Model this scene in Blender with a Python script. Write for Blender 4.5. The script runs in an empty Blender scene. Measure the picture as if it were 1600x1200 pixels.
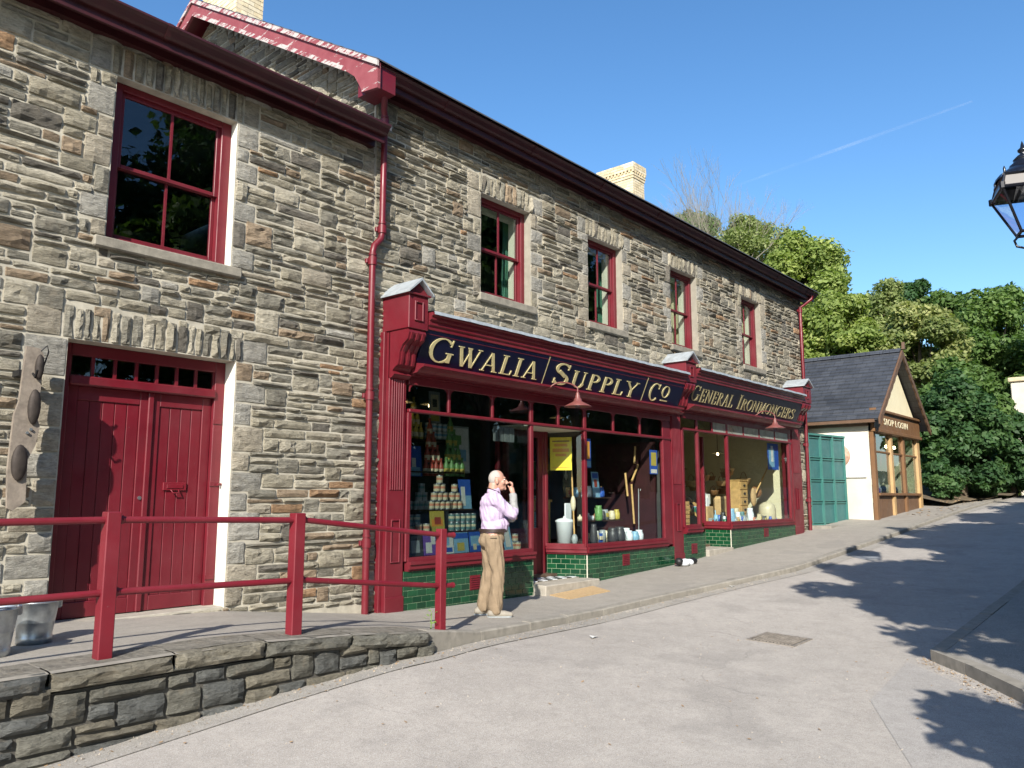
import bpy, bmesh, math, random
import numpy as np
from mathutils import Vector, Matrix, noise
random.seed(7); RS = np.random.RandomState(11)
R = math.radians
sc = bpy.context.scene
col = sc.collection

# ---------------------------------------------------------------- camera, sky, sun, exposure
def basis():
    pi, ro, ya = R(8.0809), R(0.029), R(40.862)
    d = Vector((math.cos(pi)*math.cos(ya), math.cos(pi)*math.sin(ya), math.sin(pi)))
    r = d.cross(Vector((0, 0, 1))).normalized(); u = r.cross(d)
    return r*math.cos(ro)+u*math.sin(ro), -r*math.sin(ro)+u*math.cos(ro), d
CR, CU, CD = basis()
FPX = 1233.8
cam = bpy.data.cameras.new('camera'); cam.sensor_width = 36; cam.lens = 36*FPX/1600
cam.clip_start = .05; cam.clip_end = 6000
camo = bpy.data.objects.new('camera', cam); col.objects.link(camo)
m3 = Matrix((CR, CU, -CD)).transposed(); camo.matrix_world = m3.to_4x4(); sc.camera = camo
SUN_EL, SUN_AZ = R(31), R(32)              # light travels towards +X +Y
wld = bpy.data.worlds.new("World"); sc.world = wld; wld.use_nodes = True
wn = wld.node_tree; bg = wn.nodes['Background']
sky = wn.nodes.new('ShaderNodeTexSky'); sky.sky_type = 'NISHITA'; sky.sun_disc = False
sky.sun_elevation = SUN_EL; sky.sun_rotation = R(270)-SUN_AZ    # sun sits at azimuth 180+32 from +X
sky.air_density = 1.0; sky.dust_density = 0.6; sky.ozone_density = 2.5; sky.altitude = 50
hs = wn.nodes.new('ShaderNodeHueSaturation'); hs.inputs['Saturation'].default_value = 1.21
wn.links.new(sky.outputs[0], hs.inputs['Color']); wn.links.new(hs.outputs[0], bg.inputs[0]); bg.inputs[1].default_value = 0.132
sl = bpy.data.lights.new('sun', 'SUN'); sl.energy = 5.0; sl.angle = R(0.53); sl.color = (1, .94, .84)
so = bpy.data.objects.new('sun', sl); col.objects.link(so)
SD = Vector((math.cos(SUN_EL)*math.cos(SUN_AZ), math.cos(SUN_EL)*math.sin(SUN_AZ), -math.sin(SUN_EL)))
so.rotation_euler = SD.to_track_quat('-Z', 'Y').to_euler(); so.location = (-20, -12, 20)
sc.view_settings.view_transform = 'Standard'; sc.view_settings.look = 'None'
sc.view_settings.exposure = 0.75; sc.view_settings.gamma = 1
sc.cycles.max_bounces = 6; sc.cycles.transparent_max_bounces = 16; sc.cycles.use_denoising = True

def at(x, y, Y):                           # point of the plane Y=const seen at a pixel of the photograph
    v = CD+CR*((x-800)/FPX)-CU*((y-600)/FPX)
    return v*(Y/v.y)
def atX(x, y, X):
    v = CD+CR*((x-800)/FPX)-CU*((y-600)/FPX)
    return v*(X/v.x)
def lerpt(tab, x):
    if x <= tab[0][0]: return tab[0][1]
    for (a, b), (c, d) in zip(tab, tab[1:]):
        if x <= c: return b+(d-b)*(x-a)/(c-a)
    return tab[-1][1]

# ---------------------------------------------------------------- materials
class N:
    def __init__(s, name):
        s.m = bpy.data.materials.new(name); s.m.use_nodes = True; s.t = s.m.node_tree
        s.b = s.t.nodes['Principled BSDF']; s.out = s.t.nodes['Material Output']
        s.tc = s.t.nodes.new('ShaderNodeTexCoord')
    def n(s, ty, **kw):
        o = s.t.nodes.new(ty)
        for k, v in kw.items():
            if k in o.inputs: o.inputs[k].default_value = v
            else: setattr(o, k, v)
        return o
    def l(s, a, b): s.t.links.new(a, b)
    def noise(s, scale, detail=4, rough=.6, vec=None, coord='Object'):
        o = s.n('ShaderNodeTexNoise'); o.inputs['Scale'].default_value = scale; o.inputs['Detail'].default_value = detail
        o.inputs['Roughness'].default_value = rough
        s.l(vec if vec else s.tc.outputs[coord], o.inputs['Vector']); return o.outputs['Fac']
    def stretch(s, v, coord='Object'):
        o = s.n('ShaderNodeMapping'); o.inputs['Scale'].default_value = v; s.l(s.tc.outputs[coord], o.inputs['Vector']); return o.outputs[0]
    def ramp(s, fac, pts):
        o = s.n('ShaderNodeValToRGB'); e = o.color_ramp.elements
        while len(e) < len(pts): e.new(.5)
        for i, (p, c) in enumerate(pts):
            e[i].position = p; e[i].color = (c, c, c, 1) if isinstance(c, (int, float)) else (*c, 1)
        s.l(fac, o.inputs[0]); return o.outputs[0]
    def mix(s, fac, a, b, mode='MIX'):
        o = s.n('ShaderNodeMix'); o.data_type = 'RGBA'; o.blend_type = mode
        for i, v in ((0, fac), (6, a), (7, b)):
            if hasattr(v, 'is_output'): s.l(v, o.inputs[i])
            elif i == 0: o.inputs[0].default_value = v
            else: o.inputs[i].default_value = (*v, 1) if not isinstance(v, (int, float)) else (v, v, v, 1)
        return o.outputs[2]
    def bump(s, h, strength=.4, dist=.01):
        o = s.n('ShaderNodeBump'); o.inputs['Strength'].default_value = strength; o.inputs['Distance'].default_value = dist
        s.l(h, o.inputs['Height']); s.l(o.outputs[0], s.b.inputs['Normal'])
    def base(s, c):
        if hasattr(c, 'is_output'): s.l(c, s.b.inputs['Base Color'])
        else: s.b.inputs['Base Color'].default_value = (*c, 1)
    def set(s, **k):
        for a, v in k.items(): s.b.inputs[a.replace('_', ' ')].default_value = v
        return s

def plain(name, c, rough=.5, var=.15, sc_=6, metal=0, bump=0, bs=60, spec=.5, dirt=None):
    n = N(name); f = n.noise(sc_, 5)
    lo = tuple(x*(1-var) for x in c); hi = tuple(min(1, x*(1+var)) for x in c)
    cc = n.ramp(f, [(.3, lo), (.7, hi)])
    if dirt:
        cc = n.mix(n.ramp(n.noise(sc_*.4+1, 6, .7), [(.52, 0.), (.75, dirt[1])]), cc, dirt[0])
    n.base(cc); n.set(Roughness=rough, Metallic=metal); n.b.inputs['Specular IOR Level'].default_value = spec
    if bump: n.bump(n.noise(bs, 5), bump, .004)
    return n.m
M = {}
def stone_mat(name, dark=1.0, bump=1.0, dist=.018):
    n = N(name)
    a = n.n('ShaderNodeVertexColor'); a.layer_name = 'Col'
    f1 = n.noise(9, 7, .65, n.stretch((1, 1, 2))); f2 = n.noise(34, 6, .7, n.stretch((.7, .7, 2))); f3 = n.noise(2.2, 4)
    c = n.mix(1, a.outputs[0], n.ramp(f1, [(.25, .60), (.5, 1.), (.78, 1.32)]), 'MULTIPLY')
    c = n.mix(1, c, n.ramp(f2, [(.3, .72), (.62, 1.15)]), 'MULTIPLY')
    c = n.mix(n.ramp(n.noise(5, 6, .7), [(.55, 0.), (.72, .55)]), c, (.235, .195, .14))          # iron staining
    c = n.mix(n.ramp(n.noise(14, 7, .75), [(.57, 0.), (.68, .6)]), c, (.045*dark, .043*dark, .038*dark))  # soot and lichen
    n.base(c); n.set(Roughness=.92); n.b.inputs['Specular IOR Level'].default_value = .2
    s = n.n('ShaderNodeMath', operation='ADD'); n.l(f2, s.inputs[0])
    v = n.n('ShaderNodeMath', operation='MULTIPLY'); v.inputs[1].default_value = 2.2; n.l(n.noise(13, 8, .74, n.stretch((.7, .7, 2.2))), v.inputs[0]); n.l(v.outputs[0], s.inputs[1])
    n.bump(s.outputs[0], bump, dist); return n.m
M['stone'] = stone_mat('pennant_stone')
M['stone_dark'] = stone_mat('dark_stone', .8)
M['mortar'] = plain('lime_mortar', (.40, .37, .30), .95, .22, 9, bump=.5)
M['gutter_paint'] = plain('shaded_grimy_maroon', (.040, .006, .008), .5, .3, 3)  # grimy maroon, darkened further to put the eaves' shade into the paint
M['rusty_red'] = plain('rusty_red_enamel', (.17, .055, .048), .45, .25, 18, dirt=((.16, .08, .05), .7))
M['mortar_dark'] = plain('dark_mortar', (.075, .07, .06), .95, .3, 9, bump=.6)
M['reveal'] = plain('white_reveal', (.68, .66, .59), .8, .06, 5, bump=.15)
M['reveal_stone'] = plain('stone_reveal', (.27, .25, .205), .9, .15, 7, bump=.4)
M['sill'] = plain('sill_stone', (.23, .21, .17), .9, .25, 12, bump=.6, dirt=((.12, .11, .09), .7))
def paint(name, c, rough=.38, chip=None):
    n = N(name)
    f = n.ramp(n.noise(3.5, 5), [(.3, tuple(x*.88 for x in c)), (.7, tuple(min(1, x*1.12) for x in c))])
    f = n.mix(n.ramp(n.noise(22, 6, .7), [(.62, 0.), (.8, .35)]), f, tuple(x*.45+.02 for x in c))
    if chip:
        w = n.ramp(n.noise(chip[1], 8, .75, n.stretch((.6, .6, 2.2))), [(chip[2], 0.), (chip[2]+.02, 1.)])
        f = n.mix(w, f, chip[0])
    lum = sum(c)/3
    f = n.mix(n.ramp(n.noise(1.1, 6, .65), [(.42, 0.), (.75, .22)]), f, tuple(x*.9+lum*.5+.035 for x in c))      # sun-faded, dusty
    f = n.mix(n.ramp(n.noise(7, 7, .75, n.stretch((2.5, 2.5, .35))), [(.56, 0.), (.8, .35)]), f, tuple(x*.4+.012 for x in c))   # run-off grime
    f = n.mix(n.ramp(n.noise(34, 5, .8), [(.69, 0.), (.70, .8)]), f, tuple(x*.5+.16 for x in c))               # small chips
    n.base(f); rr_ = n.ramp(n.noise(4, 5, .7), [(.3, rough*.8), (.7, min(1, rough*1.5))]); n.l(rr_, n.b.inputs['Roughness']); n.b.inputs['Specular IOR Level'].default_value = .45
    n.bump(n.noise(90, 4, .5, n.stretch((1, 1, .2))), .08, .002); return n.m
MAR = (.128, .008, .0155)
M['maroon'] = paint('maroon_gloss_paint', MAR)
def flaking(name, lo):
    n = N(name); mp = n.n('ShaderNodeMapping'); mp.inputs['Rotation'].default_value = (R(-31), 0, 0); mp.inputs['Scale'].default_value = (1, .55, 3.2); n.l(n.tc.outputs['Object'], mp.inputs[0])
    f = n.ramp(n.noise(5, 5), [(.3, (.19, .035, .045)), (.7, (.24, .06, .07))]); w = n.ramp(n.noise(5.5, 10, .72, mp.outputs[0]), [(lo, 0.), (lo+.015, 1.)])
    wood = n.ramp(n.noise(40, 6, .7, mp.outputs[0]), [(.3, (.26, .23, .21)), (.6, (.50, .46, .44))]); n.base(n.mix(w, f, wood)); n.set(Roughness=.75); n.bump(w, -.5, .003); return n.m
M['flaking_strip'] = flaking('peeling_verge_paint', .485); M['flaking_board'] = flaking('peeling_board_paint', .60)
M['maroon_old'] = paint('flaking_maroon_paint', (.21, .04, .05), .6, ((.46, .40, .38), 4, .56))
M['maroon_rail'] = paint('red_rail_paint', (.150, .007, .0155), .42)
M['lead'] = plain('lead_flashing', (.40, .44, .47), .5, .2, 8, .3, .3, dirt=((.25, .25, .25), .6))
def brickish(): pass
M['navy'] = plain('navy_sign_board', (.004, .005, .022), .3, .2, 4)
M['black_sign'] = plain('blackened_sign_board', (.010, .011, .020), .4, .3, 4)
M['gold'] = plain('gold_leaf_letter', (.66, .58, .30), .38, .12, 12, .25)
M['gold_dull'] = plain('dull_gold_letter', (.30, .26, .14), .5, .2, 12, .1)
M['rust_iron'] = plain('brown_iron_plate', (.05, .040, .034), .7, .4, 10, .5, .3)
M['iron'] = plain('dark_iron', (.03, .03, .032), .5, .3, 10, .6, .2)
M['blackpaint'] = plain('black_gloss_paint', (.008, .009, .014), .22, .2, 8)
M['galv'] = plain('galvanised_steel', (.42, .45, .47), .38, .22, 14, .85, .25, 30)
M['galv_in'] = plain('bucket_inside', (.30, .34, .40), .45, .2, 14, .7)
M['cream'] = plain('cream_paint', (.72, .66, .46), .7, .05, 3)
M['cream_white'] = plain('cream_gloss', (.70, .66, .54), .5, .05, 3)
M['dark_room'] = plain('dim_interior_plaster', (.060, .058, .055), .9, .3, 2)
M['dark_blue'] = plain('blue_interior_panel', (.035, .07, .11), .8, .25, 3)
M['darkwood'] = plain('dark_wood', (.045, .025, .016), .5, .3, 9)
M['floor_in'] = plain('shop_floorboards', (.09, .06, .04), .7, .3, 6)
M['tan'] = plain('cardboard_tan', (.50, .33, .16), .7, .2, 9)
M['pine'] = plain('pine_wood', (.55, .34, .13), .55, .22, 12)
M['white'] = plain('white_enamel', (.72, .76, .80), .3, .06, 4)
M['curtain_green'] = plain('green_curtain', (.08, .22, .15), .9, .15, 8)
M['curtain_cream'] = plain('cream_curtain', (.62, .55, .36), .9, .15, 8)
M['step'] = plain('worn_step_stone', (.34, .31, .26), .85, .2, 8, bump=.4, dirt=((.15, .14, .12), .6))
M['doormat'] = plain('coir_doormat', (.42, .29, .15), 1, .25, 40, bump=.8, bs=200)

def glass(name, tint=(1, 1, 1), refl=.0, rough=.0):
    n = N(name); t = n.n('ShaderNodeBsdfTransparent'); t.inputs[0].default_value = (*tint, 1)
    g = n.n('ShaderNodeBsdfGlossy'); g.inputs['Roughness'].default_value = rough; g.inputs[0].default_value = (.92, .96, 1, 1)
    f = n.n('ShaderNodeFresnel'); f.inputs[0].default_value = 1.5
    a = n.n('ShaderNodeMath', operation='ADD'); n.l(f.outputs[0], a.inputs[0]); a.inputs[1].default_value = refl; a.use_clamp = True
    ge = n.n('ShaderNodeNewGeometry'); iv = n.n('ShaderNodeMath', operation='SUBTRACT'); iv.inputs[0].default_value = 1; n.l(ge.outputs['Backfacing'], iv.inputs[1])
    a2 = n.n('ShaderNodeMath', operation='MULTIPLY'); n.l(a.outputs[0], a2.inputs[0]); n.l(iv.outputs[0], a2.inputs[1]); a = a2
    # slight waviness of old glass
    b = n.n('ShaderNodeBump'); b.inputs['Strength'].default_value = .05; b.inputs['Distance'].default_value = .01
    n.l(n.noise(2.5, 2), b.inputs['Height']); n.l(b.outputs[0], g.inputs['Normal'])
    mx = n.n('ShaderNodeMixShader'); n.l(a.outputs[0], mx.inputs[0]); n.l(t.outputs[0], mx.inputs[1]); n.l(g.outputs[0], mx.inputs[2])
    n.l(mx.outputs[0], n.out.inputs[0]); return n.m
M['glass'] = glass('shop_glass', (.72, .76, .75), .075)
def pale_lit_glass():  # pale diffuse in the panes stands for the lit cream ceiling behind
    n = N('pale_lit_top_glass'); t = n.n('ShaderNodeBsdfTransparent'); d = n.n('ShaderNodeBsdfDiffuse'); d.inputs[0].default_value = (.62, .68, .62, 1); tl = n.n('ShaderNodeBsdfTranslucent'); tl.inputs[0].default_value = (.6, .66, .6, 1)
    g = n.n('ShaderNodeBsdfGlossy'); g.inputs['Roughness'].default_value = .12; a = n.n('ShaderNodeMixShader'); a.inputs[0].default_value = .5; n.l(d.outputs[0], a.inputs[1]); n.l(tl.outputs[0], a.inputs[2])
    b = n.n('ShaderNodeMixShader'); n.l(n.ramp(n.noise(3, 4), [(.3, .35), (.7, .75)]), b.inputs[0]); n.l(t.outputs[0], b.inputs[1]); n.l(a.outputs[0], b.inputs[2]); c = n.n('ShaderNodeMixShader'); c.inputs[0].default_value = .08; n.l(b.outputs[0], c.inputs[1]); n.l(g.outputs[0], c.inputs[2]); n.l(c.outputs[0], n.out.inputs[0]); return n.m
M['glass_top'] = pale_lit_glass()
M['glass_iron'] = glass('ironmonger_glass', (.92, .95, .94), .03)
M['glass_up'] = glass('window_glass', (.82, .86, .85), .03)
M['glass_lamp'] = glass('lantern_glass', (.80, .86, .95), .08)

def tile_mat():
    n = N('green_glazed_tile')
    oi = n.n('ShaderNodeObjectInfo')
    c = n.ramp(oi.outputs['Random'], [(0, (.004, .034, .016)), (.5, (.006, .050, .022)), (1, (.010, .072, .029))])
    c = n.mix(n.ramp(n.noise(7, 5), [(.35, 0.), (.7, .6)]), c, (.004, .035, .014))
    n.base(c); n.set(Roughness=.16); n.bump(n.noise(14, 3), .06, .003); return n.m
M['tile'] = tile_mat()
M['grout'] = plain('tile_grout', (.17, .235, .145), .9, .2, 12)

def ground_mat(name, c1, c2, sp=(.50, .48, .45), dk=(.17, .16, .15), sc_=1.0, crack=True, patch=None):
    n = N(name)
    big = n.noise(.35*sc_, 6, .62); mid = n.noise(3.2*sc_, 7, .7); fine = n.noise(95*sc_, 4, .7); f2 = n.noise(260, 2, .5)
    c = n.ramp(big, [(.3, c1), (.7, c2)])
    c = n.mix(1, c, n.ramp(mid, [(.25, .80), (.55, 1.), (.8, 1.12)]), 'MULTIPLY')
    c = n.mix(1, c, n.ramp(n.noise(17*sc_, 5, .75), [(.3, .86), (.5, 1.), (.7, 1.10)]), 'MULTIPLY')
    c = n.mix(n.ramp(n.noise(48*sc_, 3, .8), [(.58, 0.), (.66, .45)]), c, dk)
    c = n.mix(n.ramp(fine, [(.53, 0.), (.62, .8)]), c, sp)
    c = n.mix(n.ramp(f2, [(.52, 0.), (.60, .7)]), c, dk)
    c = n.mix(n.ramp(n.noise(.9, 3, .5), [(.58, 0.), (.64, .22)]), c, dk)
    if crack:
        v = n.n('ShaderNodeTexVoronoi', feature='DISTANCE_TO_EDGE'); v.inputs['Scale'].default_value = .42
        w = n.n('ShaderNodeVectorMath', operation='ADD'); nn = n.n('ShaderNodeTexNoise'); nn.inputs['Scale'].default_value = 1.3; nn.inputs['Detail'].default_value = 8
        n.l(n.tc.outputs['Object'], nn.inputs['Vector']); n.l(n.tc.outputs['Object'], w.inputs[0]); n.l(nn.outputs['Color'], w.inputs[1]); n.l(w.outputs[0], v.inputs['Vector'])
        k = n.ramp(v.outputs[0], [(0, .45), (.006, 0.)])
        k2 = n.mix(1, k, n.ramp(n.noise(.8, 3), [(.48, 0.), (.62, 1.)]), 'MULTIPLY')
        c = n.mix(k2, c, dk)
    n.base(c); n.set(Roughness=.93); n.b.inputs['Specular IOR Level'].default_value = .25
    s = n.n('ShaderNodeMath', operation='ADD'); n.l(fine, s.inputs[0]); n.l(mid, s.inputs[1]); n.bump(s.outputs[0], .55, .006); return n.m
M['asphalt'] = ground_mat('worn_pale_asphalt', (.385, .350, .312), (.455, .418, .376))
M['pavement'] = ground_mat('tarmac_pavement', (.30, .275, .235), (.37, .34, .295), sp=(.35, .33, .3), crack=False, sc_=1.3)
M['gutter'] = ground_mat('kerb_channel', (.30, .275, .24), (.36, .335, .295), crack=False)
M['kerb'] = plain('kerb_concrete', (.26, .24, .205), .92, .25, 10, bump=.6, dirt=((.11, .10, .085), .6))
M['asphalt_r'] = ground_mat('right_pavement_tarmac', (.28, .265, .24), (.33, .31, .28), crack=False)
M['grass'] = plain('rough_grass', (.085, .105, .035), 1, .4, 1.5, bump=.8, dirt=((.13, .10, .06), .8))
M['earth'] = plain('leafy_earth', (.12, .09, .055), 1, .4, 2, bump=.8, bs=20)

# ---------------------------------------------------------------- mesh helpers
class MB:
    def __init__(s): s.v = []; s.f = []; s.mi = []; s.sm = []
    def add(s, vs, fs, mi=0, smooth=False):
        k = len(s.v); s.v += [tuple(v) for v in vs]
        for f in fs: s.f.append(tuple(i+k for i in f)); s.mi.append(mi); s.sm.append(smooth)
        return s
    def box(s, x0, x1, y0, y1, z0, z1, mi=0, bev=0):
        if bev <= 0:
            v = [(x0, y0, z0), (x1, y0, z0), (x1, y1, z0), (x0, y1, z0), (x0, y0, z1), (x1, y0, z1), (x1, y1, z1), (x0, y1, z1)]
            return s.add(v, [(3, 2, 1, 0), (4, 5, 6, 7), (0, 1, 5, 4), (1, 2, 6, 5), (2, 3, 7, 6), (3, 0, 4, 7)], mi)
        b = min(bev, (x1-x0)/2.01, (y1-y0)/2.01, (z1-z0)/2.01)
        v = []; idx = {}
        for ix, (xo, xi) in enumerate(((x0, x0+b), (x1, x1-b))):
            for iy, (yo, yi) in enumerate(((y0, y0+b), (y1, y1-b))):
                for iz, (zo, zi) in enumerate(((z0, z0+b), (z1, z1-b))):
                    for a, p in enumerate(((xo, yi, zi), (xi, yo, zi), (xi, yi, zo))): idx[(ix, iy, iz, a)] = len(v); v.append(p)
        I = lambda *k: idx[k]; f = []
        for i in (0, 1):
            q = [I(i, 0, 0, 0), I(i, 1, 0, 0), I(i, 1, 1, 0), I(i, 0, 1, 0)]; f.append(q if i else q[::-1])
            q = [I(0, i, 0, 1), I(1, i, 0, 1), I(1, i, 1, 1), I(0, i, 1, 1)]; f.append(q if not i else q[::-1])
            q = [I(0, 0, i, 2), I(1, 0, i, 2), I(1, 1, i, 2), I(0, 1, i, 2)]; f.append(q if i else q[::-1])
        for i in (0, 1):
            for j in (0, 1):
                q = [I(i, j, 0, 0), I(i, j, 0, 1), I(i, j, 1, 1), I(i, j, 1, 0)]; f.append(q if (i+j) % 2 else q[::-1])
                q = [I(i, 0, j, 0), I(i, 0, j, 2), I(i, 1, j, 2), I(i, 1, j, 0)]; f.append(q if (i+j) % 2 == 0 else q[::-1])
                q = [I(0, i, j, 1), I(0, i, j, 2), I(1, i, j, 2), I(1, i, j, 1)]; f.append(q if (i+j) % 2 else q[::-1])
                for k in (0, 1):
                    t = [I(i, j, k, 0), I(i, j, k, 1), I(i, j, k, 2)]; f.append(t if (i+j+k) % 2 else t[::-1])
        return s.add(v, f, mi)
    def prism(s, poly, axis, a, b, mi=0, smooth=False, cap=True):   # poly: 2D list; axis 'x','y','z'
        def P(u, w, t): return {'x': (t, u, w), 'y': (u, t, w), 'z': (u, w, t)}[axis]
        n = len(poly); v = [P(u, w, a) for u, w in poly]+[P(u, w, b) for u, w in poly]
        s.add(v, [(i, (i+1) % n, n+(i+1) % n, n+i) for i in range(n)], mi, smooth)
        if cap: s.add(v, [tuple(range(n))[::-1], tuple(range(n, 2*n))], mi)
        return s
    def tube(s, pts, r, seg=10, mi=0, smooth=True, cap=True):
        pts = [Vector(p) for p in pts]; rs = r if isinstance(r, (list, tuple)) else [r]*len(pts)
        vs = []; up = None
        for i, p in enumerate(pts):
            t = (pts[min(i+1, len(pts)-1)]-pts[max(i-1, 0)]).normalized()
            if up is None: up = t.orthogonal().normalized()
            up = (up-t*up.dot(t)).normalized(); w = t.cross(up)
            for k in range(seg):
                a = 2*math.pi*k/seg; vs.append(p+(up*math.cos(a)+w*math.sin(a))*rs[i])
        fs = [(i*seg+k, i*seg+(k+1) % seg, (i+1)*seg+(k+1) % seg, (i+1)*seg+k) for i in range(len(pts)-1) for k in range(seg)]
        s.add(vs, fs, mi, smooth)
        if cap: s.add(vs[:seg], [tuple(range(seg))[::-1]], mi); s.add(vs[-seg:], [tuple(range(seg))], mi)
        return s
    def lathe(s, prof, c=(0, 0, 0), seg=20, mi=0, smooth=True, rot=0):   # prof [(r,z)]
        vs = []; fs = []
        for r, z in prof:
            for k in range(seg):
                a = 2*math.pi*k/seg+rot; vs.append((c[0]+r*math.cos(a), c[1]+r*math.sin(a), c[2]+z))
        for i in range(len(prof)-1):
            for k in range(seg): fs.append((i*seg+k, i*seg+(k+1) % seg, (i+1)*seg+(k+1) % seg, (i+1)*seg+k))
        return s.add(vs, fs, mi, smooth)
    def quad(s, a, b, c, d, mi=0): return s.add([a, b, c, d], [(0, 1, 2, 3)], mi)
    def capsule(s, a, b, ra, rb, seg=12, sx=1.0, sy=1.0):      # closed tapered limb
        a = Vector(a); b = Vector(b); t = (b-a); L = t.length; t = t/L if L > 1e-6 else Vector((0, 0, 1))
        up = Vector((0, 1, 0)); up = (up-t*up.dot(t)); up = up.normalized() if up.length > .1 else t.orthogonal().normalized(); w = up.cross(t)
        vs = [a-t*ra]; rings = []
        for k in (60, 30, 0): rings.append((a-t*ra*math.sin(R(k)), ra*math.cos(R(k))))
        for k in (0, 30, 60): rings.append((b+t*rb*math.sin(R(k)), rb*math.cos(R(k))))
        for p, r in rings:
            for k in range(seg):
                q = 2*math.pi*k/seg; vs.append(p+(up*math.cos(q)*sy+w*math.sin(q)*sx)*r)
        vs.append(b+t*rb); n = len(rings); fs = []
        for k in range(seg): fs.append((0, 1+(k+1) % seg, 1+k)); fs.append((len(vs)-1, 1+(n-1)*seg+k, 1+(n-1)*seg+(k+1) % seg))
        for i in range(n-1):
            for k in range(seg): fs.append((1+i*seg+k, 1+i*seg+(k+1) % seg, 1+(i+1)*seg+(k+1) % seg, 1+(i+1)*seg+k))
        return s.add(vs, fs, 0, True)
    def ell(s, c, rx, ry, rz, seg=16, rings=10):
        vs = [(c[0], c[1], c[2]-rz)]; fs = []
        for i in range(1, rings):
            a = math.pi*i/rings-math.pi/2
            for k in range(seg):
                q = 2*math.pi*k/seg; vs.append((c[0]+rx*math.cos(a)*math.cos(q), c[1]+ry*math.cos(a)*math.sin(q), c[2]+rz*math.sin(a)))
        vs.append((c[0], c[1], c[2]+rz))
        for k in range(seg): fs.append((0, 1+(k+1) % seg, 1+k)); fs.append((len(vs)-1, 1+(rings-2)*seg+k, 1+(rings-2)*seg+(k+1) % seg))
        for i in range(rings-2):
            for k in range(seg): fs.append((1+i*seg+k, 1+i*seg+(k+1) % seg, 1+(i+1)*seg+(k+1) % seg, 1+(i+1)*seg+k))
        return s.add(vs, fs, 0, True)
    def mesh(s, name, mats):
        me = bpy.data.meshes.new(name); me.from_pydata(s.v, [], s.f)
        if not isinstance(mats, (list, tuple)): mats = [mats]
        for m in mats: me.materials.append(M[m] if isinstance(m, str) else m)
        me.polygons.foreach_set('material_index', s.mi); me.polygons.foreach_set('use_smooth', s.sm); me.update(); return me
    def build(s, name, mats, parent=None, fix=False):
        me = s.mesh(name, mats)
        if fix:
            b = bmesh.new(); b.from_mesh(me); bmesh.ops.recalc_face_normals(b, faces=b.faces); b.to_mesh(me); b.free()
        return link(name, me, parent)
def link(name, me, parent=None):
    o = bpy.data.objects.new(name, me); col.objects.link(o)
    if parent is not None:
        o.parent = parent
        if parent.get('_w'): o.matrix_parent_inverse = Matrix.Translation(-parent.location)
    return o
def tag(o, label=None, cat=None, group=None, kind=None):
    if label: o['label'] = label
    if cat: o['category'] = cat
    if group: o['group'] = group
    if kind: o['kind'] = kind
    return o
def thing(name, label, cat, loc=(0, 0, 0), group=None, world=True, rz=0):
    """Empty at the base of a thing; world=True: its parts' meshes are given in world coordinates"""
    o = bpy.data.objects.new(name, None); col.objects.link(o); o.location = loc; o.rotation_euler = (0, 0, rz)
    o.empty_display_size = .1
    if world: o['_w'] = 1
    return tag(o, label, cat, group)
def struct(o): o['kind'] = 'structure'; return o
def copy_tree(o, loc=None, rz=None, label=None, group=None, parent=None):
    c = o.copy(); col.objects.link(c)
    if parent: c.parent = parent
    if loc is not None: c.location = loc
    if rz is not None: c.rotation_euler = (0, 0, rz)
    if label: c['label'] = label
    if group: c['group'] = group
    for ch in list(o.children): copy_tree(ch, parent=c)
    return c

# ---------------------------------------------------------------- rubble masonry
def rock(w, h, depth, rough, seed, cell=.075):
    """front face of one stone, local (u,v,out); edges sit behind the mortar face"""
    rnd = random.Random(seed)
    nx = max(2, int(round(w/cell))); ny = max(2, int(round(h/(cell*.62))))
    e = min(.012, w*.2, h*.2)
    us = [0, e]+[e+(w-2*e)*i/nx for i in range(1, nx)]+[w-e, w]
    vs_ = [0, e]+[e+(h-2*e)*i/ny for i in range(1, ny)]+[h-e, h]
    tu = rnd.uniform(-.06, .06); tv = rnd.uniform(-.06, .20)*(rough/.0175)
    o = Vector((rnd.uniform(0, 90), rnd.uniform(0, 90), rnd.uniform(0, 90)))
    V = []; nu = len(us); nv = len(vs_)
    cx = rnd.uniform(.3, .7)
    for j, v in enumerate(vs_):
        for i, u in enumerate(us):
            eu = i in (0, nu-1); ev = j in (0, nv-1)
            du = u; dv = v
            if h > w*1.25: n1 = noise.noise(o+Vector((u*14, v*5, 0))); n2 = noise.noise(o+Vector((u*34, v*16, 5)))
            else: n1 = noise.noise(o+Vector((u*6, v*17, 0))); n2 = noise.noise(o+Vector((u*20, v*40, 5)))
            if eu or ev:
                out = -.012
                du += n2*.004*(0 if eu else 1)
                du += (.004 if i == 0 else -.004 if i == nu-1 else 0); dv += n1*.004 + (.002 if j == 0 else -.002)
                if eu and ev: du += .006 if i == 0 else -.006; dv += .005 if j == 0 else -.005
            else:
                ring = i in (1, nu-2) or j in (1, nv-2)
                out = depth*(.50 if ring else 1)+(n1*1.7+n2*1.0)*rough*(.75 if ring else 1)+(u/w-cx)*tu*min(w, .2)+(v/h-.5)*tv*min(h, .15)
                out = max(out, .003); du += n2*.004; dv += n1*.004
            V.append((du, dv, out))
    F = [(j*nu+i, j*nu+i+1, (j+1)*nu+i+1, (j+1)*nu+i) for j in range(nv-1) for i in range(nu-1)]
    T = []
    for a, b, c, d in F:
        if rnd.random() < .5: T += [(a, b, c), (a, c, d)]
        else: T += [(a, b, d), (b, c, d)]
    return V, T
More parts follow.
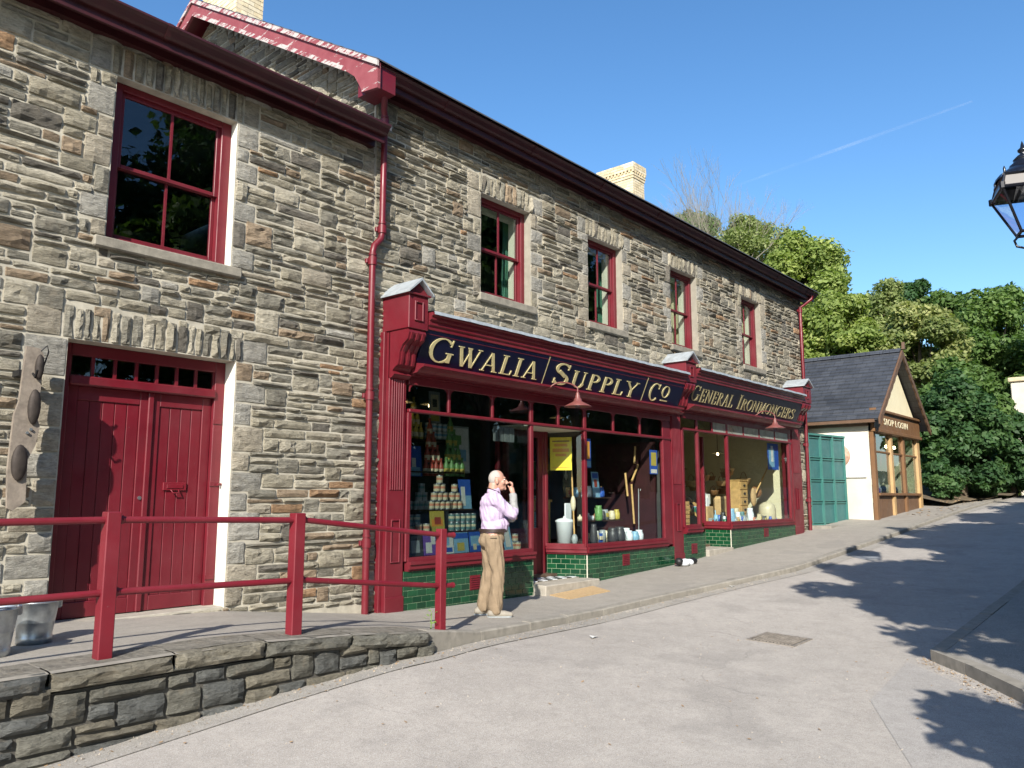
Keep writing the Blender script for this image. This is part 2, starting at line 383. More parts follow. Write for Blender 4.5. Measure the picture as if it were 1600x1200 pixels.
def edges(lo, hi, step, must, rnd, var=.25):
    ks = sorted(set([lo, hi]+[m for m in must if lo < m < hi])); out = [lo]
    for a, b in zip(ks, ks[1:]):
        n = max(1, int(round((b-a)/step))); ws = [1+rnd.uniform(-var, var) for _ in range(n)]; t = sum(ws); x = a
        for w in ws[:-1]: x += (b-a)*w/t; out.append(x)
        out.append(b)
    return out
def palette(rnd, kind='wall'):
    t = rnd.random()
    if kind == 'wall':
        if t < .36: c = (.30, .272, .208)
        elif t < .60: c = (.225, .21, .17)
        elif t < .80: c = (.375, .342, .268)
        elif t < .90: c = (.275, .21, .145)
        elif t < .915: c = (.30, .19, .11)
        else: c = (.15, .137, .115)
    elif kind == 'dressed': c = (.33, .315, .275) if t < .6 else (.36, .32, .25)
    else:
        c = (.150, .145, .122) if t < .5 else (.115, .118, .112) if t < .8 else (.175, .16, .125)
    k = rnd.uniform(.80, 1.16); return tuple(x*k for x in c)
def rubble(u0, u1, v0, v1, holes, fixed, rnd, su=.066, sv=.083, kind='wall', rows=((1, .80), (2, .17), (3, .03)), wmul=1.0, blocked=None):
    """fills a rectangle with stones; returns [(u0,v0,u1,v1,type)]"""
    mu = [h[0] for h in holes]+[h[2] for h in holes]+[f[0] for f in fixed]+[f[2] for f in fixed]
    mv = [h[1] for h in holes]+[h[3] for h in holes]
    U = edges(u0, u1, su, sorted(set(round(x, 3) for x in mu)), rnd); V = edges(v0, v1, sv, sorted(set(round(x, 3) for x in mv)), rnd, .42)
    nu, nv = len(U)-1, len(V)-1; occ = np.zeros((nv, nu), bool)
    for j in range(nv):
        for i in range(nu):
            cu, cv = (U[i]+U[i+1])/2, (V[j]+V[j+1])/2
            for h in list(holes)+list(fixed):
                if h[0] < cu < h[2] and h[1] < cv < h[3]: occ[j, i] = True; break
            if blocked and blocked(cu, cv): occ[j, i] = True
    out = []
    for j in range(nv):
        i = 0
        while i < nu:
            if occ[j, i]: i += 1; continue
            t = rnd.random(); nr = 1
            for r_, p_ in rows:
                if t < p_: nr = r_; break
                t -= p_
            wd = {1: rnd.choice((3, 4, 5, 6, 7, 8)), 2: rnd.choice((3, 4, 5, 6, 6)), 3: rnd.choice((4, 5, 6))}[nr]
            wd = int(round(wd*wmul))
            a = 0
            while a < wd+2 and i+a < nu and not occ[j, i+a]: a += 1
            if a <= wd+1: wd = a if a <= wd+1 else wd
            wd = min(wd, a)
            b = 1
            while b < nr and j+b < nv and not occ[j+b, i:i+wd].any(): b += 1
            occ[j:j+b, i:i+wd] = True
            out.append((U[i], V[j], U[i+wd], V[j+b], 'r')); i += wd
    return out
def lay(stones, frame, parent, name, mat, rnd, kind='wall', keep=300, depth=(.018, .046), rough=.015, gap=.0035, campos=Vector((0, 0, 0)), cell=.075):
    """stones -> the largest in view as objects, the others as one 'stuff' part"""
    O, Uv, Vv, Nv = [Vector(a) for a in frame]
    sc_ = []
    for s in stones:
        c = O+Uv*((s[0]+s[2])/2)+Vv*((s[1]+s[3])/2); d = c-campos
        dep = d.dot(CD); px = d.dot(CR)/max(dep, .1); py = d.dot(CU)/max(dep, .1)
        vis = 1 if dep > 0 and abs(px) < .68 and abs(py) < .52 else .001
        sc_.append((s[2]-s[0])*(s[3]-s[1])*abs(d.normalized().dot(Nv))/d.length_squared*vis)
    order = sorted(range(len(stones)), key=lambda i: -sc_[i]); big = set(order[:keep])
    SV, SF, SC = [], [], []
    def tomesh(nm, v, f, c):
        me = bpy.data.meshes.new(nm); me.from_pydata(v, [], f); me.materials.append(M[mat])
        ca = me.color_attributes.new('Col', 'BYTE_COLOR', 'POINT') if False else me.color_attributes.new('Col', 'FLOAT_COLOR', 'POINT')
        ca.data.foreach_set('color', np.array(c, np.float32).ravel()); return me
    for i, s in enumerate(stones):
        typ = s[4]; k = kind; dp = rnd.uniform(*depth); rg = rough*rnd.uniform(.6, 1.3)
        if typ == 'd': k = 'dressed'; dp = rnd.uniform(.014, .024); rg = .002
        if typ == 'q': k = 'dressed'; rg = .009; dp = rnd.uniform(.018, .034)
        if typ == 'r' and rnd.random() < .05: rg = .002; k = 'dressed' if kind == 'wall' else kind
        w, h = s[2]-s[0]-2*gap, s[3]-s[1]-2*gap
        if w < .02 or h < .015: continue
        c4 = O+Uv*((s[0]+s[2])/2)+Vv*((s[1]+s[3])/2)
        cl = cell if c4.length < 13 else cell*1.5
        v, f = rock(w, h, dp, rg, rnd.random(), cl)
        P = [O+Uv*(s[0]+gap+a)+Vv*(s[1]+gap+b)+Nv*c for a, b, c in v]
        cc = palette(rnd, k)
        cs = [(*cc, 1)]*len(P)
        if i in big:
            o = link(name, tomesh(name, [tuple(p) for p in P], f, cs), parent)
        else:
            b0 = len(SV); SV += [tuple(p) for p in P]; SF += [(a+b0, b+b0, c+b0) for a, b, c in f]; SC += cs
    if SV:
        o = link(name+'s', tomesh(name, SV, SF, SC), parent); o['kind'] = 'stuff'
# ---------------------------------------------------------------- ground levels
W = 7.6; F = 7.45
BASE = [(-6, -1.08), (2.7, -1.10), (4.3, -1.15), (6.1, -1.37), (7, -1.395), (9.1, -1.42), (10.4, -1.36), (13.1, -1.25), (13.6, -1.22), (15.5, -1.09), (18.9, -.92), (19.8, -.88), (22.4, -.60), (27.4, -.30), (33, 0), (40, .25), (60, .7), (140, 1.6)]
KT = [(-6, -1.07), (3.2, -1.06), (4.1, -1.11), (5.1, -1.21), (5.8, -1.335), (8.3, -1.42), (10, -1.40), (11.2, -1.37), (14.1, -1.23), (19.8, -.82), (26.3, -.40), (33, -.06), (40, .2), (60, .65), (140, 1.5)]
KY = [(-6, 5.45), (5.1, 5.45), (5.8, 5.56), (8.3, 5.86), (10, 5.92), (11.2, 5.86), (14.1, 5.52), (19.8, 5.40), (140, 5.4)]
RK = [(-6, -1.85), (0, -1.73), (2, -1.61), (3.4, -1.50), (4.6, -1.43), (5.8, -1.43), (8.3, -1.505), (10, -1.485), (11.2, -1.45), (14.1, -1.31), (19.8, -.90), (26.3, -.47), (33, -.12), (40, .14), (60, .6), (140, 1.45)]
RF = [(-20, -2.1), (-6, -1.85), (0, -1.72), (5, -1.64), (9, -1.58), (14, -1.36), (20, -.93), (26, -.49), (33, -.12), (40, .14), (60, .6), (140, 1.45), (400, 3)]
def zpave(X, Y):
    k = lerpt(KY, X); t = min(1, max(0, (Y-k)/(W-k))); return lerpt(KT, X)*(1-t)+lerpt(BASE, X)*t
def zroad(X, Y):
    k = lerpt(KY, X); t = min(1, max(0, (k-Y)/3.2)); t = t*t*(3-2*t); return lerpt(RK, X)*(1-t)+lerpt(RF, X)*t
def sheet(name, xs, ys, zf, mat, mask=None, dz=0, parent=None):
    b = MB(); nx, ny = len(xs), None
    v = []; f = []
    for X in xs:
        row = ys(X) if callable(ys) else ys; ny = len(row)
        for Y in row: v.append((X, Y, zf(X, Y)+dz))
    for i in range(nx-1):
        for j in range(ny-1):
            f.append((i*ny+j, (i+1)*ny+j, (i+1)*ny+j+1, i*ny+j+1))
    b.add(v, f, 0, True); return b.build(name, mat, parent)
def lin(a, b, n): return [a+(b-a)*i/n for i in range(n+1)]
XS = lin(-20, 30, 100)+lin(31, 60, 29)+lin(64, 140, 19)
struct(sheet('road', XS, lambda X: lin(-14, lerpt(KY, X)-.005, 40), zroad, 'asphalt'))
XP = sorted(set(lin(-6, 34, 100)+[5.1, 5.8, 8.3, 4.3, 6.1, 9.1])) 
struct(sheet('pavement', XP, lambda X: lin(lerpt(KY, X)+.13, 8.4, 10), lambda X, Y: zpave(X, Y), 'pavement'))
# kerb stones along the pavement edge
kerb = thing('kerb', None, None, (10, 5.8, -1.4)); struct(kerb)
rk = random.Random(3); x = 5.13
while x < 33:
    L = rk.uniform(.82, .96); x1 = min(x+L, 33); n = 2; g = .004
    ys0 = lerpt(KY, x+g); ys1 = lerpt(KY, x1-g); za = lerpt(KT, x+g)+rk.uniform(-.004, .004); zb = lerpt(KT, x1-g)+rk.uniform(-.004, .004)
    b = MB(); bv = .014
    prof = [(0, -.3), (0, -bv), (bv, 0), (.128, 0), (.128, -.3)]
    A = [(x+g, ys0+p, za+q+.003) for p, q in prof]; B = [(x1-g, ys1+p, zb+q+.003) for p, q in prof]
    b.add(A+B, [(0, 5, 6, 1), (1, 6, 7, 2), (2, 7, 8, 3), (4, 3, 2, 1, 0), (5, 6, 7, 8, 9)][:5] if False else [(i, i+5, (i+1) % 5+5, (i+1) % 5) for i in range(5)]+[(4, 3, 2, 1, 0), (5, 6, 7, 8, 9)])
    b.build('kerb_stone', 'kerb', kerb); x = x1
# paler channel strip at the foot of the kerb and retaining wall
struct(sheet('road_channel', lin(-6, 33, 120), lambda X: [lerpt(KY, X)-.26-.03*math.sin(X*.9), lerpt(KY, X)-.012], zroad, 'gutter', dz=.005))
# old joints and a resurfaced strip in the carriageway
def strip(pts, w, mat, name, dz=.004):
    v = []; rnd_ = random.Random(len(pts))
    for i, (x, y) in enumerate(pts):
        a = Vector(pts[max(i-1, 0)]); b_ = Vector(pts[min(i+1, len(pts)-1)]); t = (b_-a).normalized(); nn = Vector((-t.y, t.x)); k = w*rnd_.uniform(.6, 1.4)/2
        for s_ in (-1, 1): v.append((x+nn.x*k*s_, y+nn.y*k*s_, zroad(x, y)+dz))
    return struct(MB().add(v, [(2*i, 2*i+2, 2*i+3, 2*i+1) for i in range(len(pts)-1)], 0, True).build(name, mat))
def wig(a, b_, n, amp, seed):
    rnd_ = random.Random(seed); return [(a[0]+(b_[0]-a[0])*i/n+rnd_.gauss(0, amp), a[1]+(b_[1]-a[1])*i/n+rnd_.gauss(0, amp)+.12*math.sin(i*.35)) for i in range(n+1)]
M['joint'] = plain('gritty_road_joint', (.22, .195, .165), 1, .35, 30, bump=.6)
M['asphalt_patch'] = ground_mat('resurfaced_strip', (.36, .338, .315), (.42, .395, .37), crack=False, sc_=1.15)
pv = [(4.3, .95), (6.85, 2.15), (8.5, 2.3), (7.3, 1.2), (5.3, -.55), (3.5, -2.3), (1.5, -2.0)]
def polysheet(poly, name, mat, dz):
    bm = bmesh.new(); vs = [bm.verts.new((x, y, 0)) for x, y in poly]; f = bm.faces.new(vs); bmesh.ops.triangulate(bm, faces=[f])
    for _ in range(3): bmesh.ops.subdivide_edges(bm, edges=bm.edges, cuts=1, use_grid_fill=True)
    for v in bm.verts: v.co.z = zroad(v.co.x, v.co.y)+dz
    bmesh.ops.recalc_face_normals(bm, faces=bm.faces); me = bpy.data.meshes.new(name); bm.to_mesh(me); bm.free(); me.materials.append(M[mat]); return struct(link(name, me))
polysheet(pv, 'side_street', 'asphalt_patch', .0035)
# pavement on the right side of the road, with its own kerb
def edgeR(X):  # road-side edge of the right pavement
    return 2.14
pr = [(8.7, 2.14), (8.25, 1.75), (7.47, 1.19), (5.4, -.6), (3.6, -2.4), (2, -5), (1, -13)]
b = MB(); n = len(pr)
zz = lambda X, Y: zroad(X, Y)+.10
xr = [8.7, 10, 12, 15, 18, 22, 26, 30, 36, 42, 50, 60]
loopn = [(x_, 2.14) for x_ in xr[::-1]]+pr[1:]
inner = [(x_, 2.14-.12) for x_ in xr[::-1]]; 
off = []
for i, (X, Y) in enumerate(loopn):
    p = Vector(loopn[max(i-1, 0)]); q = Vector(loopn[min(i+1, len(loopn)-1)]); t = (q-p).normalized(); nrm = Vector((-t.y, t.x)); off.append((X+nrm.x*.13, Y+nrm.y*.13))
kr = thing('kerb', None, None, (10, 2.1, -1.5)); struct(kr)
rk = random.Random(5)
for i in range(len(loopn)-1):
    a, c = Vector(loopn[i]), Vector(loopn[i+1]); a2, c2 = Vector(off[i]), Vector(off[i+1]); L = (c-a).length; m = max(1, int(round(L/.92)))
    for k in range(m):
        t0, t1 = k/m+.004/L, (k+1)/m-.004/L
        P = [a.lerp(c, t0), a.lerp(c, t1), a2.lerp(c2, t1), a2.lerp(c2, t0)]; dz = rk.uniform(-.006, .006)
        top = [(p.x, p.y, zz(p.x, p.y)+.006+dz) for p in P]; bot = [(p.x, p.y, zz(p.x, p.y)-.3) for p in P]
        MB().add(top+bot, [(0, 1, 2, 3), (7, 6, 5, 4), (0, 4, 5, 1), (1, 5, 6, 2), (2, 6, 7, 3), (3, 7, 4, 0)]).build('kerb_stone', 'kerb', kr, fix=True)
v = []; f = []
xo = [(p[0], p[1]) for p in off]
for (X, Y) in xo:
    for t in lin(0, 1, 6): v.append((X+t*3*(1 if Y < 1.9 else 0), Y-(Y+14)*t, 0))
v = [(a, c, zz(a, c)) for a, c, _ in v]
for i in range(len(xo)-1):
    for j in range(6): f.append((i*7+j, i*7+j+1, (i+1)*7+j+1, (i+1)*7+j))
struct(MB().add(v, f, 0, True).build('right_pavement', 'asphalt_r'))
# rough ground out to the horizon, and the wooded hillside behind
def zter(X, Y):
    b0 = lerpt(RF, X)-.25
    hs = 0
    ys = 17 if X < 27 else max(6.6, 17-(X-27)*4)
    if Y > ys: hs = min(24, (Y-ys)*.26)+(.3 if X > 28 else 0)
    if Y < -13: hs = min(6, (-13-Y)*.12)
    return b0+hs+.25*noise.noise(Vector((X*.15, Y*.15, 0)))*(1 if Y > ys+1 or Y < -14 else 0)
xs = lin(-600, -60, 9)+lin(-50, 120, 68)+lin(140, 900, 9); ysg = lin(-600, -60, 9)+lin(-50, 90, 70)+lin(100, 700, 9)
struct(sheet('ground', xs, ysg, zter, 'grass'))
# leafy verge past the sweet shop
def zverge(X, Y): return lerpt(BASE, X)+.02+max(0, (Y-5.75))*.22+.05*noise.noise(Vector((X*.9, Y*.9, 3)))
vg = struct(sheet('verge', lin(27.6, 60, 60), lambda X: lin(5.62+.35*math.sin(X*.5), 10, 14), zverge, 'earth'))

# ---------------------------------------------------------------- retaining wall and raised pavement
rw = thing('retaining_wall', 'low dark stone retaining wall holding up the raised pavement by the railing', 'wall', (2, 5.45, -1.6))
def ztopw(u): return lerpt(KT, u)-.135
rnd = random.Random(21)
st = rubble(-2.5, 5.2, -2.05, -1.15, [], [], rnd, su=.058, sv=.082, kind='dark', rows=((1, .62), (2, .38)), blocked=lambda u, v: v > ztopw(u)+.045)
lay(st, ((0, 5.44, 0), (1, 0, 0), (0, 0, 1), (0, -1, 0)), rw, 'stone', 'stone_dark', rnd, 'dark', 300, (.028, .050), .013, .005, cell=.06)
b = MB(); P = [(u, ztopw(u)-.005) for u in lin(-2.5, 5.12, 30)]
b.prism([(-2.5, -2.2)]+[(5.12, -2.2)]+P[::-1], 'y', 5.445, 5.6); b.build('core', 'mortar_dark', rw, fix=True)
x = -2.6; rnd = random.Random(4)
while x < 5.1:
    L = rnd.uniform(.55, 1.05); x1 = min(x+L, 5.12)
    if 5.12-x1 < .25: x1 = 5.12
    v, f = rock(x1-x-.012, .128+rnd.uniform(-.008, .004), .050, .017, rnd.random(), .05)
    P = []
    for a, c, d in v:
        u = x+.006+a; z = lerpt(KT, u)-.133+c; P.append((u, 5.44-d-.012, z))
    k = palette(rnd, 'dark'); k = tuple(q*1.05 for q in k)
    me = bpy.data.meshes.new('coping_stone')
    # top slab behind the rough edge
    nb = len(P); n2 = 4
    tops = []
    for i in range(n2+1):
        u = x+.006+(x1-x-.012)*i/n2; tops += [(u, 5.455, lerpt(KT, u)-.004), (u, 5.46+.33, lerpt(KT, u)+.001)]
    tf = [(nb+2*i, nb+2*i+2, nb+2*i+3, nb+2*i+1) for i in range(n2)]
    # bridge rough lip to slab
    nu = sum(1 for q in v if abs(q[1]-v[0][1]) < .02)
    me.from_pydata([tuple(p) for p in P]+tops, [], [tuple(q) for q in f]+tf); me.materials.append(M['stone_dark'])
    ca = me.color_attributes.new('Col', 'FLOAT_COLOR', 'POINT'); ca.data.foreach_set('color', np.array([(*k, 1)]*nb+[(.22, .205, .175, 1)]*len(tops), np.float32).ravel())
    o = link('coping_stone', me, rw)
    bpy_b = MB().add([(x+.006, 5.40, lerpt(KT, x)-.012), (x1-.006, 5.40, lerpt(KT, x1)-.012), (x1-.006, 5.456, lerpt(KT, x1)-.0045), (x+.006, 5.456, lerpt(KT, x)-.0045)], [(0, 1, 2, 3)])
    lip = bpy_b.build('coping_lip', 'kerb', rw); x = x1

# ---------------------------------------------------------------- walls with openings
def wallface(u0, u1, v0, v1, holes, frame, depth, name, mats, parent):
    """mortar face with openings and their reveals; mats = [face, reveal]"""
    O, U, V, Nn = [Vector(a) for a in frame]
    us = sorted(set([u0, u1]+[h[0] for h in holes]+[h[2] for h in holes])); vs = sorted(set([v0, v1]+[h[1] for h in holes]+[h[3] for h in holes]))
    b = MB(); P = lambda u, v, w=0: O+U*u+V*v+Nn*w
    for a, c in zip(us, us[1:]):
        for d, e in zip(vs, vs[1:]):
            cu, cv = (a+c)/2, (d+e)/2
            if any(h[0] < cu < h[2] and h[1] < cv < h[3] for h in holes): continue
            b.quad(P(a, d), P(c, d), P(c, e), P(a, e), 0)
    for h in holes:
        if len(h) > 4 and h[4] == 'open': continue
        a, d, c, e = h[:4]
        b.quad(P(a, d), P(a, e), P(a, e, -depth), P(a, d, -depth), 1); b.quad(P(c, e), P(c, d), P(c, d, -depth), P(c, e, -depth), 1)
        b.quad(P(a, e), P(c, e), P(c, e, -depth), P(a, e, -depth), 0); b.quad(P(c, d), P(a, d), P(a, d, -depth), P(c, d, -depth), 0)
    return b.build(name, mats, parent)
FR = ((0, W, 0), (1, 0, 0), (0, 0, 1), (0, -1, 0))
def opening_stones(a, d, c, e, rnd, big=.30, small=.17, lh=.27, sill=True):
    """dressed jamb blocks and the row of upright lintel stones"""
    out = []
    for side in (0, 1):
        v = d; k = rnd.randint(0, 1)
        while v < e-.03:
            h = rnd.uniform(.20, .31) if k % 2 == 0 else rnd.uniform(.14, .30)
            if e-v-h < .14: h = e-v
            w = big if k % 2 == 0 else small
            t = ('d' if rnd.random() < .5 else 'q') if k % 2 == 0 else rnd.choice(('q', 'r'))
            out.append((a-w, v, a, v+h, t) if side == 0 else (c, v, c+w, v+h, t)); v += h; k += 1
    n = int(round((c-a+.12)/.092)); ws = [rnd.uniform(.75, 1.25) for _ in range(n)]; s = sum(ws); u = a-.06
    for w in ws:
        w2 = (c-a+.12)*w/s; hh = lh+rnd.uniform(-.02, .05); out.append((u, e, u+w2, e+hh, 'l')); u += w2
    for side in (0, 1):
        w = max(.12, big-.06); out.append((a-.06-w, e, a-.06, e+lh, 'd') if side == 0 else (c+.06, e, c+.06+w, e+lh, 'd'))
    return out
# ================= left building
LB = thing('stone_warehouse', 'lower stone building on the left with tall red double doors and one large sash window', 'building', (2, W, -1.1))
DOOR = (2.67, -1.12, 4.32, 1.41); WIN = (2.92, 2.41, 4.20, 4.05)
wallL = wallface(-3, 6.1, -1.6, 4.56, [DOOR, WIN], FR, .30, 'wall', ['mortar', 'reveal'], LB)
rnd = random.Random(31)
fx = opening_stones(*DOOR, rnd, .36, .20, .27)+opening_stones(*WIN, rnd, .26, .15, .30)
fx = [s for s in fx]
st = rubble(-1.2, 6.1, -1.25, 4.56, [DOOR, WIN], fx, rnd)
lay(st+fx, FR, wallL, 'stone', 'stone', rnd, 'wall', 300)
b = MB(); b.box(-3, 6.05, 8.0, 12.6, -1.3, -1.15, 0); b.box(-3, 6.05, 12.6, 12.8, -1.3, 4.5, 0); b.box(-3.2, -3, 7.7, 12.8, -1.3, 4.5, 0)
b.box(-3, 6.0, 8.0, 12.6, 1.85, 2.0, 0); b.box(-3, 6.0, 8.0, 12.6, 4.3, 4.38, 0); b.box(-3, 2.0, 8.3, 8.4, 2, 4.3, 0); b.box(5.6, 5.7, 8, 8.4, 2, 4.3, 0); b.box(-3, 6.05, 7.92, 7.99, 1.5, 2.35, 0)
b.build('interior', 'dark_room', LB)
b = MB(); b.prism([(7.25, 4.60), (12.9, 7.35), (12.9, 7.27), (7.25, 4.52)], 'x', -3.3, 6.08, 0); b.build('roof', plain('slate_roof', (.075, .078, .09), .6, .3, 3, bump=.5), LB, fix=True)
# eaves: soffit, fascia, ogee gutter
def eaves(x0, x1, zt, parent, ext=0):
    b = MB(); b.box(x0, x1, 7.315, 7.345, zt-.20, zt+.0, 0); b.box(x0, x1, 7.345, W+.02, zt-.115, zt-.095, 0); b.box(x0, x1, 7.50, W-.006, zt-.19, zt-.116, 0)
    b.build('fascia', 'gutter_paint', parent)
    pr = [(7.187, zt), (7.185, zt-.022), (7.197, zt-.030), (7.215, zt-.045), (7.232, zt-.068), (7.25, zt-.095), (7.275, zt-.115), (7.312, zt-.118), (7.312, zt-.105), (7.28, zt-.10), (7.25, zt-.07), (7.21, zt-.03), (7.199, zt)]
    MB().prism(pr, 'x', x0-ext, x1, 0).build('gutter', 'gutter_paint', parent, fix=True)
eaves(-3.3, 6.02, 4.56, LB)
def gjoint(x, zt, parent):
    pr = [(7.183, zt+.002), (7.180, zt-.026), (7.208, zt-.050), (7.226, zt-.073), (7.245, zt-.101), (7.272, zt-.122), (7.31, zt-.125), (7.30, zt-.05), (7.19, zt-.012)]
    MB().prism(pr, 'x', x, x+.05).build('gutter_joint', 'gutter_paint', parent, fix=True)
for xx in (-.4, 1.4, 3.2, 4.95): gjoint(xx, 4.56, LB)
# double door
def add_door():
    x0, z0, x1, z1 = DOOR; y = W+.20
    b = MB(); b.box(x0, x0+.11, y, y+.1, z0, z1, 0, .006); b.box(x1-.11, x1, y, y+.1, z0, z1, 0, .006); b.box(x0+.11, x1-.11, y, y+.1, z1-.11, z1, 0, .006)
    tz = 1.04; b.box(x0+.11, x1-.11, y-.03, y+.1, tz-.02, tz+.07, 0, .012)
    b.build('door_frame', 'maroon', LB)
    t = MB(); xa, xb = x0+.11, x1-.11; n = 7
    t.box(xa, xb, y+.062, y+.075, tz+.07, tz+.09)
    fl = t.build('fanlight', 'maroon', LB)
    for i in range(n+1):
        xx = xa+(xb-xa)*i/n; MB().box(max(xa, xx-.014), min(xb, xx+.014), y+.02, y+.06, tz+.07, z1-.11, 0).build('glazing_bar', 'maroon', fl)
    for i in range(n):
        MB().box(xa+(xb-xa)*i/n+.014, xa+(xb-xa)*(i+1)/n-.014, y+.035, y+.039, tz+.07, z1-.11).build('pane', 'glass_up', fl)
    xm = 3.56
    for side, (a, c) in enumerate(((x0+.11, xm), (xm, x1-.11))):
        fb = MB(); top = tz-.02; yy = y+.05
        fb.box(a+.004, a+.10, yy, yy+.05, z0+.02, top, 0, .005); fb.box(c-.10, c-.004, yy, yy+.05, z0+.02, top, 0, .005); fb.box(a+.1, c-.1, yy, yy+.05, top-.13, top, 0, .005); fb.box(a+.1, c-.1, yy, yy+.05, z0+.02, z0+.16, 0, .005)
        lf = fb.build('door_leaf', 'maroon', LB)
        k = 5 if side == 0 else 4; ws = (c-a-.2)/k
        for i in range(k):
            MB().box(a+.1+ws*i+.003, a+.1+ws*(i+1)-.003, yy+.016, yy+.03, z0+.16, top-.13, 0, .004).build('plank', 'maroon', lf)
        MB().box(a+.1, c-.1, yy+.031, yy+.04, z0+.1, top-.1).build('backing', 'maroon', lf)
        if side == 0:
            kb = MB(); kb.tube([(c-.05, yy+.002, -.02), (c-.05, yy-.012, -.02)], .018, 14); kb.build('lock', 'galv', lf)
        else:
            lb = MB(); cx = a+.30; lb.box(cx-.12, cx+.12, yy-.004, yy+.018, .055, .135, 0, .004); lb.box(cx-.085, cx+.085, yy-.012, yy-.004, .075, .115, 0, .003)
            lb.tube([(cx-.04, yy-.006, .06), (cx-.03, yy-.03, .03), (cx+.03, yy-.03, .03), (cx+.04, yy-.006, .06)], .007, 8)
            lb.build('letter_plate', 'maroon_rail', lf)
    MB().box(xm-.028, xm+.028, y+.022, y+.05, z0+.02, tz-.02, 0, .008).build('cover_strip', 'maroon', LB)
    MB().box(x0-.0, x1, y-.19, y+.25, z0-.09, z0+.012, 0, .008).build('threshold', 'step', LB)
    for z in (-.85, .1, .75): MB().box(x1-.12, x1-.02, y-.012, y-.001, z, z+.05, 0, .003).build('hinge', 'maroon', LB)
    MB().tube([(x1+.0, y-.03, .12), (x1-.05, y-.05, .12)], .014, 8).build('door_stop', 'maroon', LB)
add_door()
def sash(parent, x0, z0, x1, z1, y, cream=False, inner=False, barmat='maroon', fw=.085):
    """sliding sash window: frame, two sashes, glazing bar, four panes"""
    b = MB(); fd = .13
    b.box(x0, x0+fw, y, y+fd, z0, z1, 0, .005); b.box(x1-fw, x1, y, y+fd, z0, z1, 0, .005); b.box(x0+fw, x1-fw, y, y+fd, z1-.07, z1, 0, .005); b.box(x0+fw, x1-fw, y-.02, y+fd, z0, z0+.06, 0, .008)
    w = b.build('sash_window', 'maroon', parent)
    xa, xb, za, zb = x0+fw, x1-fw, z0+.06, z1-.07; zm = (za+zb)/2-.01; xm = (xa+xb)/2
    for k, (p, q, yy) in enumerate(((zm-.02, zb, y+.035), (za, zm+.02, y+.078))):
        s = MB(); s.box(xa, xa+.04, yy, yy+.038, p, q, 0, .004); s.box(xb-.04, xb, yy, yy+.038, p, q, 0, .004)
        s.box(xa+.04, xb-.04, yy, yy+.038, q-.04, q, 0, .004); s.box(xa+.04, xb-.04, yy, yy+.038, p, p+(.04 if k == 0 else .06), 0, .004)
        s.box(xm-.011, xm+.011, yy+.004, yy+.034, p+.04, q-.04, 0)
        s.build('sash', 'maroon', w)
        for a, c in ((xa+.04, xm-.011), (xm+.011, xb-.04)):
            MB().box(a, c, yy+.018, yy+.021, p+.04, q-.04).build('pane', 'glass_up', w)
    if cream:   # painted lining behind the frame
        l = MB(); l.box(x0, x0+.10, y+fd+.002, y+fd+.12, z0, z1); l.box(x1-.10, x1, y+fd+.002, y+fd+.12, z0, z1); l.box(x0+.1, x1-.1, y+fd+.002, y+fd+.1, z1-.14, z1); l.build('window_lining', 'cream_white', w)
    return w
sash(LB, WIN[0], WIN[1], WIN[2], WIN[3], W+.12, fw=.11)
def sillb(x0, x1, z0, z1, parent, y0=W-.075):
    MB().box(x0, x1, y0, W+.14, z0, z1, 0, .012).build('window_sill', 'sill', parent)
sillb(2.80, 4.30, 2.30, 2.405, LB)

# ================= main building
MBD = thing('stone_shop_building', 'long two storey stone shop building with red painted shopfronts and four sash windows', 'building', (13, W, -1.2))
MB_ = MBD
WN = [(8.09, 2.90, 9.22, 4.42), (10.77, 2.93, 11.83, 4.46), (13.58, 2.95, 14.66, 4.54), (16.80, 2.96, 17.84, 4.57)]
ZT = 5.30; XL, XR = 6.1, 20.50
SHOP = (6.30, -1.7, 19.75, 2.20)
wallM = wallface(XL, XR, -1.6, ZT+.02, WN+[(*SHOP, 'open')], FR, .26, 'wall', ['mortar', 'reveal_stone'], MB_)
rnd = random.Random(44)
fx = []
for w_ in WN: fx += opening_stones(*w_, rnd, .30, .17, .27)
st = rubble(XL+.02, XR, -1.45, ZT+.0, WN+[SHOP], fx, rnd)
lay(st+fx, FR, wallM, 'stone', 'stone', rnd, 'wall', 300)
for a, d, c, e in WN:
    sash(MB_, a, d, c, e, W+.12, cream=True); sillb(a-.08, c+.08, d-.12, d-.004, MB_)
# gable wall towards the lower roof, in stones
FG = ((XL, 0, 0), (0, -1, 0), (0, 0, 1), (-1, 0, 0))      # u=-Y
b = MB(); b.add([(XL, 7.6, 4.3), (XL, 7.6, 5.32), (XL, 12.1, 8.05), (XL, 16.6, 5.32), (XL, 16.6, 4.3), (XL, 16.6, -1.5), (XL, 7.6, -1.5)], [(6, 5, 4, 3, 2, 1, 0)]); gw = b.build('gable_wall', 'mortar', MB_)
rnd = random.Random(9)
def outg(u, v):
    Y = -u; return v > 5.27+.605*(Y-7.6) if Y < 12.1 else v > 8.0-.605*(Y-12.1)
st = rubble(-13.2, -7.62, 4.4, 8.1, [], [], rnd, blocked=outg)
lay(st, FG, gw, 'stone', 'stone', rnd, 'wall', 120)
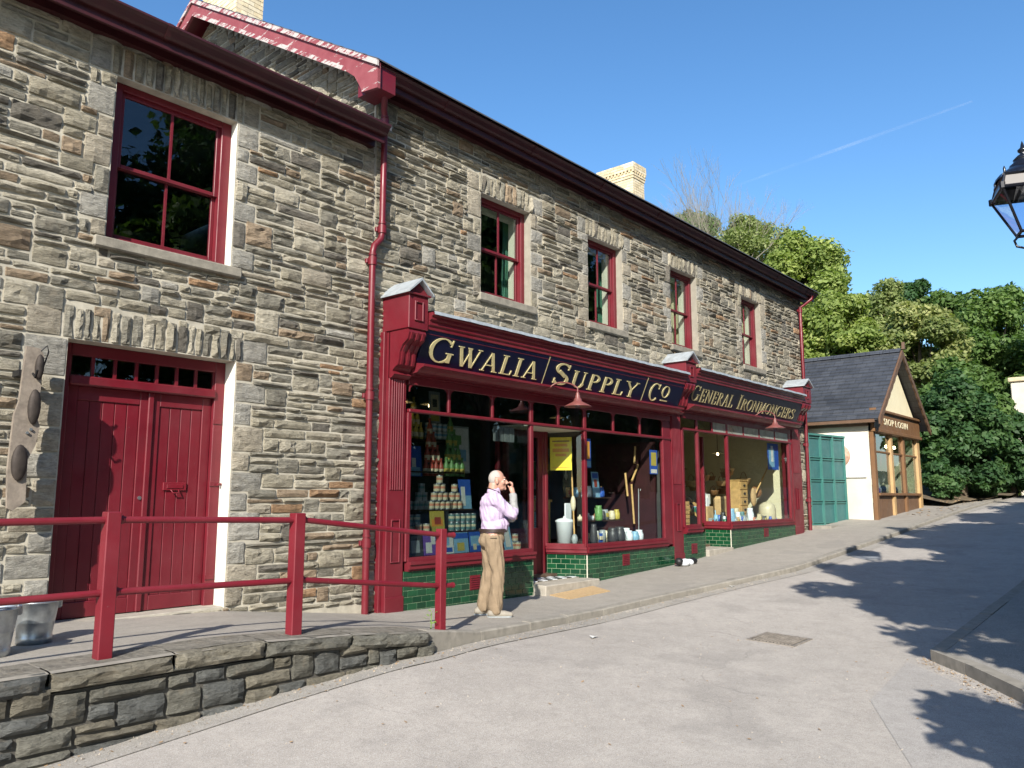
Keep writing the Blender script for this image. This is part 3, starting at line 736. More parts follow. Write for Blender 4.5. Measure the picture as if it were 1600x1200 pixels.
# room shells
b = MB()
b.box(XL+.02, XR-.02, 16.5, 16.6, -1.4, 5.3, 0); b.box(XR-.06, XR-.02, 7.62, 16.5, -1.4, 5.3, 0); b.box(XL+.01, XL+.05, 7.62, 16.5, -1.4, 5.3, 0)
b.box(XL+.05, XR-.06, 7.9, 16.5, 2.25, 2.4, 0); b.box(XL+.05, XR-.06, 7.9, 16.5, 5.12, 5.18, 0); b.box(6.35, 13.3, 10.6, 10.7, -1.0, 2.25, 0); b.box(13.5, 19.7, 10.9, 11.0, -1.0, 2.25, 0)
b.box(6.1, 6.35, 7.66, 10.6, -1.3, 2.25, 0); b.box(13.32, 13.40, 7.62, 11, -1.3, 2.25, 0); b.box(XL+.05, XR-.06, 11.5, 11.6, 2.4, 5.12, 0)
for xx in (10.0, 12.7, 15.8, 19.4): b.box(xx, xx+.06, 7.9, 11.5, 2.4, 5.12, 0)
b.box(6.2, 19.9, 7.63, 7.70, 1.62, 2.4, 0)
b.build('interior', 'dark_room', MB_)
b = MB(); b.box(19.30, 19.36, 7.55, 10.9, -1.2, 2.2, 0); b.box(13.41, 13.47, 7.62, 10.9, -1.2, 2.2, 0); b.box(13.48, 19.29, 10.82, 10.88, -1.2, 2.2, 0); b.box(13.48, 19.29, 7.72, 10.8, 2.19, 2.24, 0); b.build('cream_shop_wall', 'cream', MB_)
b = MB(); b.box(6.36, 13.3, 7.9, 10.6, -1.3, -1.22, 0); b.box(13.48, 19.3, 7.9, 10.9, -1.1, -1.0, 0); b.build('shop_floor', 'floor_in', MB_)
# roof, verge, bargeboard
zs = lambda Y: 5.33+(Y-7.2)*.605
slate = bpy.data.materials['slate_roof']
b = MB()
k = 0; Y = 7.14
while Y < 12.1:
    Y2 = min(12.12, Y+.26); b.prism([(Y, zs(Y)+.022), (Y2+.03, zs(Y2+.03)+.012), (Y2+.03, zs(Y2+.03)-.004), (Y, zs(Y)+.004)], 'x', 5.74, XR+.25); Y += .24
b.prism([(12.1, zs(12.1)+.02), (17.0, zs(7.2)), (17.0, zs(7.2)-.03), (12.1, zs(12.1)-.02)], 'x', 5.74, XR+.25); b.build('roof', slate, MB_, fix=True)
b = MB(); b.prism([(7.2, zs(7.2)-.03), (12.1, zs(12.1)-.03), (17, zs(7.2)-.04), (17, zs(7.2)-.06), (12.1, zs(12.1)-.06), (7.2, zs(7.2)-.06)], 'x', 5.82, XR+.2); b.build('roof_boarding', 'maroon', MB_, fix=True)
def barge(x, s, mat):
    t = .30; b = MB()
    b.prism([(7.16, zs(7.16)-.02), (12.1, zs(12.1)-.02), (17.0, zs(7.16)-.04), (17.0, zs(7.16)-.3), (12.1, zs(12.1)-t), (7.78, zs(7.78)-t), (7.62, zs(7.62)-.33), (7.52, zs(7.52)-.42), (7.46, zs(7.46)-.50), (7.16, zs(7.16)-.36)], 'x', x, x+.045)
    bo = b.build('bargeboard', mat, MB_, fix=True); b = MB()
    b.prism([(7.14, zs(7.14)-.0), (12.1, zs(12.1)-.0), (17.0, zs(7.14)-.02), (17.0, zs(7.14)-.09), (12.1, zs(12.1)-.075), (7.14, zs(7.14)-.075)], 'x', x-.03*s, x if s > 0 else x+.075)
    b.build('verge_fillet', 'flaking_strip', bo, fix=True)
    MB().prism([(7.80, zs(7.8)-t+.06), (12.1, zs(12.1)-t+.075), (12.1, zs(12.1)-t-.004), (7.80, zs(7.8)-t-.004)], 'x', x-.008, x).build('lower_fillet', 'flaking_strip', bo, fix=True); return bo
barge(5.76, 1, 'flaking_board'); 
MB().prism([(7.20, 4.98), (7.20, 5.32), (7.6, 5.50), (7.6, 4.98)], 'x', 5.81, 6.08).build('eaves_box', 'maroon', MB_, fix=True)
eaves(5.84, XR+.2, ZT, MB_, 0)
for xx in lin(7.0, 20, 7): gjoint(xx, ZT, MB_)
# chimneys in yellow brick
def chimney(x0, x1, y0, y1, z0, z1, corbel=True):
    c = MB(); c.box(x0+.006, x1-.006, y0+.006, y1-.006, z0, z1-.01); ch = c.build('chimney', 'mortar', MB_)
    BM = M.get('brick') or brick_material()
    bw, bh = .225, .078; nr = int((z1-z0)/bh); rnd = random.Random(2)
    S = MB(); meshes = []; allb = []
    for r in range(nr):
        z = z1-(r+1)*bh; p = 0
        if corbel: p = {1: .05, 2: .05, 3: .0, 4: .035, 0: .045, 5: .02}.get(r, 0)
        for face in range(2):
            a, e = ((y0-p, y1+p) if face == 0 else (x0-p+.1, x1+p)); o = -.11*(r % 2); u = a+o
            while u < e-.02:
                ua, ub = max(a, u), min(e, u+bw)
                if ub-ua > .03:
                    if corbel and r == 3 and int((u-a)/.11) % 2: pass
                    g = .005; dd = rnd.uniform(-.002, .002)
                    if face == 0: q = (x0-p+dd, x0-p+.1, ua+g, ub-g, z+g, z+bh-g)
                    else: q = (ua+g, ub-g, y0-p+dd, y0-p+.1, z+g, z+bh-g)
                    allb.append((r, q))
                u += bw if not (corbel and r == 3) else bw
        if corbel and r == 3:    # dentil course
            pass
    allb.sort(key=lambda t: t[0])
    for i, (r, q) in enumerate(allb):
        if i < 150: MB().box(*q).build('brick', BM, ch)
        else: S.box(*q)
    if S.v: o = S.build('bricks', BM, ch); o['kind'] = 'stuff'
    if corbel:
        D = MB(); y = y0-.05
        while y < y1: D.box(x0-.055, x0, y, y+.06, z1-4*bh+.005, z1-3*bh-.003); y += .12
        x = x0-.05
        while x < x1: D.box(x, x+.06, y0-.055, y0, z1-4*bh+.005, z1-3*bh-.003); x += .12
        D.build('dentil_course', BM, ch)
def brick_material():
    n = N('yellow_brick'); oi = n.n('ShaderNodeObjectInfo'); c = n.ramp(oi.outputs['Random'], [(0, (.55, .45, .28)), (.5, (.62, .52, .34)), (1, (.68, .60, .44))])
    c = n.mix(1, c, n.ramp(n.noise(8, 5), [(.3, .75), (.7, 1.15)]), 'MULTIPLY'); n.base(c); n.set(Roughness=.85); n.bump(n.noise(60, 4), .3, .004); M['brick'] = n.m; return n.m
chimney(18.6, 19.2, 11.5, 12.7, 8.0, 9.52); chimney(6.22, 6.72, 11.5, 12.7, 7.6, 9.3)
# downpipes
def downpipe(pts, parent_, collars, r=.042, nm='downpipe'):
    b = MB(); b.tube(pts, r, 12); o = b.build(nm, 'maroon', parent_)
    for c in collars:
        k = MB(); k.tube([(c[0], c[1], c[2]-.05), (c[0], c[1], c[2]+.05)], r+.014, 12); k.box(c[0]-.075, c[0]+.075, c[1]+.02, c[1]+.06, c[2]-.03, c[2]+.03, 0, .006)
        k.tube([(c[0], c[1], c[2]+.07), (c[0], c[1], c[2]+.095)], r+.009, 12); k.build('collar', 'maroon', o)
px = 6.17
dp = thing('downpipe', 'red downpipe between the two stone buildings, left of the shop sign', 'downpipe', (px, 7.5, -1.37))
downpipe([(5.98, 7.26, 5.24), (5.98, 7.26, 5.12), (6.02, 7.33, 5.02), (6.12, 7.46, 4.90), (px, 7.50, 4.82), (px, 7.5, 4.4), (px, 7.50, 3.26), (px-.02, 7.5, 3.19), (px-.12, 7.5, 3.08), (px-.14, 7.5, 3.0), (px-.14, 7.5, 2.2), (px-.12, 7.5, -1.37)], dp, [(px, 7.5, 4.74), (px, 7.5, 3.32), (px-.14, 7.5, 2.88), (px-.13, 7.5, 1.20), (px-.12, 7.5, -.55)], nm='pipe')
dp2 = thing('downpipe', 'red downpipe at the far right corner of the main stone building', 'downpipe', (20.1, 7.5, -.85))
downpipe([(20.42, 7.26, 5.22), (20.42, 7.28, 5.12), (20.3, 7.42, 4.98), (20.18, 7.5, 4.88), (20.18, 7.5, 3), (20.12, 7.5, -.85)], dp2, [(20.18, 7.5, 4.8), (20.17, 7.5, 2.7), (20.14, 7.5, 1.3), (20.12, 7.5, -.1)], nm='pipe')
# ================= shopfronts
def pilaster(x0, x1, zb, zcap, zblock, ztop, parent, side=True):
    """panelled, reeded pilaster with scrolled console and gabled lead cap"""
    b = MB(); y = F
    b.box(x0, x1, y, W+.1, zb-.25, zblock-.0, 0, .006)
    b.box(x0-.05, x0-.001, y+.06, W+.09, zb-.25, zblock, 0, .006)
    b.box(x0-.008, x1+.008, y-.016, y-.001, zb-.2, zb+.18, 0, .005)                 # plinth
    # reeds on the upper shaft
    n = 6; za, zc = zb+1.45, zblock-.55; ww = (x1-x0-.06)/n
    for i in range(n): b.box(x0+.03+ww*i+.006, x0+.03+ww*(i+1)-.006, y-.012, y-.001, za, zc, 0, .006)
    # sunk panel
    pa, pb = zb+.58, zb+1.1; m = (x0+x1)/2
    for q in ((m-.075, m-.055, pa, pb), (m+.055, m+.075, pa, pb), (m-.055, m+.055, pa, pa+.02), (m-.055, m+.055, pb-.02, pb)): b.box(q[0], q[1], y-.018, y-.001, q[2], q[3], 0, .006)
    p = b.build('pilaster', 'maroon', parent)
    c = MB(); zc0 = zblock-.56
    prof = [(y+.02, zblock), (7.12, zblock), (7.10, zblock-.05), (7.13, zblock-.13), (7.22, zblock-.19), (7.27, zblock-.27), (7.28, zblock-.36), (7.30, zblock-.43), (7.36, zblock-.46), (7.40, zblock-.50), (7.36, zblock-.54), (7.41, zblock-.58), (y+.02, zblock-.59)]
    c.prism(prof, 'x', x0+.0, x1-.0)
    for i in range(3):
        u = x0+.05+(x1-x0-.10)*i/2
        c.prism([(a-.018, z) for a, z in prof[2:8]]+[(a+.02, z) for a, z in prof[2:8]][::-1], 'x', u-.018, u+.018)
    c.build('console', 'maroon', p, fix=True)
    c = MB(); c.box(x0-.02, x1+.02, 7.09, W-.01, zblock, ztop, 0, .006); c.box(x0-.045, x1+.045, 7.06, W-.02, ztop, ztop+.025, 0, .006)
    m = (x0+x1)/2
    za, zc = zblock+.1, ztop-.07
    for q in ((m-.075, m-.05, za, zc), (m+.05, m+.075, za, zc), (m-.05, m+.05, za, za+.022), (m-.05, m+.05, zc-.022, zc)): c.box(q[0], q[1], 7.070, 7.088, q[2], q[3], 0, .006)
    c.prism([(x0-.03, ztop+.026), (x1+.03, ztop+.026), (m, ztop+.17)], 'y', 7.10, W-.02)
    c.build('cap_block', 'maroon', p, fix=True)
    l = MB(); t = .022
    l.prism([(x0-.065, ztop+.012), (m, ztop+.19), (x1+.065, ztop+.012), (x1+.065, ztop+.012+t), (m, ztop+.19+t+.01), (x0-.065, ztop+.012+t)], 'y', 7.03, W-.008)
    l.build('lead_cap', 'lead', p, fix=True)
    return p
def moulding(x0, x1, prof, name, mat, parent, mitre=None):
    return MB().prism(prof, 'x', x0, x1).build(name, mat, parent, fix=True)
def cornice(x0, x1, zt, parent):
    # zt = outer top edge of cornice
    moulding(x0, x1, [(7.02, zt), (7.02, zt-.035), (7.05, zt-.05), (7.05, zt-.085), (7.085, zt-.10), (7.085, zt-.15), (7.11, zt-.165), (7.11, zt-.205), (7.14, zt-.22), (7.14, zt-.26), (7.5, zt-.26), (7.5, zt)], 'cornice', 'maroon', parent)
    v = []; n = 40
    rnd = random.Random(int(x0*10))
    l = MB(); prof = []
    for i in range(n+1):
        x = x0+(x1-x0)*i/n; j = rnd.uniform(-.004, .006)
        v += [(x, W-.012, zt+.12+rnd.uniform(-.01, .025)), (x, W-.016, zt+.10), (x, 7.0, zt+.012+j), (x, 6.992, zt-.03+j)]
    l.add(v, [(4*i+k, 4*i+4+k, 4*i+5+k, 4*i+1+k) for i in range(n) for k in range(3)]); l.build('lead_flashing', 'lead', parent)
# ---- lettering as raised strokes
def glyph(ch):
    T, S, B = .135, .045, .045
    A = []
    def L(x0, y0, x1, y1, w): A.append(('L', x0, y0, x1, y1, w))
    def arc(cx, cy, rx, ry, a0, a1, wt=T, wn=S): A.append(('A', cx, cy, rx, ry, a0, a1, wt, wn))
    def sf(x, y, l=.13): A.append(('L', x-l, y, x+l, y, .042))
    b, t = .021, .979
    if ch == 'G': arc(.44, .5, .38, .475, 42, 320); L(.76, .05, .76, .42, T); sf(.76, .42, .14); L(.745, .70, .775, .97, S); w = .95
    elif ch == 'C': arc(.44, .5, .38, .475, 42, 318); L(.73, .70, .76, .97, S); w = .86
    elif ch in 'O0': arc(.44, .5, .36, .475, 0, 360); w = .9
    elif ch == 'W': L(.08, t, .34, b, T); L(.36, b, .60, t, S); L(.50, t, .76, b, T); L(.78, b, 1.02, t, S); sf(.09, t); sf(.52, t, .1); sf(1.02, t, .1); w = 1.12
    elif ch == 'A': L(.12, b, .42, t, S); L(.42, t, .72, b, T); L(.22, .32, .62, .32, B); sf(.12, b, .11); sf(.74, b, .13); w = .86
    elif ch == 'L': L(.2, b, .2, t, T); sf(.2, t, .15); L(.06, b, .62, b, B); L(.62, .02, .66, .26, S); w = .68
    elif ch == 'I': L(.2, b, .2, t, T); sf(.2, t, .15); sf(.2, b, .15); w = .40
    elif ch == 'S': arc(.34, .74, .25, .225, 25, 250, .12, .06); arc(.34, .26, .27, .235, 205, 430, .13, .06); L(.56, .72, .585, .96, S); L(.08, .04, .10, .28, S); L(.20, .62, .50, .40, .15); w = .70
    elif ch == 'U': L(.18, .3, .18, t, T); arc(.43, .3, .25, .28, 180, 360, T, S); L(.68, .3, .68, t, S); sf(.18, t); sf(.68, t, .1); w = .86
    elif ch == 'P': L(.2, b, .2, t, T); arc(.32, .735, .28, .22, -90, 90, .14, .05); L(.18, .955, .34, .955, B); L(.2, .515, .34, .515, B); sf(.2, b, .15); w = .70
    elif ch == 'R': L(.2, b, .2, t, T); arc(.32, .735, .26, .22, -90, 90, .14, .05); L(.18, .955, .34, .955, B); L(.2, .515, .34, .515, B); sf(.2, b, .13); L(.36, .5, .70, b, .13); sf(.72, b, .08); w = .80
    elif ch == 'Y': L(.08, t, .42, .46, T); L(.74, t, .44, .46, S); L(.42, b, .42, .5, T); sf(.09, t); sf(.75, t, .1); sf(.42, b); w = .86
    elif ch == 'E': L(.2, b, .2, t, T); L(.1, t-.005, .60, t-.005, B); L(.1, b, .62, b, B); L(.2, .5, .5, .5, B); L(.6, .75, .62, .97, S); L(.62, .02, .65, .26, S); L(.5, .4, .5, .6, .04); w = .72
    elif ch == 'N': L(.17, b, .17, t, S); L(.15, t, .72, b, T); L(.74, b, .74, t, S); sf(.13, t, .12); sf(.17, b, .1); sf(.74, t, .1); w = .92
    elif ch == 'M': L(.15, b, .2, t, S); L(.2, t, .50, .1, T); L(.50, .1, .80, t, S); L(.82, t, .86, b, T); sf(.16, t, .08); sf(.15, b, .1); sf(.86, t, .1); sf(.87, b, .12); w = 1.05
    else: w = .5
    return A, w
def letter(ch, h, O, U, V, Nn, mat, parent, xs=1.0):
    A, w = glyph(ch); b = MB(); k = 0; th = .010
    def P(x, y, o): return O+U*(x*h*xs)+V*(y*h)+Nn*o
    for s in A:
        o1 = th+k*.0006; k += 1
        if s[0] == 'L':
            _, x0, y0, x1, y1, wd = s; d = Vector((x1-x0, y1-y0))
            if abs(d.y) < 1e-6: q = Vector((0, 1))
            elif abs(d.x)/abs(d.y) < 1.2: q = Vector((1, 0))
            else: q = Vector((-d.y, d.x)).normalized()
            hw = wd/2*(1.0)
            c = [(x0-q.x*hw, y0-q.y*hw), (x1-q.x*hw, y1-q.y*hw), (x1+q.x*hw, y1+q.y*hw), (x0+q.x*hw, y0+q.y*hw)]
            v = [P(x, y, o1) for x, y in c]+[P(x, y, 0) for x, y in c]
            b.add(v, [(0, 1, 2, 3), (0, 4, 5, 1), (1, 5, 6, 2), (2, 6, 7, 3), (3, 7, 4, 0)])
        else:
            _, cx, cy, rx, ry, a0, a1, wt, wn = s; n = max(8, int(abs(a1-a0)/15)); v = []
            for i in range(n+1):
                a = R(a0+(a1-a0)*i/n); wd = wn+(wt-wn)*abs(math.cos(a))**1.3
                for e in (-1, 1):
                    x, y = cx+(rx+e*wd/2)*math.cos(a), cy+(ry+e*min(wd, .09)/2)*math.sin(a)
                    if abs(math.cos(a)) > .5: pass
                    v += [P(x, y, o1), P(x, y, 0)]
            f = []
            for i in range(n):
                q = 4*i; f += [(q, q+4, q+6, q+2), (q, q+1, q+5, q+4), (q+2, q+6, q+7, q+3)]
            b.add(v, f)
    b.build('letter', mat, parent, fix=True); return w
def words(txt, x0, x1, yb, zb, tilt, heights, mat, parent, gap=.10, sp=.35):
    yb = 7.30-(.18/.405)*(zb-1.655)-.001 if mat == 'gold' else 7.30-(.18/.435)*(zb-1.765)-.001
    """tilt=(dY,dZ) unit up direction of the board; lays letters between x0 and x1"""
    V = Vector((0, tilt[0], tilt[1])).normalized(); U = Vector((1, 0, 0)); Nn = U.cross(V); Nn = Nn if Nn.y < 0 else -Nn
    tot = 0
    for i, ch in enumerate(txt): tot += (sp if ch == ' ' else glyph(ch)[1]+gap)*heights(i)
    xs = (x1-x0)/tot; x = x0
    for i, ch in enumerate(txt):
        h = heights(i)
        if ch != ' ':
            letter(ch, h, Vector((x, yb, zb))+Nn*.002, U, V, Nn, mat, parent, xs)
            x += (glyph(ch)[1]+gap)*h*xs
        else: x += sp*h*xs
def signboard(x0, x1, zb, zt, mat, parent, y0=7.30, y1=7.12):
    b = MB(); b.prism([(y0, zb), (y1, zt), (y1+.05, zt), (y0+.05, zb)], 'x', x0, x1); return b.build('sign_board', mat, parent, fix=True)
def tiles(frame, u0, u1, zb_f, zt, parent, name='stall_riser'):
    """glazed brick tiles on a stall riser; zb_f(u) = pavement height"""
    O, U, V, Nn = [Vector(a) for a in frame]
    zlow = min(zb_f(u) for u in lin(u0, u1, 8))-.12
    b = MB(); P = lambda u, v, w=0: O+U*u+V*v+Nn*w
    b.quad(P(u0, zlow), P(u1, zlow), P(u1, zt), P(u0, zt)); w_ = b.build(name, 'grout', parent)
    r = 0; th, tw, g = .078, .155, .006; v = zt-th; rnd = random.Random(int(u0*7)); S = MB(); cnt = 0
    while v > zlow:
        u = u0-(tw/2 if r % 2 else 0)
        while u < u1-.01:
            a, c = max(u, u0)+g/2, min(u+tw, u1)-g/2
            if c-a > .02 and v+th > zb_f((a+c)/2)-.03:
                w = .006+rnd.uniform(-.0008, .0008); B = .004
                q = [P(a, v+g, 0), P(c, v+g, 0), P(c, v+th, 0), P(a, v+th, 0)]+[P(a+B, v+g+B, w), P(c-B, v+g+B, w), P(c-B, v+th-B, w), P(a+B, v+th-B, w)]
                MB().add(q, [(4, 5, 6, 7), (0, 1, 5, 4), (1, 2, 6, 5), (2, 3, 7, 6), (3, 0, 4, 7)]).build('tile', 'tile', w_)
            u += tw
        v -= th; r += 1
    return w_
def vent(x, z, parent, w=.20, h=.19, y=F):
    b = MB(); b.box(x-w/2, x+w/2, y-.012, y-.007, z-h/2, z+h/2, 0)
    for i in range(6): b.box(x-w/2+.012, x+w/2-.012, y-.022, y-.011, z-h/2+.012+i*(h-.02)/6, z-h/2+.012+i*(h-.02)/6+.014, 0, .003)
    b.build('air_vent', 'maroon', parent)
def window_bay(pts, zs_, zr, zt, parent, mulls, arch=True, zarch=None):
    pass
def seg_box(b, p, q, th, z0, z1, bev=0):
    """wall-like box along plan segment p->q, thickness centred"""
    p = Vector(p); q = Vector(q); t = (q-p).normalized(); n = Vector((-t.y, t.x))*th/2
    c = [p-n, q-n, q+n, p+n]; v = [(a.x, a.y, z0) for a in c]+[(a.x, a.y, z1) for a in c]
    b.add(v, [(3, 2, 1, 0), (4, 5, 6, 7), (0, 1, 5, 4), (1, 2, 6, 5), (2, 3, 7, 6), (3, 0, 4, 7)])
def bay(path, zsill, zrail, parent, posts=.05, gm='glass'):
    """window with posts at the plan points, sill moulding, and one glass pane per segment"""
    b = MB()
    for x, y in path: b.box(x-posts/2, x+posts/2, y-.01, y+.06, zsill, zrail, 0, .008)
    for p, q in zip(path, path[1:]):
        seg_box(b, p, q, .055, zsill, zsill+.05)
    fr = b.build('shop_window', 'maroon', parent)
    s = MB()
    for i, (p, q) in enumerate(zip(path, path[1:])):
        P, Q = Vector(p), Vector(q); t = (Q-P).normalized(); n = Vector((t.y, -t.x))
        for (o, z0, z1) in ((.075, -.035, .0), (.055, -.09, -.035), (.025, -.115, -.09)):
            a = P-t*(.02 if i else 0); c = Q+t*.02
            v = [a+n*o, c+n*o, c-n*.06, a-n*.06]
            s.add([(k.x, k.y, zsill+z0) for k in v]+[(k.x, k.y, zsill+z1-.001*i-.0005) for k in v], [(3, 2, 1, 0), (4, 5, 6, 7), (0, 1, 5, 4), (1, 2, 6, 5), (2, 3, 7, 6), (3, 0, 4, 7)])
    s.build('sill_moulding', 'maroon', fr, fix=True)
    for p, q in zip(path, path[1:]):
        g = MB(); seg_box(g, (p[0], p[1]+.025), (q[0], q[1]+.025), .005, zsill+.05, zrail); g.build('pane', gm, fr)
    return fr
def transom(x0, x1, mull, big, zr, zt, parent):
    """rail, small arched top lights and architrave"""
    b = MB(); b.box(x0, x1, F-.025, F+.05, zr-.045, zr, 0, .010); b.box(x0, x1, F-.008, F+.05, zt, zt+.24, 0, .006)
    for m in mull:
        w = .035 if m in big else .022; b.box(m-w, m+w, F-.004, F+.045, zr, zt, 0, .005)
    o = b.build('transom', 'maroon', parent)
    xs = sorted(set([x0]+list(mull)+[x1]))
    c = MB()
    for a, e in zip(xs, xs[1:]):
        r = .09
        for s_, x in ((1, a+.02), (-1, e-.02)):
            poly = [(x, zt+.001), (x, zt-r)]+[(x+s_*r*(1-math.cos(k)), zt-r+r*math.sin(k)) for k in [R(i) for i in (20, 40, 60, 80, 90)]]
            c.prism(poly, 'y', F+.0, F+.03)
        MB().box(a, e, F+.012, F+.016, zr, zt).build('pane', 'glass' if x0 < 13 or a < 14.8 else 'glass_top', o)
    c.build('spandrels', 'maroon', o, fix=True)
zf = lambda X: lerpt(BASE, X)+.0
# --- first shop: GWALIA SUPPLY Co
pilaster(6.30, 6.58, -1.38, 0, 2.03, 2.45, MB_)
pilaster(13.20, 13.56, -1.23, 0, 2.13, 2.50, MB_)
pilaster(19.02, 19.50, -.90, 0, 2.26, 2.64, MB_)
MB().box(19.5, 19.78, F+.07, W+.1, -1.2, 2.25, 0, .006).build('pilaster_return', 'maroon', MB_)
cornice(6.62, 13.17, 2.27, MB_); cornice(13.60, 18.98, 2.42, MB_)
sb = signboard(6.60, 13.18, 1.655, 2.06, 'navy', MB_)
TL = (-.18, .405)
words('GWALIA', 6.74, 8.98, 7.29, 1.70, TL, lambda i: .33 if i == 0 else .27, 'gold', sb)
words('SUPPLY', 9.30, 11.72, 7.29, 1.69, TL, lambda i: .34 if i == 0 else .265, 'gold', sb)
words('C', 12.06, 12.42, 7.29, 1.69, TL, lambda i: .33, 'gold', sb)
words('O', 12.46, 12.76, 7.26, 1.775, TL, lambda i: .22, 'gold', sb)
V_ = Vector((0, TL[0], TL[1])).normalized(); N_ = Vector((0, -V_.z, V_.y))
def board_bar(xa, xb, s0, s1, mat, skew=0):
    O = Vector((0, 7.30, 1.655))
    c = [O+Vector((xa, 0, 0))+V_*s0, O+Vector((xb, 0, 0))+V_*s0, O+Vector((xb+skew, 0, 0))+V_*s1, O+Vector((xa+skew, 0, 0))+V_*s1]
    v = [p+N_*.008 for p in c]+[p+N_*.0 for p in c]
    MB().add(v, [(0, 1, 2, 3), (0, 4, 5, 1), (1, 5, 6, 2), (2, 6, 7, 3), (3, 7, 4, 0)]).build('letter_bar' if mat == 'gold' else 'board_joint', mat, sb, fix=True)
board_bar(12.50, 12.74, .065, .085, 'gold')
board_bar(9.10, 9.112, .01, .43, 'gold_dull'); board_bar(11.88, 11.892, .01, .43, 'gold_dull')
sb2 = signboard(13.58, 19.0, 1.765, 2.20, 'black_sign', MB_)
words('GENERAL', 13.62, 15.42, 7.29, 1.83, TL, lambda i: .31 if i == 0 else .27, 'gold_dull', sb2, .08)
words('IRONMONGERS', 15.62, 18.72, 7.29, 1.83, TL, lambda i: .31 if i == 0 else .25, 'gold_dull', sb2, .06)
for (x0, x1, z) in ((6.60, 13.18, 1.655), (13.58, 19.0, 1.765)):
    moulding(x0, x1, [(7.15, z-.025), (7.15, z-.055), (7.19, z-.065), (7.24, z-.09), (7.28, z-.12), (7.38, z-.13), (7.38, z-.155), (7.5, z-.155), (7.5, z-.003), (7.29, z-.003)], 'sign_moulding', 'maroon', MB_)
transom(6.62, 13.16, [7.34, 8.20, 9.06, 9.72, 10.42, 11.25, 12.10, 12.9], [9.06, 10.42], 1.09, 1.40, MB_)
transom(13.60, 18.98, [14.22, 14.88, 15.54, 16.35, 17.17, 18.04], [14.22, 15.54], 1.31, 1.61, MB_)
b = MB(); b.box(13.60, 18.98, F-.005, F+.05, 1.5, 1.64); b.box(12.9, 13.16, F+.0, F+.06, -.88, 1.4, 0, .01); b.box(18.84, 18.98, F+.0, F+.06, -.70, 1.6, 0, .01); b.build('door_case', 'maroon', MB_)
bay([(6.64, F), (9.06, F), (9.06, 8.1)], -.80, 1.045, MB_, .07)
bay([(10.18, 8.06), (10.42, F), (12.90, F)], -.80, 1.045, MB_, .07, 'glass_iron')
bay([(13.62, F), (14.24, F), (14.40, 8.0)], -.59, 1.265, MB_, .07, 'glass_iron')
bay([(15.50, 8.0), (15.54, F), (18.84, F)], -.57, 1.265, MB_, .07, 'glass_iron')
fr1 = ((0, F, 0), (1, 0, 0), (0, 0, 1), (0, -1, 0))
def tframe(p, q):
    p = Vector((*p, 0)); q = Vector((*q, 0)); t = (q-p).normalized(); return (p, t, Vector((0, 0, 1)), Vector((t.y, -t.x, 0))), (q-p).length
tiles(fr1, 6.585, 9.09, zf, -.915, MB_)
tiles(fr1, 10.43, 13.195, zf, -.915, MB_)
f_, L_ = tframe((10.18, 8.06), (10.425, F)); tiles(f_, 0, L_, lambda u: -1.25, -.915, MB_)
tiles(fr1, 13.565, 14.42, zf, -.705, MB_)
tiles(fr1, 15.54, 19.015, zf, -.685, MB_)
f_, L_ = tframe((15.50, 8.0), (15.54, F)); tiles(f_, 0, L_, lambda u: -1.05, -.685, MB_)
MB().box(9.085, 9.10, F+.01, 8.1, -1.4, -.915).build('riser_return', 'tile', MB_)
b = MB(); b.box(10.420, 10.434, F-.009, F+.002, -1.4, -.92); b.box(15.532, 15.546, F-.009, F+.002, -1.2, -.69); b.build('corner_bead', 'cream_white', MB_)
vent(7.85, -1.14, MB_); vent(11.55, -1.06, MB_, .22); vent(13.95, -.99, MB_, .22); vent(17.3, -.80, MB_, .24)
# doorway: step, striped tile floor, door
st_ = MB(); st_.box(9.10, 10.46, F-.22, F+.12, -1.50, -1.275, 0, .012); st_.build('door_step', 'step', MB_)
for x_ in (14.44,): MB().box(14.44, 15.53, F-.06, F+.5, -1.35, -1.04, 0, .012).build('door_step', 'step', MB_)
fl = MB(); fl.box(9.10, 10.44, F+.12, 8.12, -1.40, -1.262); flo = fl.build('lobby_floor', 'step', MB_)
for i in range(11):
    for j in range(5):
        x = 9.11+i*.121; y = F+.13+j*.125
        if x+.115 < 10.40-(y-F)*.38:
            MB().box(x, x+.116, y, y+.12, -1.262, -1.254).build('floor_tile', 'white' if (i+j) % 2 else 'iron', flo)
d = MB(); d.box(9.10, 9.16, 8.06, 8.14, -1.25, 1.04, 0, .005); d.box(10.08, 10.14, 8.06, 8.14, -1.25, 1.04, 0, .005); d.box(9.16, 10.08, 8.08, 8.12, -1.25, -.5, 0, .004)
d.box(9.16, 9.26, 8.07, 8.13, -.5, 1.04, 0, .005); d.box(9.98, 10.08, 8.07, 8.13, -.5, 1.04, 0, .005); d.box(9.26, 9.98, 8.07, 8.13, .94, 1.04, 0, .005)
do = d.build('shop_door', 'maroon', MB_)
MB().box(9.26, 9.98, 8.09, 8.095, -.5, .94).build('pane', 'glass', do)
MB().tube([(9.21, 8.06, -.1), (9.21, 8.0, -.1)], .022, 10).build('handle', 'gold', do)
MB().box(9.10, 10.44, F+.055, 8.2, 1.046, 1.08).build('lobby_ceiling', 'cream_white', MB_)
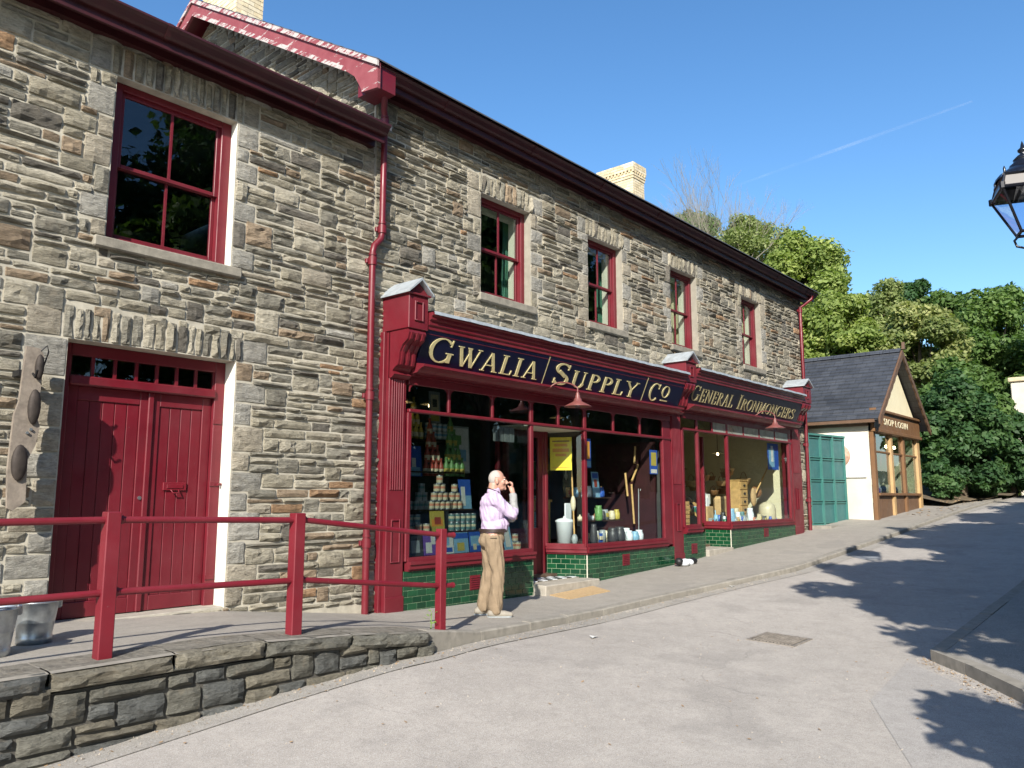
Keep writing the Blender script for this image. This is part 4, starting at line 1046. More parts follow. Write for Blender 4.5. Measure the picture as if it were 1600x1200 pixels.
# rain strip etc: swan neck lamps
def wall_lamp(x, z, label, s=1.0):
    t = thing('wall_lamp', label, 'wall lamp', (x, 7.3, z))
    b = MB(); y = 6.92
    pts = [(x-.26*s, 7.30, z+.24*s), (x-.22*s, 7.22, z+.23*s)]+[(x-.2*s+.2*s*(1-math.cos(R(a))), 7.16-(7.16-y)*a/180, z+.26*s+.09*s*math.sin(R(a))) for a in lin(0, 180, 10)]+[(x+.2*s, y, z+.18*s)]
    pts = [(p[0]-.2*s, p[1], p[2]) for p in pts]
    b.tube(pts, .013*s, 8); b.lathe([(0, .005), (.05, .004), (.05, -.004), (0, -.005)], (x-.46*s, 7.29, z+.24*s), 12)
    b.build('bracket', 'rusty_red', t)
    c = MB(); c.lathe([(.018*s, .19*s), (.035*s, .17*s), (.03*s, .15*s), (.045*s, .13*s), (.04*s, .10*s), (.065*s, .075*s), (.07*s, .04*s), (.10*s, .02*s), (.23*s, -.045*s), (.235*s, -.055*s), (.225*s, -.055*s), (.09*s, .005*s), (.02*s, .03*s)], (x, y, z), 24); c.build('lamp_shade', 'rusty_red', t)
    c = MB(); c.lathe([(.03*s, .02*s), (.035*s, -.02*s), (.045*s, -.06*s), (.04*s, -.10*s), (.02*s, -.125*s), (0, -.13*s)], (x, y, z), 14); c.build('bulb_glass', 'glass_lamp', t)
    return t
wall_lamp(9.50, 1.37, 'red swan neck lamp hanging over the shop doorway, in front of the word SUPPLY', .88)
wall_lamp(16.80, 1.52, 'red swan neck lamp over the right shop window, in front of IRONMONGERS', .92)

# ================= sweet shop
SX0, SX1, SY = 22.4, 27.05, 6.6
SS = thing('sweet_shop', 'small whitewashed shop with steep slate roof and brown timber front', 'building', (SX0, SY, -.6))
M['whitewash'] = plain('rough_whitewash', (.58, .545, .46), .9, .07, 3, bump=.9, bs=18, dirt=((.52, .44, .32), .35))
M['brown'] = paint('brown_timber_paint', (.17, .085, .035), .5)
M['brown_dark'] = paint('dark_brown_paint', (.12, .066, .036), .5)
M['tan_paint'] = paint('tan_post_paint', (.42, .27, .12), .5)
EZ = 2.12; RZ = 4.22; RX = (SX0+SX1)/2
b = MB(); n = 26
v = []
for i in range(n+1):
    for j in range(14):
        y = SY+.05+(13-SY)*i/n; z = -1.2+(EZ+1.2)*j/13; v.append((SX0+.02*noise.noise(Vector((0, y*1.5, z*2))), y, z))
b.add(v, [(i*14+j, i*14+j+1, (i+1)*14+j+1, (i+1)*14+j) for i in range(n) for j in range(13)], 0, True)
b.box(SX1-.1, SX1, SY+.05, 13, -1, EZ); b.box(SX0, SX1, 12.9, 13, -1, EZ); b.build('wall', 'whitewash', SS)
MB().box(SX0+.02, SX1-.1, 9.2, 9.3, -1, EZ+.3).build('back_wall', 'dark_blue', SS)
MB().box(SX0+.02, SX1-.1, SY+.1, 12.9, -.3, -.2).build('floor', 'floor_in', SS)
def slate_mat():
    n = N('courses_of_slate'); br = n.n('ShaderNodeTexBrick'); br.offset = .5
    mp = n.n('ShaderNodeMapping'); n.l(n.tc.outputs['Generated'], mp.inputs[0]); mp.inputs['Scale'].default_value = (1, 1, 1)
    sp = n.n('ShaderNodeSeparateXYZ'); n.l(n.tc.outputs['Object'], sp.inputs[0]); cb = n.n('ShaderNodeCombineXYZ'); n.l(sp.outputs[1], cb.inputs[0]); n.l(sp.outputs[2], cb.inputs[1]); n.l(cb.outputs[0], br.inputs['Vector'])
    br.inputs['Color1'].default_value = (.043, .047, .055, 1); br.inputs['Color2'].default_value = (.060, .065, .075, 1); br.inputs['Mortar'].default_value = (.02, .022, .027, 1)
    br.inputs['Scale'].default_value = 1; br.inputs['Brick Width'].default_value = .28; br.inputs['Row Height'].default_value = .17; br.inputs['Mortar Size'].default_value = .006
    c = n.mix(n.ramp(n.noise(5, 8, .8, n.stretch((1, .4, 1.5))), [(.66, 0.), (.7, .6)]), br.outputs['Color'], (.35, .36, .36))
    c = n.mix(1, c, n.ramp(n.noise(1.2, 5), [(.3, .7), (.7, 1.25)]), 'MULTIPLY')
    n.base(c); n.set(Roughness=.5); n.bump(n.noise(30, 3), .2, .004); return n.m
M['slates'] = slate_mat()
# slated courses, each a lapped strip cut into slates
ch = 19; slope = Vector((RX-SX0+.28, 0, RZ-EZ+.18))
def roof_side(sgn):
    bx0 = SX0-.28 if sgn > 0 else SX1+.28; r = MB(); rnd = random.Random(17); out = []
    for i in range(ch):
        t0, t1 = i/ch, min(1, (i+1.25)/ch); o = MB()
        for (ya, yb) in ((SY-.30, 13.2),):
            pass
        y = SY-.30-(.12 if i % 2 else 0)
        while y < 13.2:
            y0, y1 = max(y, SY-.30), min(y+.24, 13.2)-.004; w = rnd.uniform(0, .006)
            if y1-y0 > .03:
                X0 = bx0+(RX-bx0)*t0; X1 = bx0+(RX-bx0)*t1; Z0 = EZ-.08+(RZ-EZ+.08)*t0+.028+w; Z1 = EZ-.08+(RZ-EZ+.08)*t1+.004
                q = [(X0, y0, Z0), (X0, y1, Z0), (X1, y1, Z1), (X1, y0, Z1), (X0, y0, Z0-.014), (X0, y1, Z0-.014)]
                out.append((i, y0, q))
            y += .24
    return out
sl_ = roof_side(1); sl_.sort(key=lambda t: (t[1] > 11.5, t[0]))
rf = MB(); rf.prism([(SX0-.28, EZ-.10), (RX, RZ-.02), (SX1+.28, EZ-.10), (SX1+.28, EZ-.04), (RX, RZ+.01), (SX0-.28, EZ-.085)], 'y', SY-.28, 13.2); rfo = rf.build('roof', 'slates', SS, fix=True)
S2 = MB(); cnt = 0
for i, y0, q in sl_:
    fcs = [(0, 3, 2, 1), (0, 1, 5, 4)]
    if cnt < 300: MB().add(q, fcs).build('slate', 'slates', rfo); cnt += 1
    else: S2.add(q, fcs)
for i, y0, q in roof_side(-1): S2.add(q, [(0, 1, 2, 3), (0, 4, 5, 1)])
S2.build('slates', 'slates', rfo)['kind'] = 'stuff'
rt = MB()
for i in range(14): rt.prism([(RX-.12, RZ-.03), (RX, RZ+.09), (RX+.12, RZ-.03)], 'y', SY-.3+i*.48, SY-.3+i*.48+.465)
rt.build('ridge_tiles', 'slates', rfo, fix=True)
b = MB(); b.prism([(RX-.05, RZ+.05), (RX+.05, RZ+.05), (RX+.02, RZ+.26), (RX-.02, RZ+.26)], 'y', SY-.42, SY-.34); b.build('finial', 'brown_dark', SS, fix=True)
b = MB(); b.box(SX0-.16, SX0-.001, SY+.02, 13, EZ-.24, EZ-.12); b.box(SX0-.30, SX0-.2, SY-.2, 13.1, EZ-.17, EZ-.08, 0, .01); b.build('eaves_gutter', 'brown_dark', SS)
# scalloped bargeboards
def sbarge(s):
    x0 = SX0-.30 if s > 0 else SX1+.30; top = []; bot = []
    for i in range(33):
        t = i/32; X = x0+(RX-x0)*t; Z = EZ-.08+(RZ-EZ+.08)*t+.03; top.append((X, Z)); bot.append((X, Z-.17-.045*abs(math.sin(t*math.pi*9))))
    MB().prism(top+bot[::-1], 'y', SY-.36, SY-.31).build('bargeboard', 'brown_dark', SS, fix=True)
sbarge(1); sbarge(-1)
g = MB(); nn = 30
for i in range(nn):   # vertical boards of the cream gable
    xa, xb = SX0+.1+(SX1-SX0-.2)*i/nn, SX0+.1+(SX1-SX0-.2)*(i+1)/nn-.008; xm = (xa+xb)/2
    zt_ = lambda X: EZ-.1+(RZ-EZ)*(1-abs(X-RX)/(RX-SX0+.1))
    MB().prism([(xa, 2.0), (xb, 2.0), (xb, zt_(xb)), (xa, zt_(xa))], 'y', SY-.02, SY+.0).build('gable_board', 'cream', SS, fix=True)
b = MB(); b.box(SX0+.02, SX1-.02, SY-.1, SY+.0, 1.82, 2.30, 0, .01); b.box(SX0+.0, SX1, SY-.17, SY-.0, 2.30, 2.37, 0, .01); b.box(SX0, SX1, SY-.15, SY, 1.73, 1.82, 0, .01); so_ = b.build('sign_board', 'brown', SS)
def sans(txt, x0, x1, y, z, h, mat, parent):
    ms = []; tot = 0; sp = h*.30
    for ch_ in txt:
        if ch_ == ' ': ms.append((None, h*.30)); tot += h*.30; continue
        cu = bpy.data.curves.new('letter_source', 'FONT'); cu.body = ch_; cu.size = h*1.4; cu.extrude = .004; cu.offset = .002
        o = bpy.data.objects.new('letter_source', cu); col.objects.link(o); bpy.context.view_layer.update()
        me = bpy.data.meshes.new_from_object(o.evaluated_get(bpy.context.evaluated_depsgraph_get())); col.objects.unlink(o); bpy.data.objects.remove(o)
        xs_ = [v.co.x for v in me.vertices]; me.transform(Matrix.Translation((-min(xs_), 0, 0))); w = max(xs_)-min(xs_); ms.append((me, w)); tot += w+sp
    k = (x1-x0)/tot; x = x0
    for me, w in ms:
        if me:
            me.transform(Matrix.Translation((x, y, z)) @ Matrix.Rotation(R(90), 4, 'X') @ Matrix.Diagonal((k, 1, 1, 1))); me.materials.clear(); me.materials.append(M[mat]); link('letter', me, parent); x += (w+sp)*k
        else: x += w*k
sans('SIOP LOSIN', 23.32, 25.75, SY-.106, 1.975, .18, 'cream', so_)
# timber shop window
def SB(a, c, z0, z1, m, nm, y0=SY-.06, y1=SY+.05, bev=.008): MB().box(a, c, y0, y1, z0, z1, 0, bev).build(nm, m, SS)
for a, c, m in ((22.42, 22.62, 'brown'), (23.98, 24.18, 'tan_paint'), (25.22, 25.40, 'brown'), (26.75, 27.03, 'tan_paint')): SB(a, c, -.65, 1.74, m, 'post')
SB(22.6, 26.76, .02, .09, 'brown', 'window_sill', SY-.1)
SB(22.6, 26.76, 1.18, 1.23, 'brown', 'transom', SY-.03)
for a, c in ((22.62, 23.98), (24.18, 25.22), (25.40, 26.75)):
    p_ = MB(); p_.box(a, c, SY-.0, SY+.03, -.75, .02); 
    for k in range(int((c-a)/.12)): p_.box(a+.02+k*.12, a+.12+k*.12, SY-.012, SY-.001, -.75, .0, 0, .004)
    p_.build('base_panel', 'brown_dark', SS)
    MB().box(a, c, SY+.01, SY+.016, .09, 1.18).build('pane', 'glass', SS); MB().box(a, c, SY+.01, SY+.016, 1.23, 1.74).build('pane', 'glass', SS)
MB().box(26.65, 26.74, SY+.06, 9.2, -.3, 2.1).build('inner_wall', 'cream', SS)
MB().box(22.5, 26.7, SY+.06, SY+1.0, -.05, .05).build('display_shelf', 'darkwood', SS)
# white oval notice on the side wall, mostly behind the green cabinet
nt = thing('wall_notice', 'round white notice with a red emblem on the whitewashed side wall', 'notice', (SX0-.03, 7.35, 1.2))
MB().box(SX0-.05, SX0-.025, 6.75, 7.85, .5, 1.72, 0, .012).build('board', plain('white_notice', (.82, .81, .78), .5, .03, 4), nt)
b = MB(); b.lathe([(0, 0), (.32, 0), (.32, .01), (0, .01)], (0, 0, 0), 26); b.v = [(SX0-.052-z, 7.46+x, 1.10+y) for x, y, z in b.v]; b.build('emblem', plain('faded_red_print', (.40, .25, .18), .6, .35, 14), nt, fix=True)
# green louvred cabinet closing the gap
gc = thing('green_cabinet', 'teal green metal cabinet with three panelled doors between the stone shop and the white shop', 'cabinet', (21.3, 7.45, -.75))
M['teal'] = paint('teal_metal_paint', (.035, .125, .125), .5)
M['teal_frame'] = paint('teal_frame_paint', (.045, .17, .15), .5)
p0, p1 = Vector((20.52, 7.62)), Vector((22.28, 7.30)); t_ = (p1-p0).normalized(); n_ = Vector((t_.y, -t_.x))
zt0, zt1 = 1.60, 1.60; zb0 = -.74
b = MB(); nC = 3
def gbox(b, s0, s1, o0, o1, z0, z1):
    c = [p0+t_*s0+n_*o0, p0+t_*s1+n_*o0, p0+t_*s1+n_*o1, p0+t_*s0+n_*o1]
    b.add([(q.x, q.y, z0) for q in c]+[(q.x, q.y, z1) for q in c], [(3, 2, 1, 0), (4, 5, 6, 7), (0, 1, 5, 4), (1, 2, 6, 5), (2, 3, 7, 6), (3, 0, 4, 7)])
Lg = (p1-p0).length; gbox(b, 0, Lg, -.6, 0, zb0-.3, zt0-.02); b.build('body', 'teal', gc, fix=True)
b = MB(); gbox(b, -.04, Lg+.04, -.64, .05, zt0-.02, zt0+.03); gbox(b, 0, Lg, -.55, .02, zb0-.4, zb0+.03); b.build('top_rail', 'teal_frame', gc, fix=True)
for i in range(nC):
    for j in range(4):
        s0, s1 = Lg*i/nC+.03, Lg*(i+1)/nC-.03; z0 = zb0+.05+j*(zt0-zb0-.08)/4; z1 = z0+(zt0-zb0-.08)/4-.04
        f_ = MB(); gbox(f_, s0, s1, .002, .03, z0, z0+.02); gbox(f_, s0, s1, .002, .03, z1-.02, z1); gbox(f_, s0, s0+.02, .002, .031, z0, z1); gbox(f_, s1-.02, s1, .002, .031, z0, z1)
        pn = f_.build('panel', 'teal_frame', gc, fix=True)
for i in range(nC+1):
    f_ = MB(); gbox(f_, max(0, Lg*i/nC-.025), min(Lg, Lg*i/nC+.025), .003, .045, zb0, zt0-.03); f_.build('post', 'teal_frame', gc, fix=True)
MB().box(20.45, 22.38, 7.1, 7.9, -1.2, -.74).build('plinth', 'kerb', gc)
# ================= railing
rl = thing('railing', 'dark red tubular railing with square posts along the raised pavement', 'railing', (3.8, 5.6, -1.06))
def gpost(x): return lerpt(KT, x)
PX = [.62, 2.33, 3.80, 5.43]; TOP = []
for i, x in enumerate(PX):
    zb = gpost(x)-.02; h = .975; w = .048 if i < 3 else .040
    MB().box(x-w, x+w, 5.6-w, 5.6+w, zb, zb+h, 0, .006).build('post', 'maroon_rail', rl)
    TOP.append((zb+h-.055, zb+.44))
TOP[3] = (TOP[3][0]-.0, TOP[3][1])
for k, r in ((0, .024), (1, .024)):
    for i in range(3):
        a = (PX[i]+.04, 5.6, TOP[i][k]); c = (PX[i+1]-.03, 5.6, TOP[i+1][k])
        b = MB(); b.tube([a, c], r, 12); b.tube([(a[0], 5.6, a[2]), (a[0]+.035, 5.6, a[2])], r+.006, 12); b.build('rail', 'maroon_rail', rl)
    b = MB(); b.tube([(PX[3]+.03, 5.6, TOP[3][k]-.005), (PX[3]+.15, 5.6, TOP[3][k]-.01)], r, 12); b.tube([(PX[3]+.15, 5.6, TOP[3][k]-.01), (PX[3]+.17, 5.6, TOP[3][k]-.01)], r+.004, 12); b.build('rail', 'maroon_rail', rl)
# weed by the last post
wd = MB(); rnd = random.Random(5)
for i in range(16):
    a = rnd.uniform(0, 6.28); r = rnd.uniform(.02, .07); z = rnd.uniform(.03, .19); c = Vector((5.33+r*math.cos(a), 5.62+r*math.sin(a), gpost(5.4)+z)); s = rnd.uniform(.015, .03); t = Vector((math.cos(a), math.sin(a), .3)).normalized(); w = Vector((-t.y, t.x, .1))
    wd.add([c-t*s, c+w*s*.5, c+t*s, c-w*s*.5], [(0, 1, 2, 3)])
wt = thing('weed', 'small bright green weed growing at the foot of the right hand railing post', 'weed', (5.33, 5.62, gpost(5.4)))
M['weed'] = plain('weed_leaf', (.16, .28, .04), .7, .2, 9); wd.build('leaves', 'weed', wt)
MB().tube([(5.33, 5.62, gpost(5.4)-.01), (5.34, 5.63, gpost(5.4)+.17)], .004, 5).build('stem', 'weed', wt)
# ================= buckets
def bucket(x, y, z, r, h, label, hand=0.3):
    t = thing('bucket', label, 'bucket', (x, y, z), 'galvanised buckets by the red doors')
    b = MB(); b.lathe([(0, .012), (r*.74, .012), (r*.76, .0), (r*.79, .0), (r*.80, .05), (r*.78, .055), (r*.86, h*.5), (r*.875, h*.51), (r*.87, h*.53), (r*.985, h-.01), (r*1.02, h-.008), (r*1.03, h), (r*1.01, h+.008), (r*.985, h)], (x, y, z), 32); b.build('body', 'galv', t)
    b = MB(); b.lathe([(r*.985, h), (r*.84, h*.5), (r*.74, .015), (0, .014)], (x, y, z), 32); b.build('inside', 'galv_in', t)
    b = MB(); pts = []
    for a in lin(0, 180, 16):
        q = R(a); pts.append((x+r*1.02*math.cos(q), y-.0+r*1.0*math.sin(q)*math.cos(hand)*-1, z+h-.015+r*math.sin(q)*math.sin(hand)*.6))
    b.tube(pts, .006, 8); b.build('handle', 'galv', t)
    for s in (-1, 1):
        e = MB(); e.box(x+s*r-.02, x+s*r+.02, y-.035, y+.035, z+h-.06, z+h+.012, 0, .01); e.build('ear', 'galv', t)
bucket(2.27, 6.66, lerpt(BASE, 2)+.02, .150, .30, 'galvanised bucket farther from the camera, nearer the red doors')
bucket(1.87, 6.30, lerpt(BASE, 2)+.02, .165, .32, 'galvanised bucket nearest the left edge, closer to the railing')
# ================= wooden hanging fixture left of the door
yk = thing('wall_yoke', 'weathered wooden yoke with rounded iron plates on the wall left of the red doors', 'wooden yoke', (2.30, 7.5, .5))
M['oldwood'] = plain('weathered_wood', (.21, .175, .14), .85, .3, 14, bump=.6, dirt=((.14, .11, .09), .7))
b = MB(); y0, y1 = 7.36, 7.40
b.prism([(2.27, -.12), (2.36, -.05), (2.35, .30), (2.40, .42), (2.42, .58), (2.36, .74), (2.40, .80), (2.41, 1.18), (2.38, 1.24), (2.27, 1.25), (2.25, .78), (2.22, .66), (2.21, .2), (2.23, -.10)], 'y', y0, y1); b.build('board', 'oldwood', yk, fix=True)
for (xx, zz_, rx, rz) in ((2.36, .74, .05, .15), (2.285, .27, .062, .15), (2.375, 1.08, .035, .11)):
    b = MB(); pr = []
    b.ell((xx, 7.345, zz_), rx, .035, rz, 18, 10); b.build('iron_plate', 'rust_iron', yk)
b = MB(); b.tube([(2.38, 7.36, 1.22), (2.42, 7.34, 1.27), (2.44, 7.36, 1.22), (2.43, 7.42, 1.1)], .006, 6); b.tube([(2.33, 7.35, 1.02), (2.33, 7.28, .98), (2.33, 7.25, 1.04)], .01, 6); b.box(2.24, 2.34, 7.40, 7.56, 1.0, 1.05); b.box(2.24, 2.34, 7.40, 7.56, .1, .15); b.build('hook', 'iron', yk)
b = MB(); b.tube([(2.325, 7.355, .52), (2.325, 7.34, .52)], .012, 8); b.tube([(2.35, 7.355, .55), (2.35, 7.34, .55)], .012, 8); b.build('bolt', 'galv', yk)
# ================= doormat, drain cover, doorstop bundle
dm = thing('doormat', 'pale brown coir doormat on the pavement below the shop doorstep', 'doormat', (9.7, 7.0, -1.4))
v = []; f = []; cs = [(9.18, 7.22), (9.02, 6.75), (9.98, 6.72), (10.22, 7.20)]
for k, dz in ((0, .012), (1, -.005)): v += [(x, y, zpave(x, y)+dz) for x, y in cs]
MB().add(v, [(0, 1, 2, 3), (0, 4, 5, 1), (1, 5, 6, 2), (2, 6, 7, 3), (3, 7, 4, 0)]).build('mat', 'doormat', dm, fix=True)
dr = thing('drain_cover', 'rectangular cast iron drain cover set in the road', 'drain cover', (8.72, 3.68, -1.56))
M['castiron'] = plain('worn_cast_iron', (.30, .265, .225), .6, .3, 12, .4, .4, 60)
xa, xb, ya, yb = 8.47, 9.02, 3.40, 3.93
zz_ = lambda X, Y: zroad(X, Y)
def rq(b, x0, x1, y0, y1, dz0, dz1):
    c = [(x0, y0), (x1, y0), (x1, y1), (x0, y1)]
    b.add([(x, y, zz_(x, y)+dz0) for x, y in c]+[(x, y, zz_(x, y)+dz1) for x, y in c], [(4, 5, 6, 7), (0, 1, 5, 4), (1, 2, 6, 5), (2, 3, 7, 6), (3, 0, 4, 7)])
b = MB(); rq(b, xa, xb, ya, ya+.03, -.02, .009); rq(b, xa, xb, yb-.03, yb, -.02, .009); rq(b, xa, xa+.03, ya+.03, yb-.03, -.02, .009); rq(b, xb-.03, xb, ya+.03, yb-.03, -.02, .009); b.build('frame', 'castiron', dr)
b = MB(); rq(b, xa+.034, xb-.034, ya+.034, yb-.034, -.02, .004)
b.build('plate', plain('drain_plate', (.085, .075, .062), .7, .3, 20), dr)
b = MB()
for i in range(11):
    for j in range(11):
        x = xa+.055+i*.041; y = ya+.05+j*.040; rq(b, x, x+.024, y, y+.024, .0, .013)
b.build('studs', 'castiron', dr)
db = thing('bundle', 'small black and white bundle lying at the foot of the middle pilaster', 'bundle', (13.3, 7.2, -1.24))
b = MB(); b.ell((13.12, 7.2, -1.19), .13, .09, .07); b.ell((13.32, 7.22, -1.20), .09, .08, .06); b.build('white_bag', 'white', db)
b = MB(); b.ell((13.0, 7.25, -1.17), .08, .08, .07); b.ell((13.45, 7.22, -1.18), .11, .08, .06); b.build('black_cloth', 'iron', db)
# ================= street lamp
lp = thing('street_lamp', 'black Victorian lantern street lamp at the right edge', 'street lamp', (10.42, 1.30, -1.45))
LC = atX(1604, 300, 10.2); lx, ly = LC.x, LC.y; k = 1.0
lp.location = (lx, ly, zroad(lx, ly)+.1)
dep = LC.dot(CD); pz = lambda y_: (CD+CR*((1604-800)/FPX)-CU*((y_-600)/FPX))*(LC.x/(CD+CR*((1604-800)/FPX)-CU*((y_-600)/FPX)).x)
zt_ = pz(218).z; zb_ = pz(371).z; H = zt_-zb_
def zh(f): return zb_+H*f
hw = .245*H/1.1*1.15; lw = .105*H/1.1
b = MB()
q4 = [(1, 1), (-1, 1), (-1, -1), (1, -1)]; rotl = R(20)
def LPt(sx, sy, w, z): return (lx+(sx*math.cos(rotl)-sy*math.sin(rotl))*w, ly+(sx*math.sin(rotl)+sy*math.cos(rotl))*w, z)
za, zc, zd = zh(.04), zh(.46), zh(.60)
for i, (sx, sy) in enumerate(q4):
    nx_, ny_ = q4[(i+1) % 4]
    b.tube([LPt(sx, sy, lw, za), LPt(sx, sy, hw, zc)], .015, 6, smooth=False); b.tube([LPt(sx, sy, hw, zc), LPt(sx, sy, hw*.86, zd)], .013, 6, smooth=False)
    for w_, z_, r_ in ((lw, za, .018), (hw, zc, .020), (hw*.86, zd, .022)): b.tube([LPt(sx, sy, w_, z_), LPt(nx_, ny_, w_, z_)], r_, 6, smooth=False)
    b.tube([LPt(sx, sy, hw, zc-.02), LPt(sx, sy, hw, zc+.05)], [.03, .03], 6, smooth=False); b.tube([LPt(sx, sy, hw*.86, zd), LPt(sx, sy, hw*.86, zd+.06), LPt(sx, sy, hw*.86, zd+.09)], [.012, .014, .003], 6)
b.build('lantern_frame', 'blackpaint', lp)
for i, (sx, sy) in enumerate(q4):
    nx_, ny_ = q4[(i+1) % 4]
    MB().quad(LPt(sx, sy, lw, za), LPt(nx_, ny_, lw, za), LPt(nx_, ny_, hw, zc), LPt(sx, sy, hw, zc)).build('pane', 'glass_lamp', lp)
    MB().quad(LPt(sx, sy, hw, zc), LPt(nx_, ny_, hw, zc), LPt(nx_, ny_, hw*.86, zd), LPt(sx, sy, hw*.86, zd)).build('pane', plain('lamp_hood_panel', (.11, .10, .095), .4, .1, 5) if i == 0 else bpy.data.materials['lamp_hood_panel'], lp)
b = MB(); s_ = H/1.1
b.lathe([(hw*1.02, zd), (hw*1.02, zd+.02*s_), (hw*.90, zd+.06*s_), (hw*.6, zd+.12*s_), (hw*.52, zd+.13*s_), (hw*.50, zd+.16*s_), (hw*.36, zd+.19*s_), (hw*.34, zd+.22*s_), (hw*.36, zd+.225*s_), (hw*.2, zd+.27*s_), (hw*.08, zd+.29*s_), (hw*.17, zd+.315*s_), (hw*.18, zd+.335*s_), (hw*.08, zd+.36*s_), (hw*.05, zd+.40*s_), (.0, zt_)], (lx, ly, 0), 4*7, rot=rotl); b.build('hood', 'blackpaint', lp)
b = MB(); b.lathe([(0, -.02), (.03, -.02), (.07, .04), (.06, .12), (0, .13)], (lx, ly, zd-.14), 12); b.build('burner', plain('lamp_reflector', (.45, .43, .40), .4, .1, 5), lp)
b = MB()
for s in (-1, 1):
    pts = [(lx+s*lw*.9, ly, za), (lx+s*(lw+.05), ly, za-.06), (lx+s*(lw+.03), ly, za-.13), (lx+s*.05, ly, za-.17), (lx+s*.03, ly, za-.30)]; b.tube(pts, .014, 8)
    pts = [(lx, ly+s*lw*.9, za), (lx, ly+s*(lw+.05), za-.06), (lx, ly+s*(lw+.03), za-.13), (lx, ly+s*.05, za-.17), (lx, ly+s*.03, za-.30)]; b.tube(pts, .014, 8)
b.build('frog_bracket', 'blackpaint', lp)
z0 = zroad(lx, ly)+.05; zt2 = za-.22
b = MB(); b.lathe([(.16, z0), (.16, z0+.08), (.12, z0+.12), (.12, z0+.7), (.14, z0+.72), (.12, z0+.78), (.075, z0+.85), (.06, z0+1.6), (.07, z0+1.63), (.055, z0+1.68), (.045, zt2-.3), (.06, zt2-.27), (.05, zt2-.2), (.04, zt2)], (lx, ly, 0), 20)
b.build('post', 'blackpaint', lp)

# ================= displays in the shop windows
def cols(name, lab, bodyc, band, top=(.6, .6, .58)):
    return plain('tin_'+name, bodyc, .4, .12, 6)
def can_proto(r, h, body, band):
    b = MB(); b.lathe([(0, 0), (r, 0), (r, h*.12), (r*.99, h*.13)], (0, 0, 0), 12, 2, False); b.lathe([(r, h*.12), (r, h*.42)], (0, 0, 0), 12, 0); b.lathe([(r, h*.42), (r, h*.70)], (0, 0, 0), 12, 1); b.lathe([(r, h*.70), (r, h*.88)], (0, 0, 0), 12, 0); b.lathe([(r, h*.88), (r*1.02, h*.9), (r*1.02, h), (r*.95, h), (0, h*.98)], (0, 0, 0), 12, 2)
    return b.mesh('can', [body, band, 'galv'])
mk = lambda nm, c: M.setdefault(nm, plain(nm, c, .4, .12, 9)) and nm
for nm, c in dict(t_cream=(.62, .55, .38), t_teal=(.10, .22, .22), t_red=(.36, .06, .04), t_salmon=(.60, .25, .16), t_green=(.13, .28, .09), t_dkgreen=(.03, .16, .07), t_yellow=(.50, .40, .08), t_blue=(.03, .10, .42), t_lblue=(.22, .42, .58), t_white=(.68, .68, .64), t_orange=(.70, .30, .05), t_purple=(.16, .08, .35), t_brown=(.28, .14, .06), t_dark=(.05, .05, .055), t_grey=(.30, .33, .34)).items(): mk(nm, c)
mk('bright_yellow', (.80, .64, .04))
KIND = {k: can_proto(.046, .115, a, b_) for k, (a, b_) in dict(salmon=('t_cream', 't_salmon'), teal=('t_teal', 't_cream'), red=('t_red', 't_cream'), grey=('t_grey', 't_teal'), yellow=('t_yellow', 't_dkgreen'), white=('t_white', 't_lblue')).items()}
def bottle_mesh(m1, m2):
    b = MB(); b.lathe([(0, 0), (.034, 0), (.036, .02), (.036, .10), (.028, .14), (.014, .165), (.013, .20), (.016, .205), (.016, .22), (0, .22)], (0, 0, 0), 12, 0); b.lathe([(.0365, .03), (.0368, .09)], (0, 0, 0), 12, 1); return b.mesh('bottle', [m1, m2])
KIND['bottle_g'] = bottle_mesh('t_green', 't_yellow'); KIND['bottle_d'] = bottle_mesh('t_dkgreen', 't_cream'); KIND['bottle_r'] = bottle_mesh('t_red', 't_cream'); KIND['bottle_y'] = bottle_mesh('t_yellow', 't_cream')
def item(kind, x, y, z, label, group, s=1.0):
    me = KIND[kind]; nm = 'bottle' if kind.startswith('bottle') else 'can'
    o = bpy.data.objects.new(nm, me); col.objects.link(o); o.location = (x, y, z); o.scale = (s, s, s); o.rotation_euler = (0, 0, random.uniform(0, 6)); return tag(o, label, nm, group)
ORDN = ['first', 'second', 'third', 'fourth', 'fifth', 'sixth', 'seventh', 'eighth', 'ninth', 'tenth', 'eleventh', 'twelfth', 'thirteenth', 'fourteenth', 'fifteenth', 'sixteenth', 'seventeenth', 'eighteenth']
ORDL = ['leftmost', 'second from left', 'third from left', 'fourth from left']
def pyramid(kind, x, y, z, n, desc, s=1.0, rows=None):
    h = (.22 if kind.startswith('bottle') else .117)*s; w = .10*s
    if kind.startswith('bottle'): h = .165*s; w = .085*s
    for r in range(rows or n):
        m = n-r
        base, rest = desc.split(' in ', 1)
        for i in range(m): item(kind, x+(i-(m-1)/2)*w, y+(.0 if not kind.startswith('bottle') else r*.03), z+r*h, '%s%s of %s' % (base, ' at the top' if m == 1 else ' %s in row %s' % (ORDL[i], ['one', 'two', 'three'][r]), rest), base+' in '+rest, s)
shelf = thing('display_shelves', 'stepped dark display shelves full of tins in the left bay of the first shop window', 'shelves', (7.5, 7.7, -.85))
b = MB(); ZS = [-.76, -.47, -.18, .34]; YS = [7.62, 7.76, 7.90, 8.10]
for z, y in zip(ZS, YS): MB().box(6.72, 8.30, y, y+.32, z-.02, z).build('shelf', 'darkwood', shelf)
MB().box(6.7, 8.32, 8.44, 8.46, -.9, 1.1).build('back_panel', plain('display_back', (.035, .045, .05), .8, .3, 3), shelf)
MB().box(6.65, 9.03, 7.54, 8.44, -.88, -.78).build('display_floor', 'darkwood', shelf)
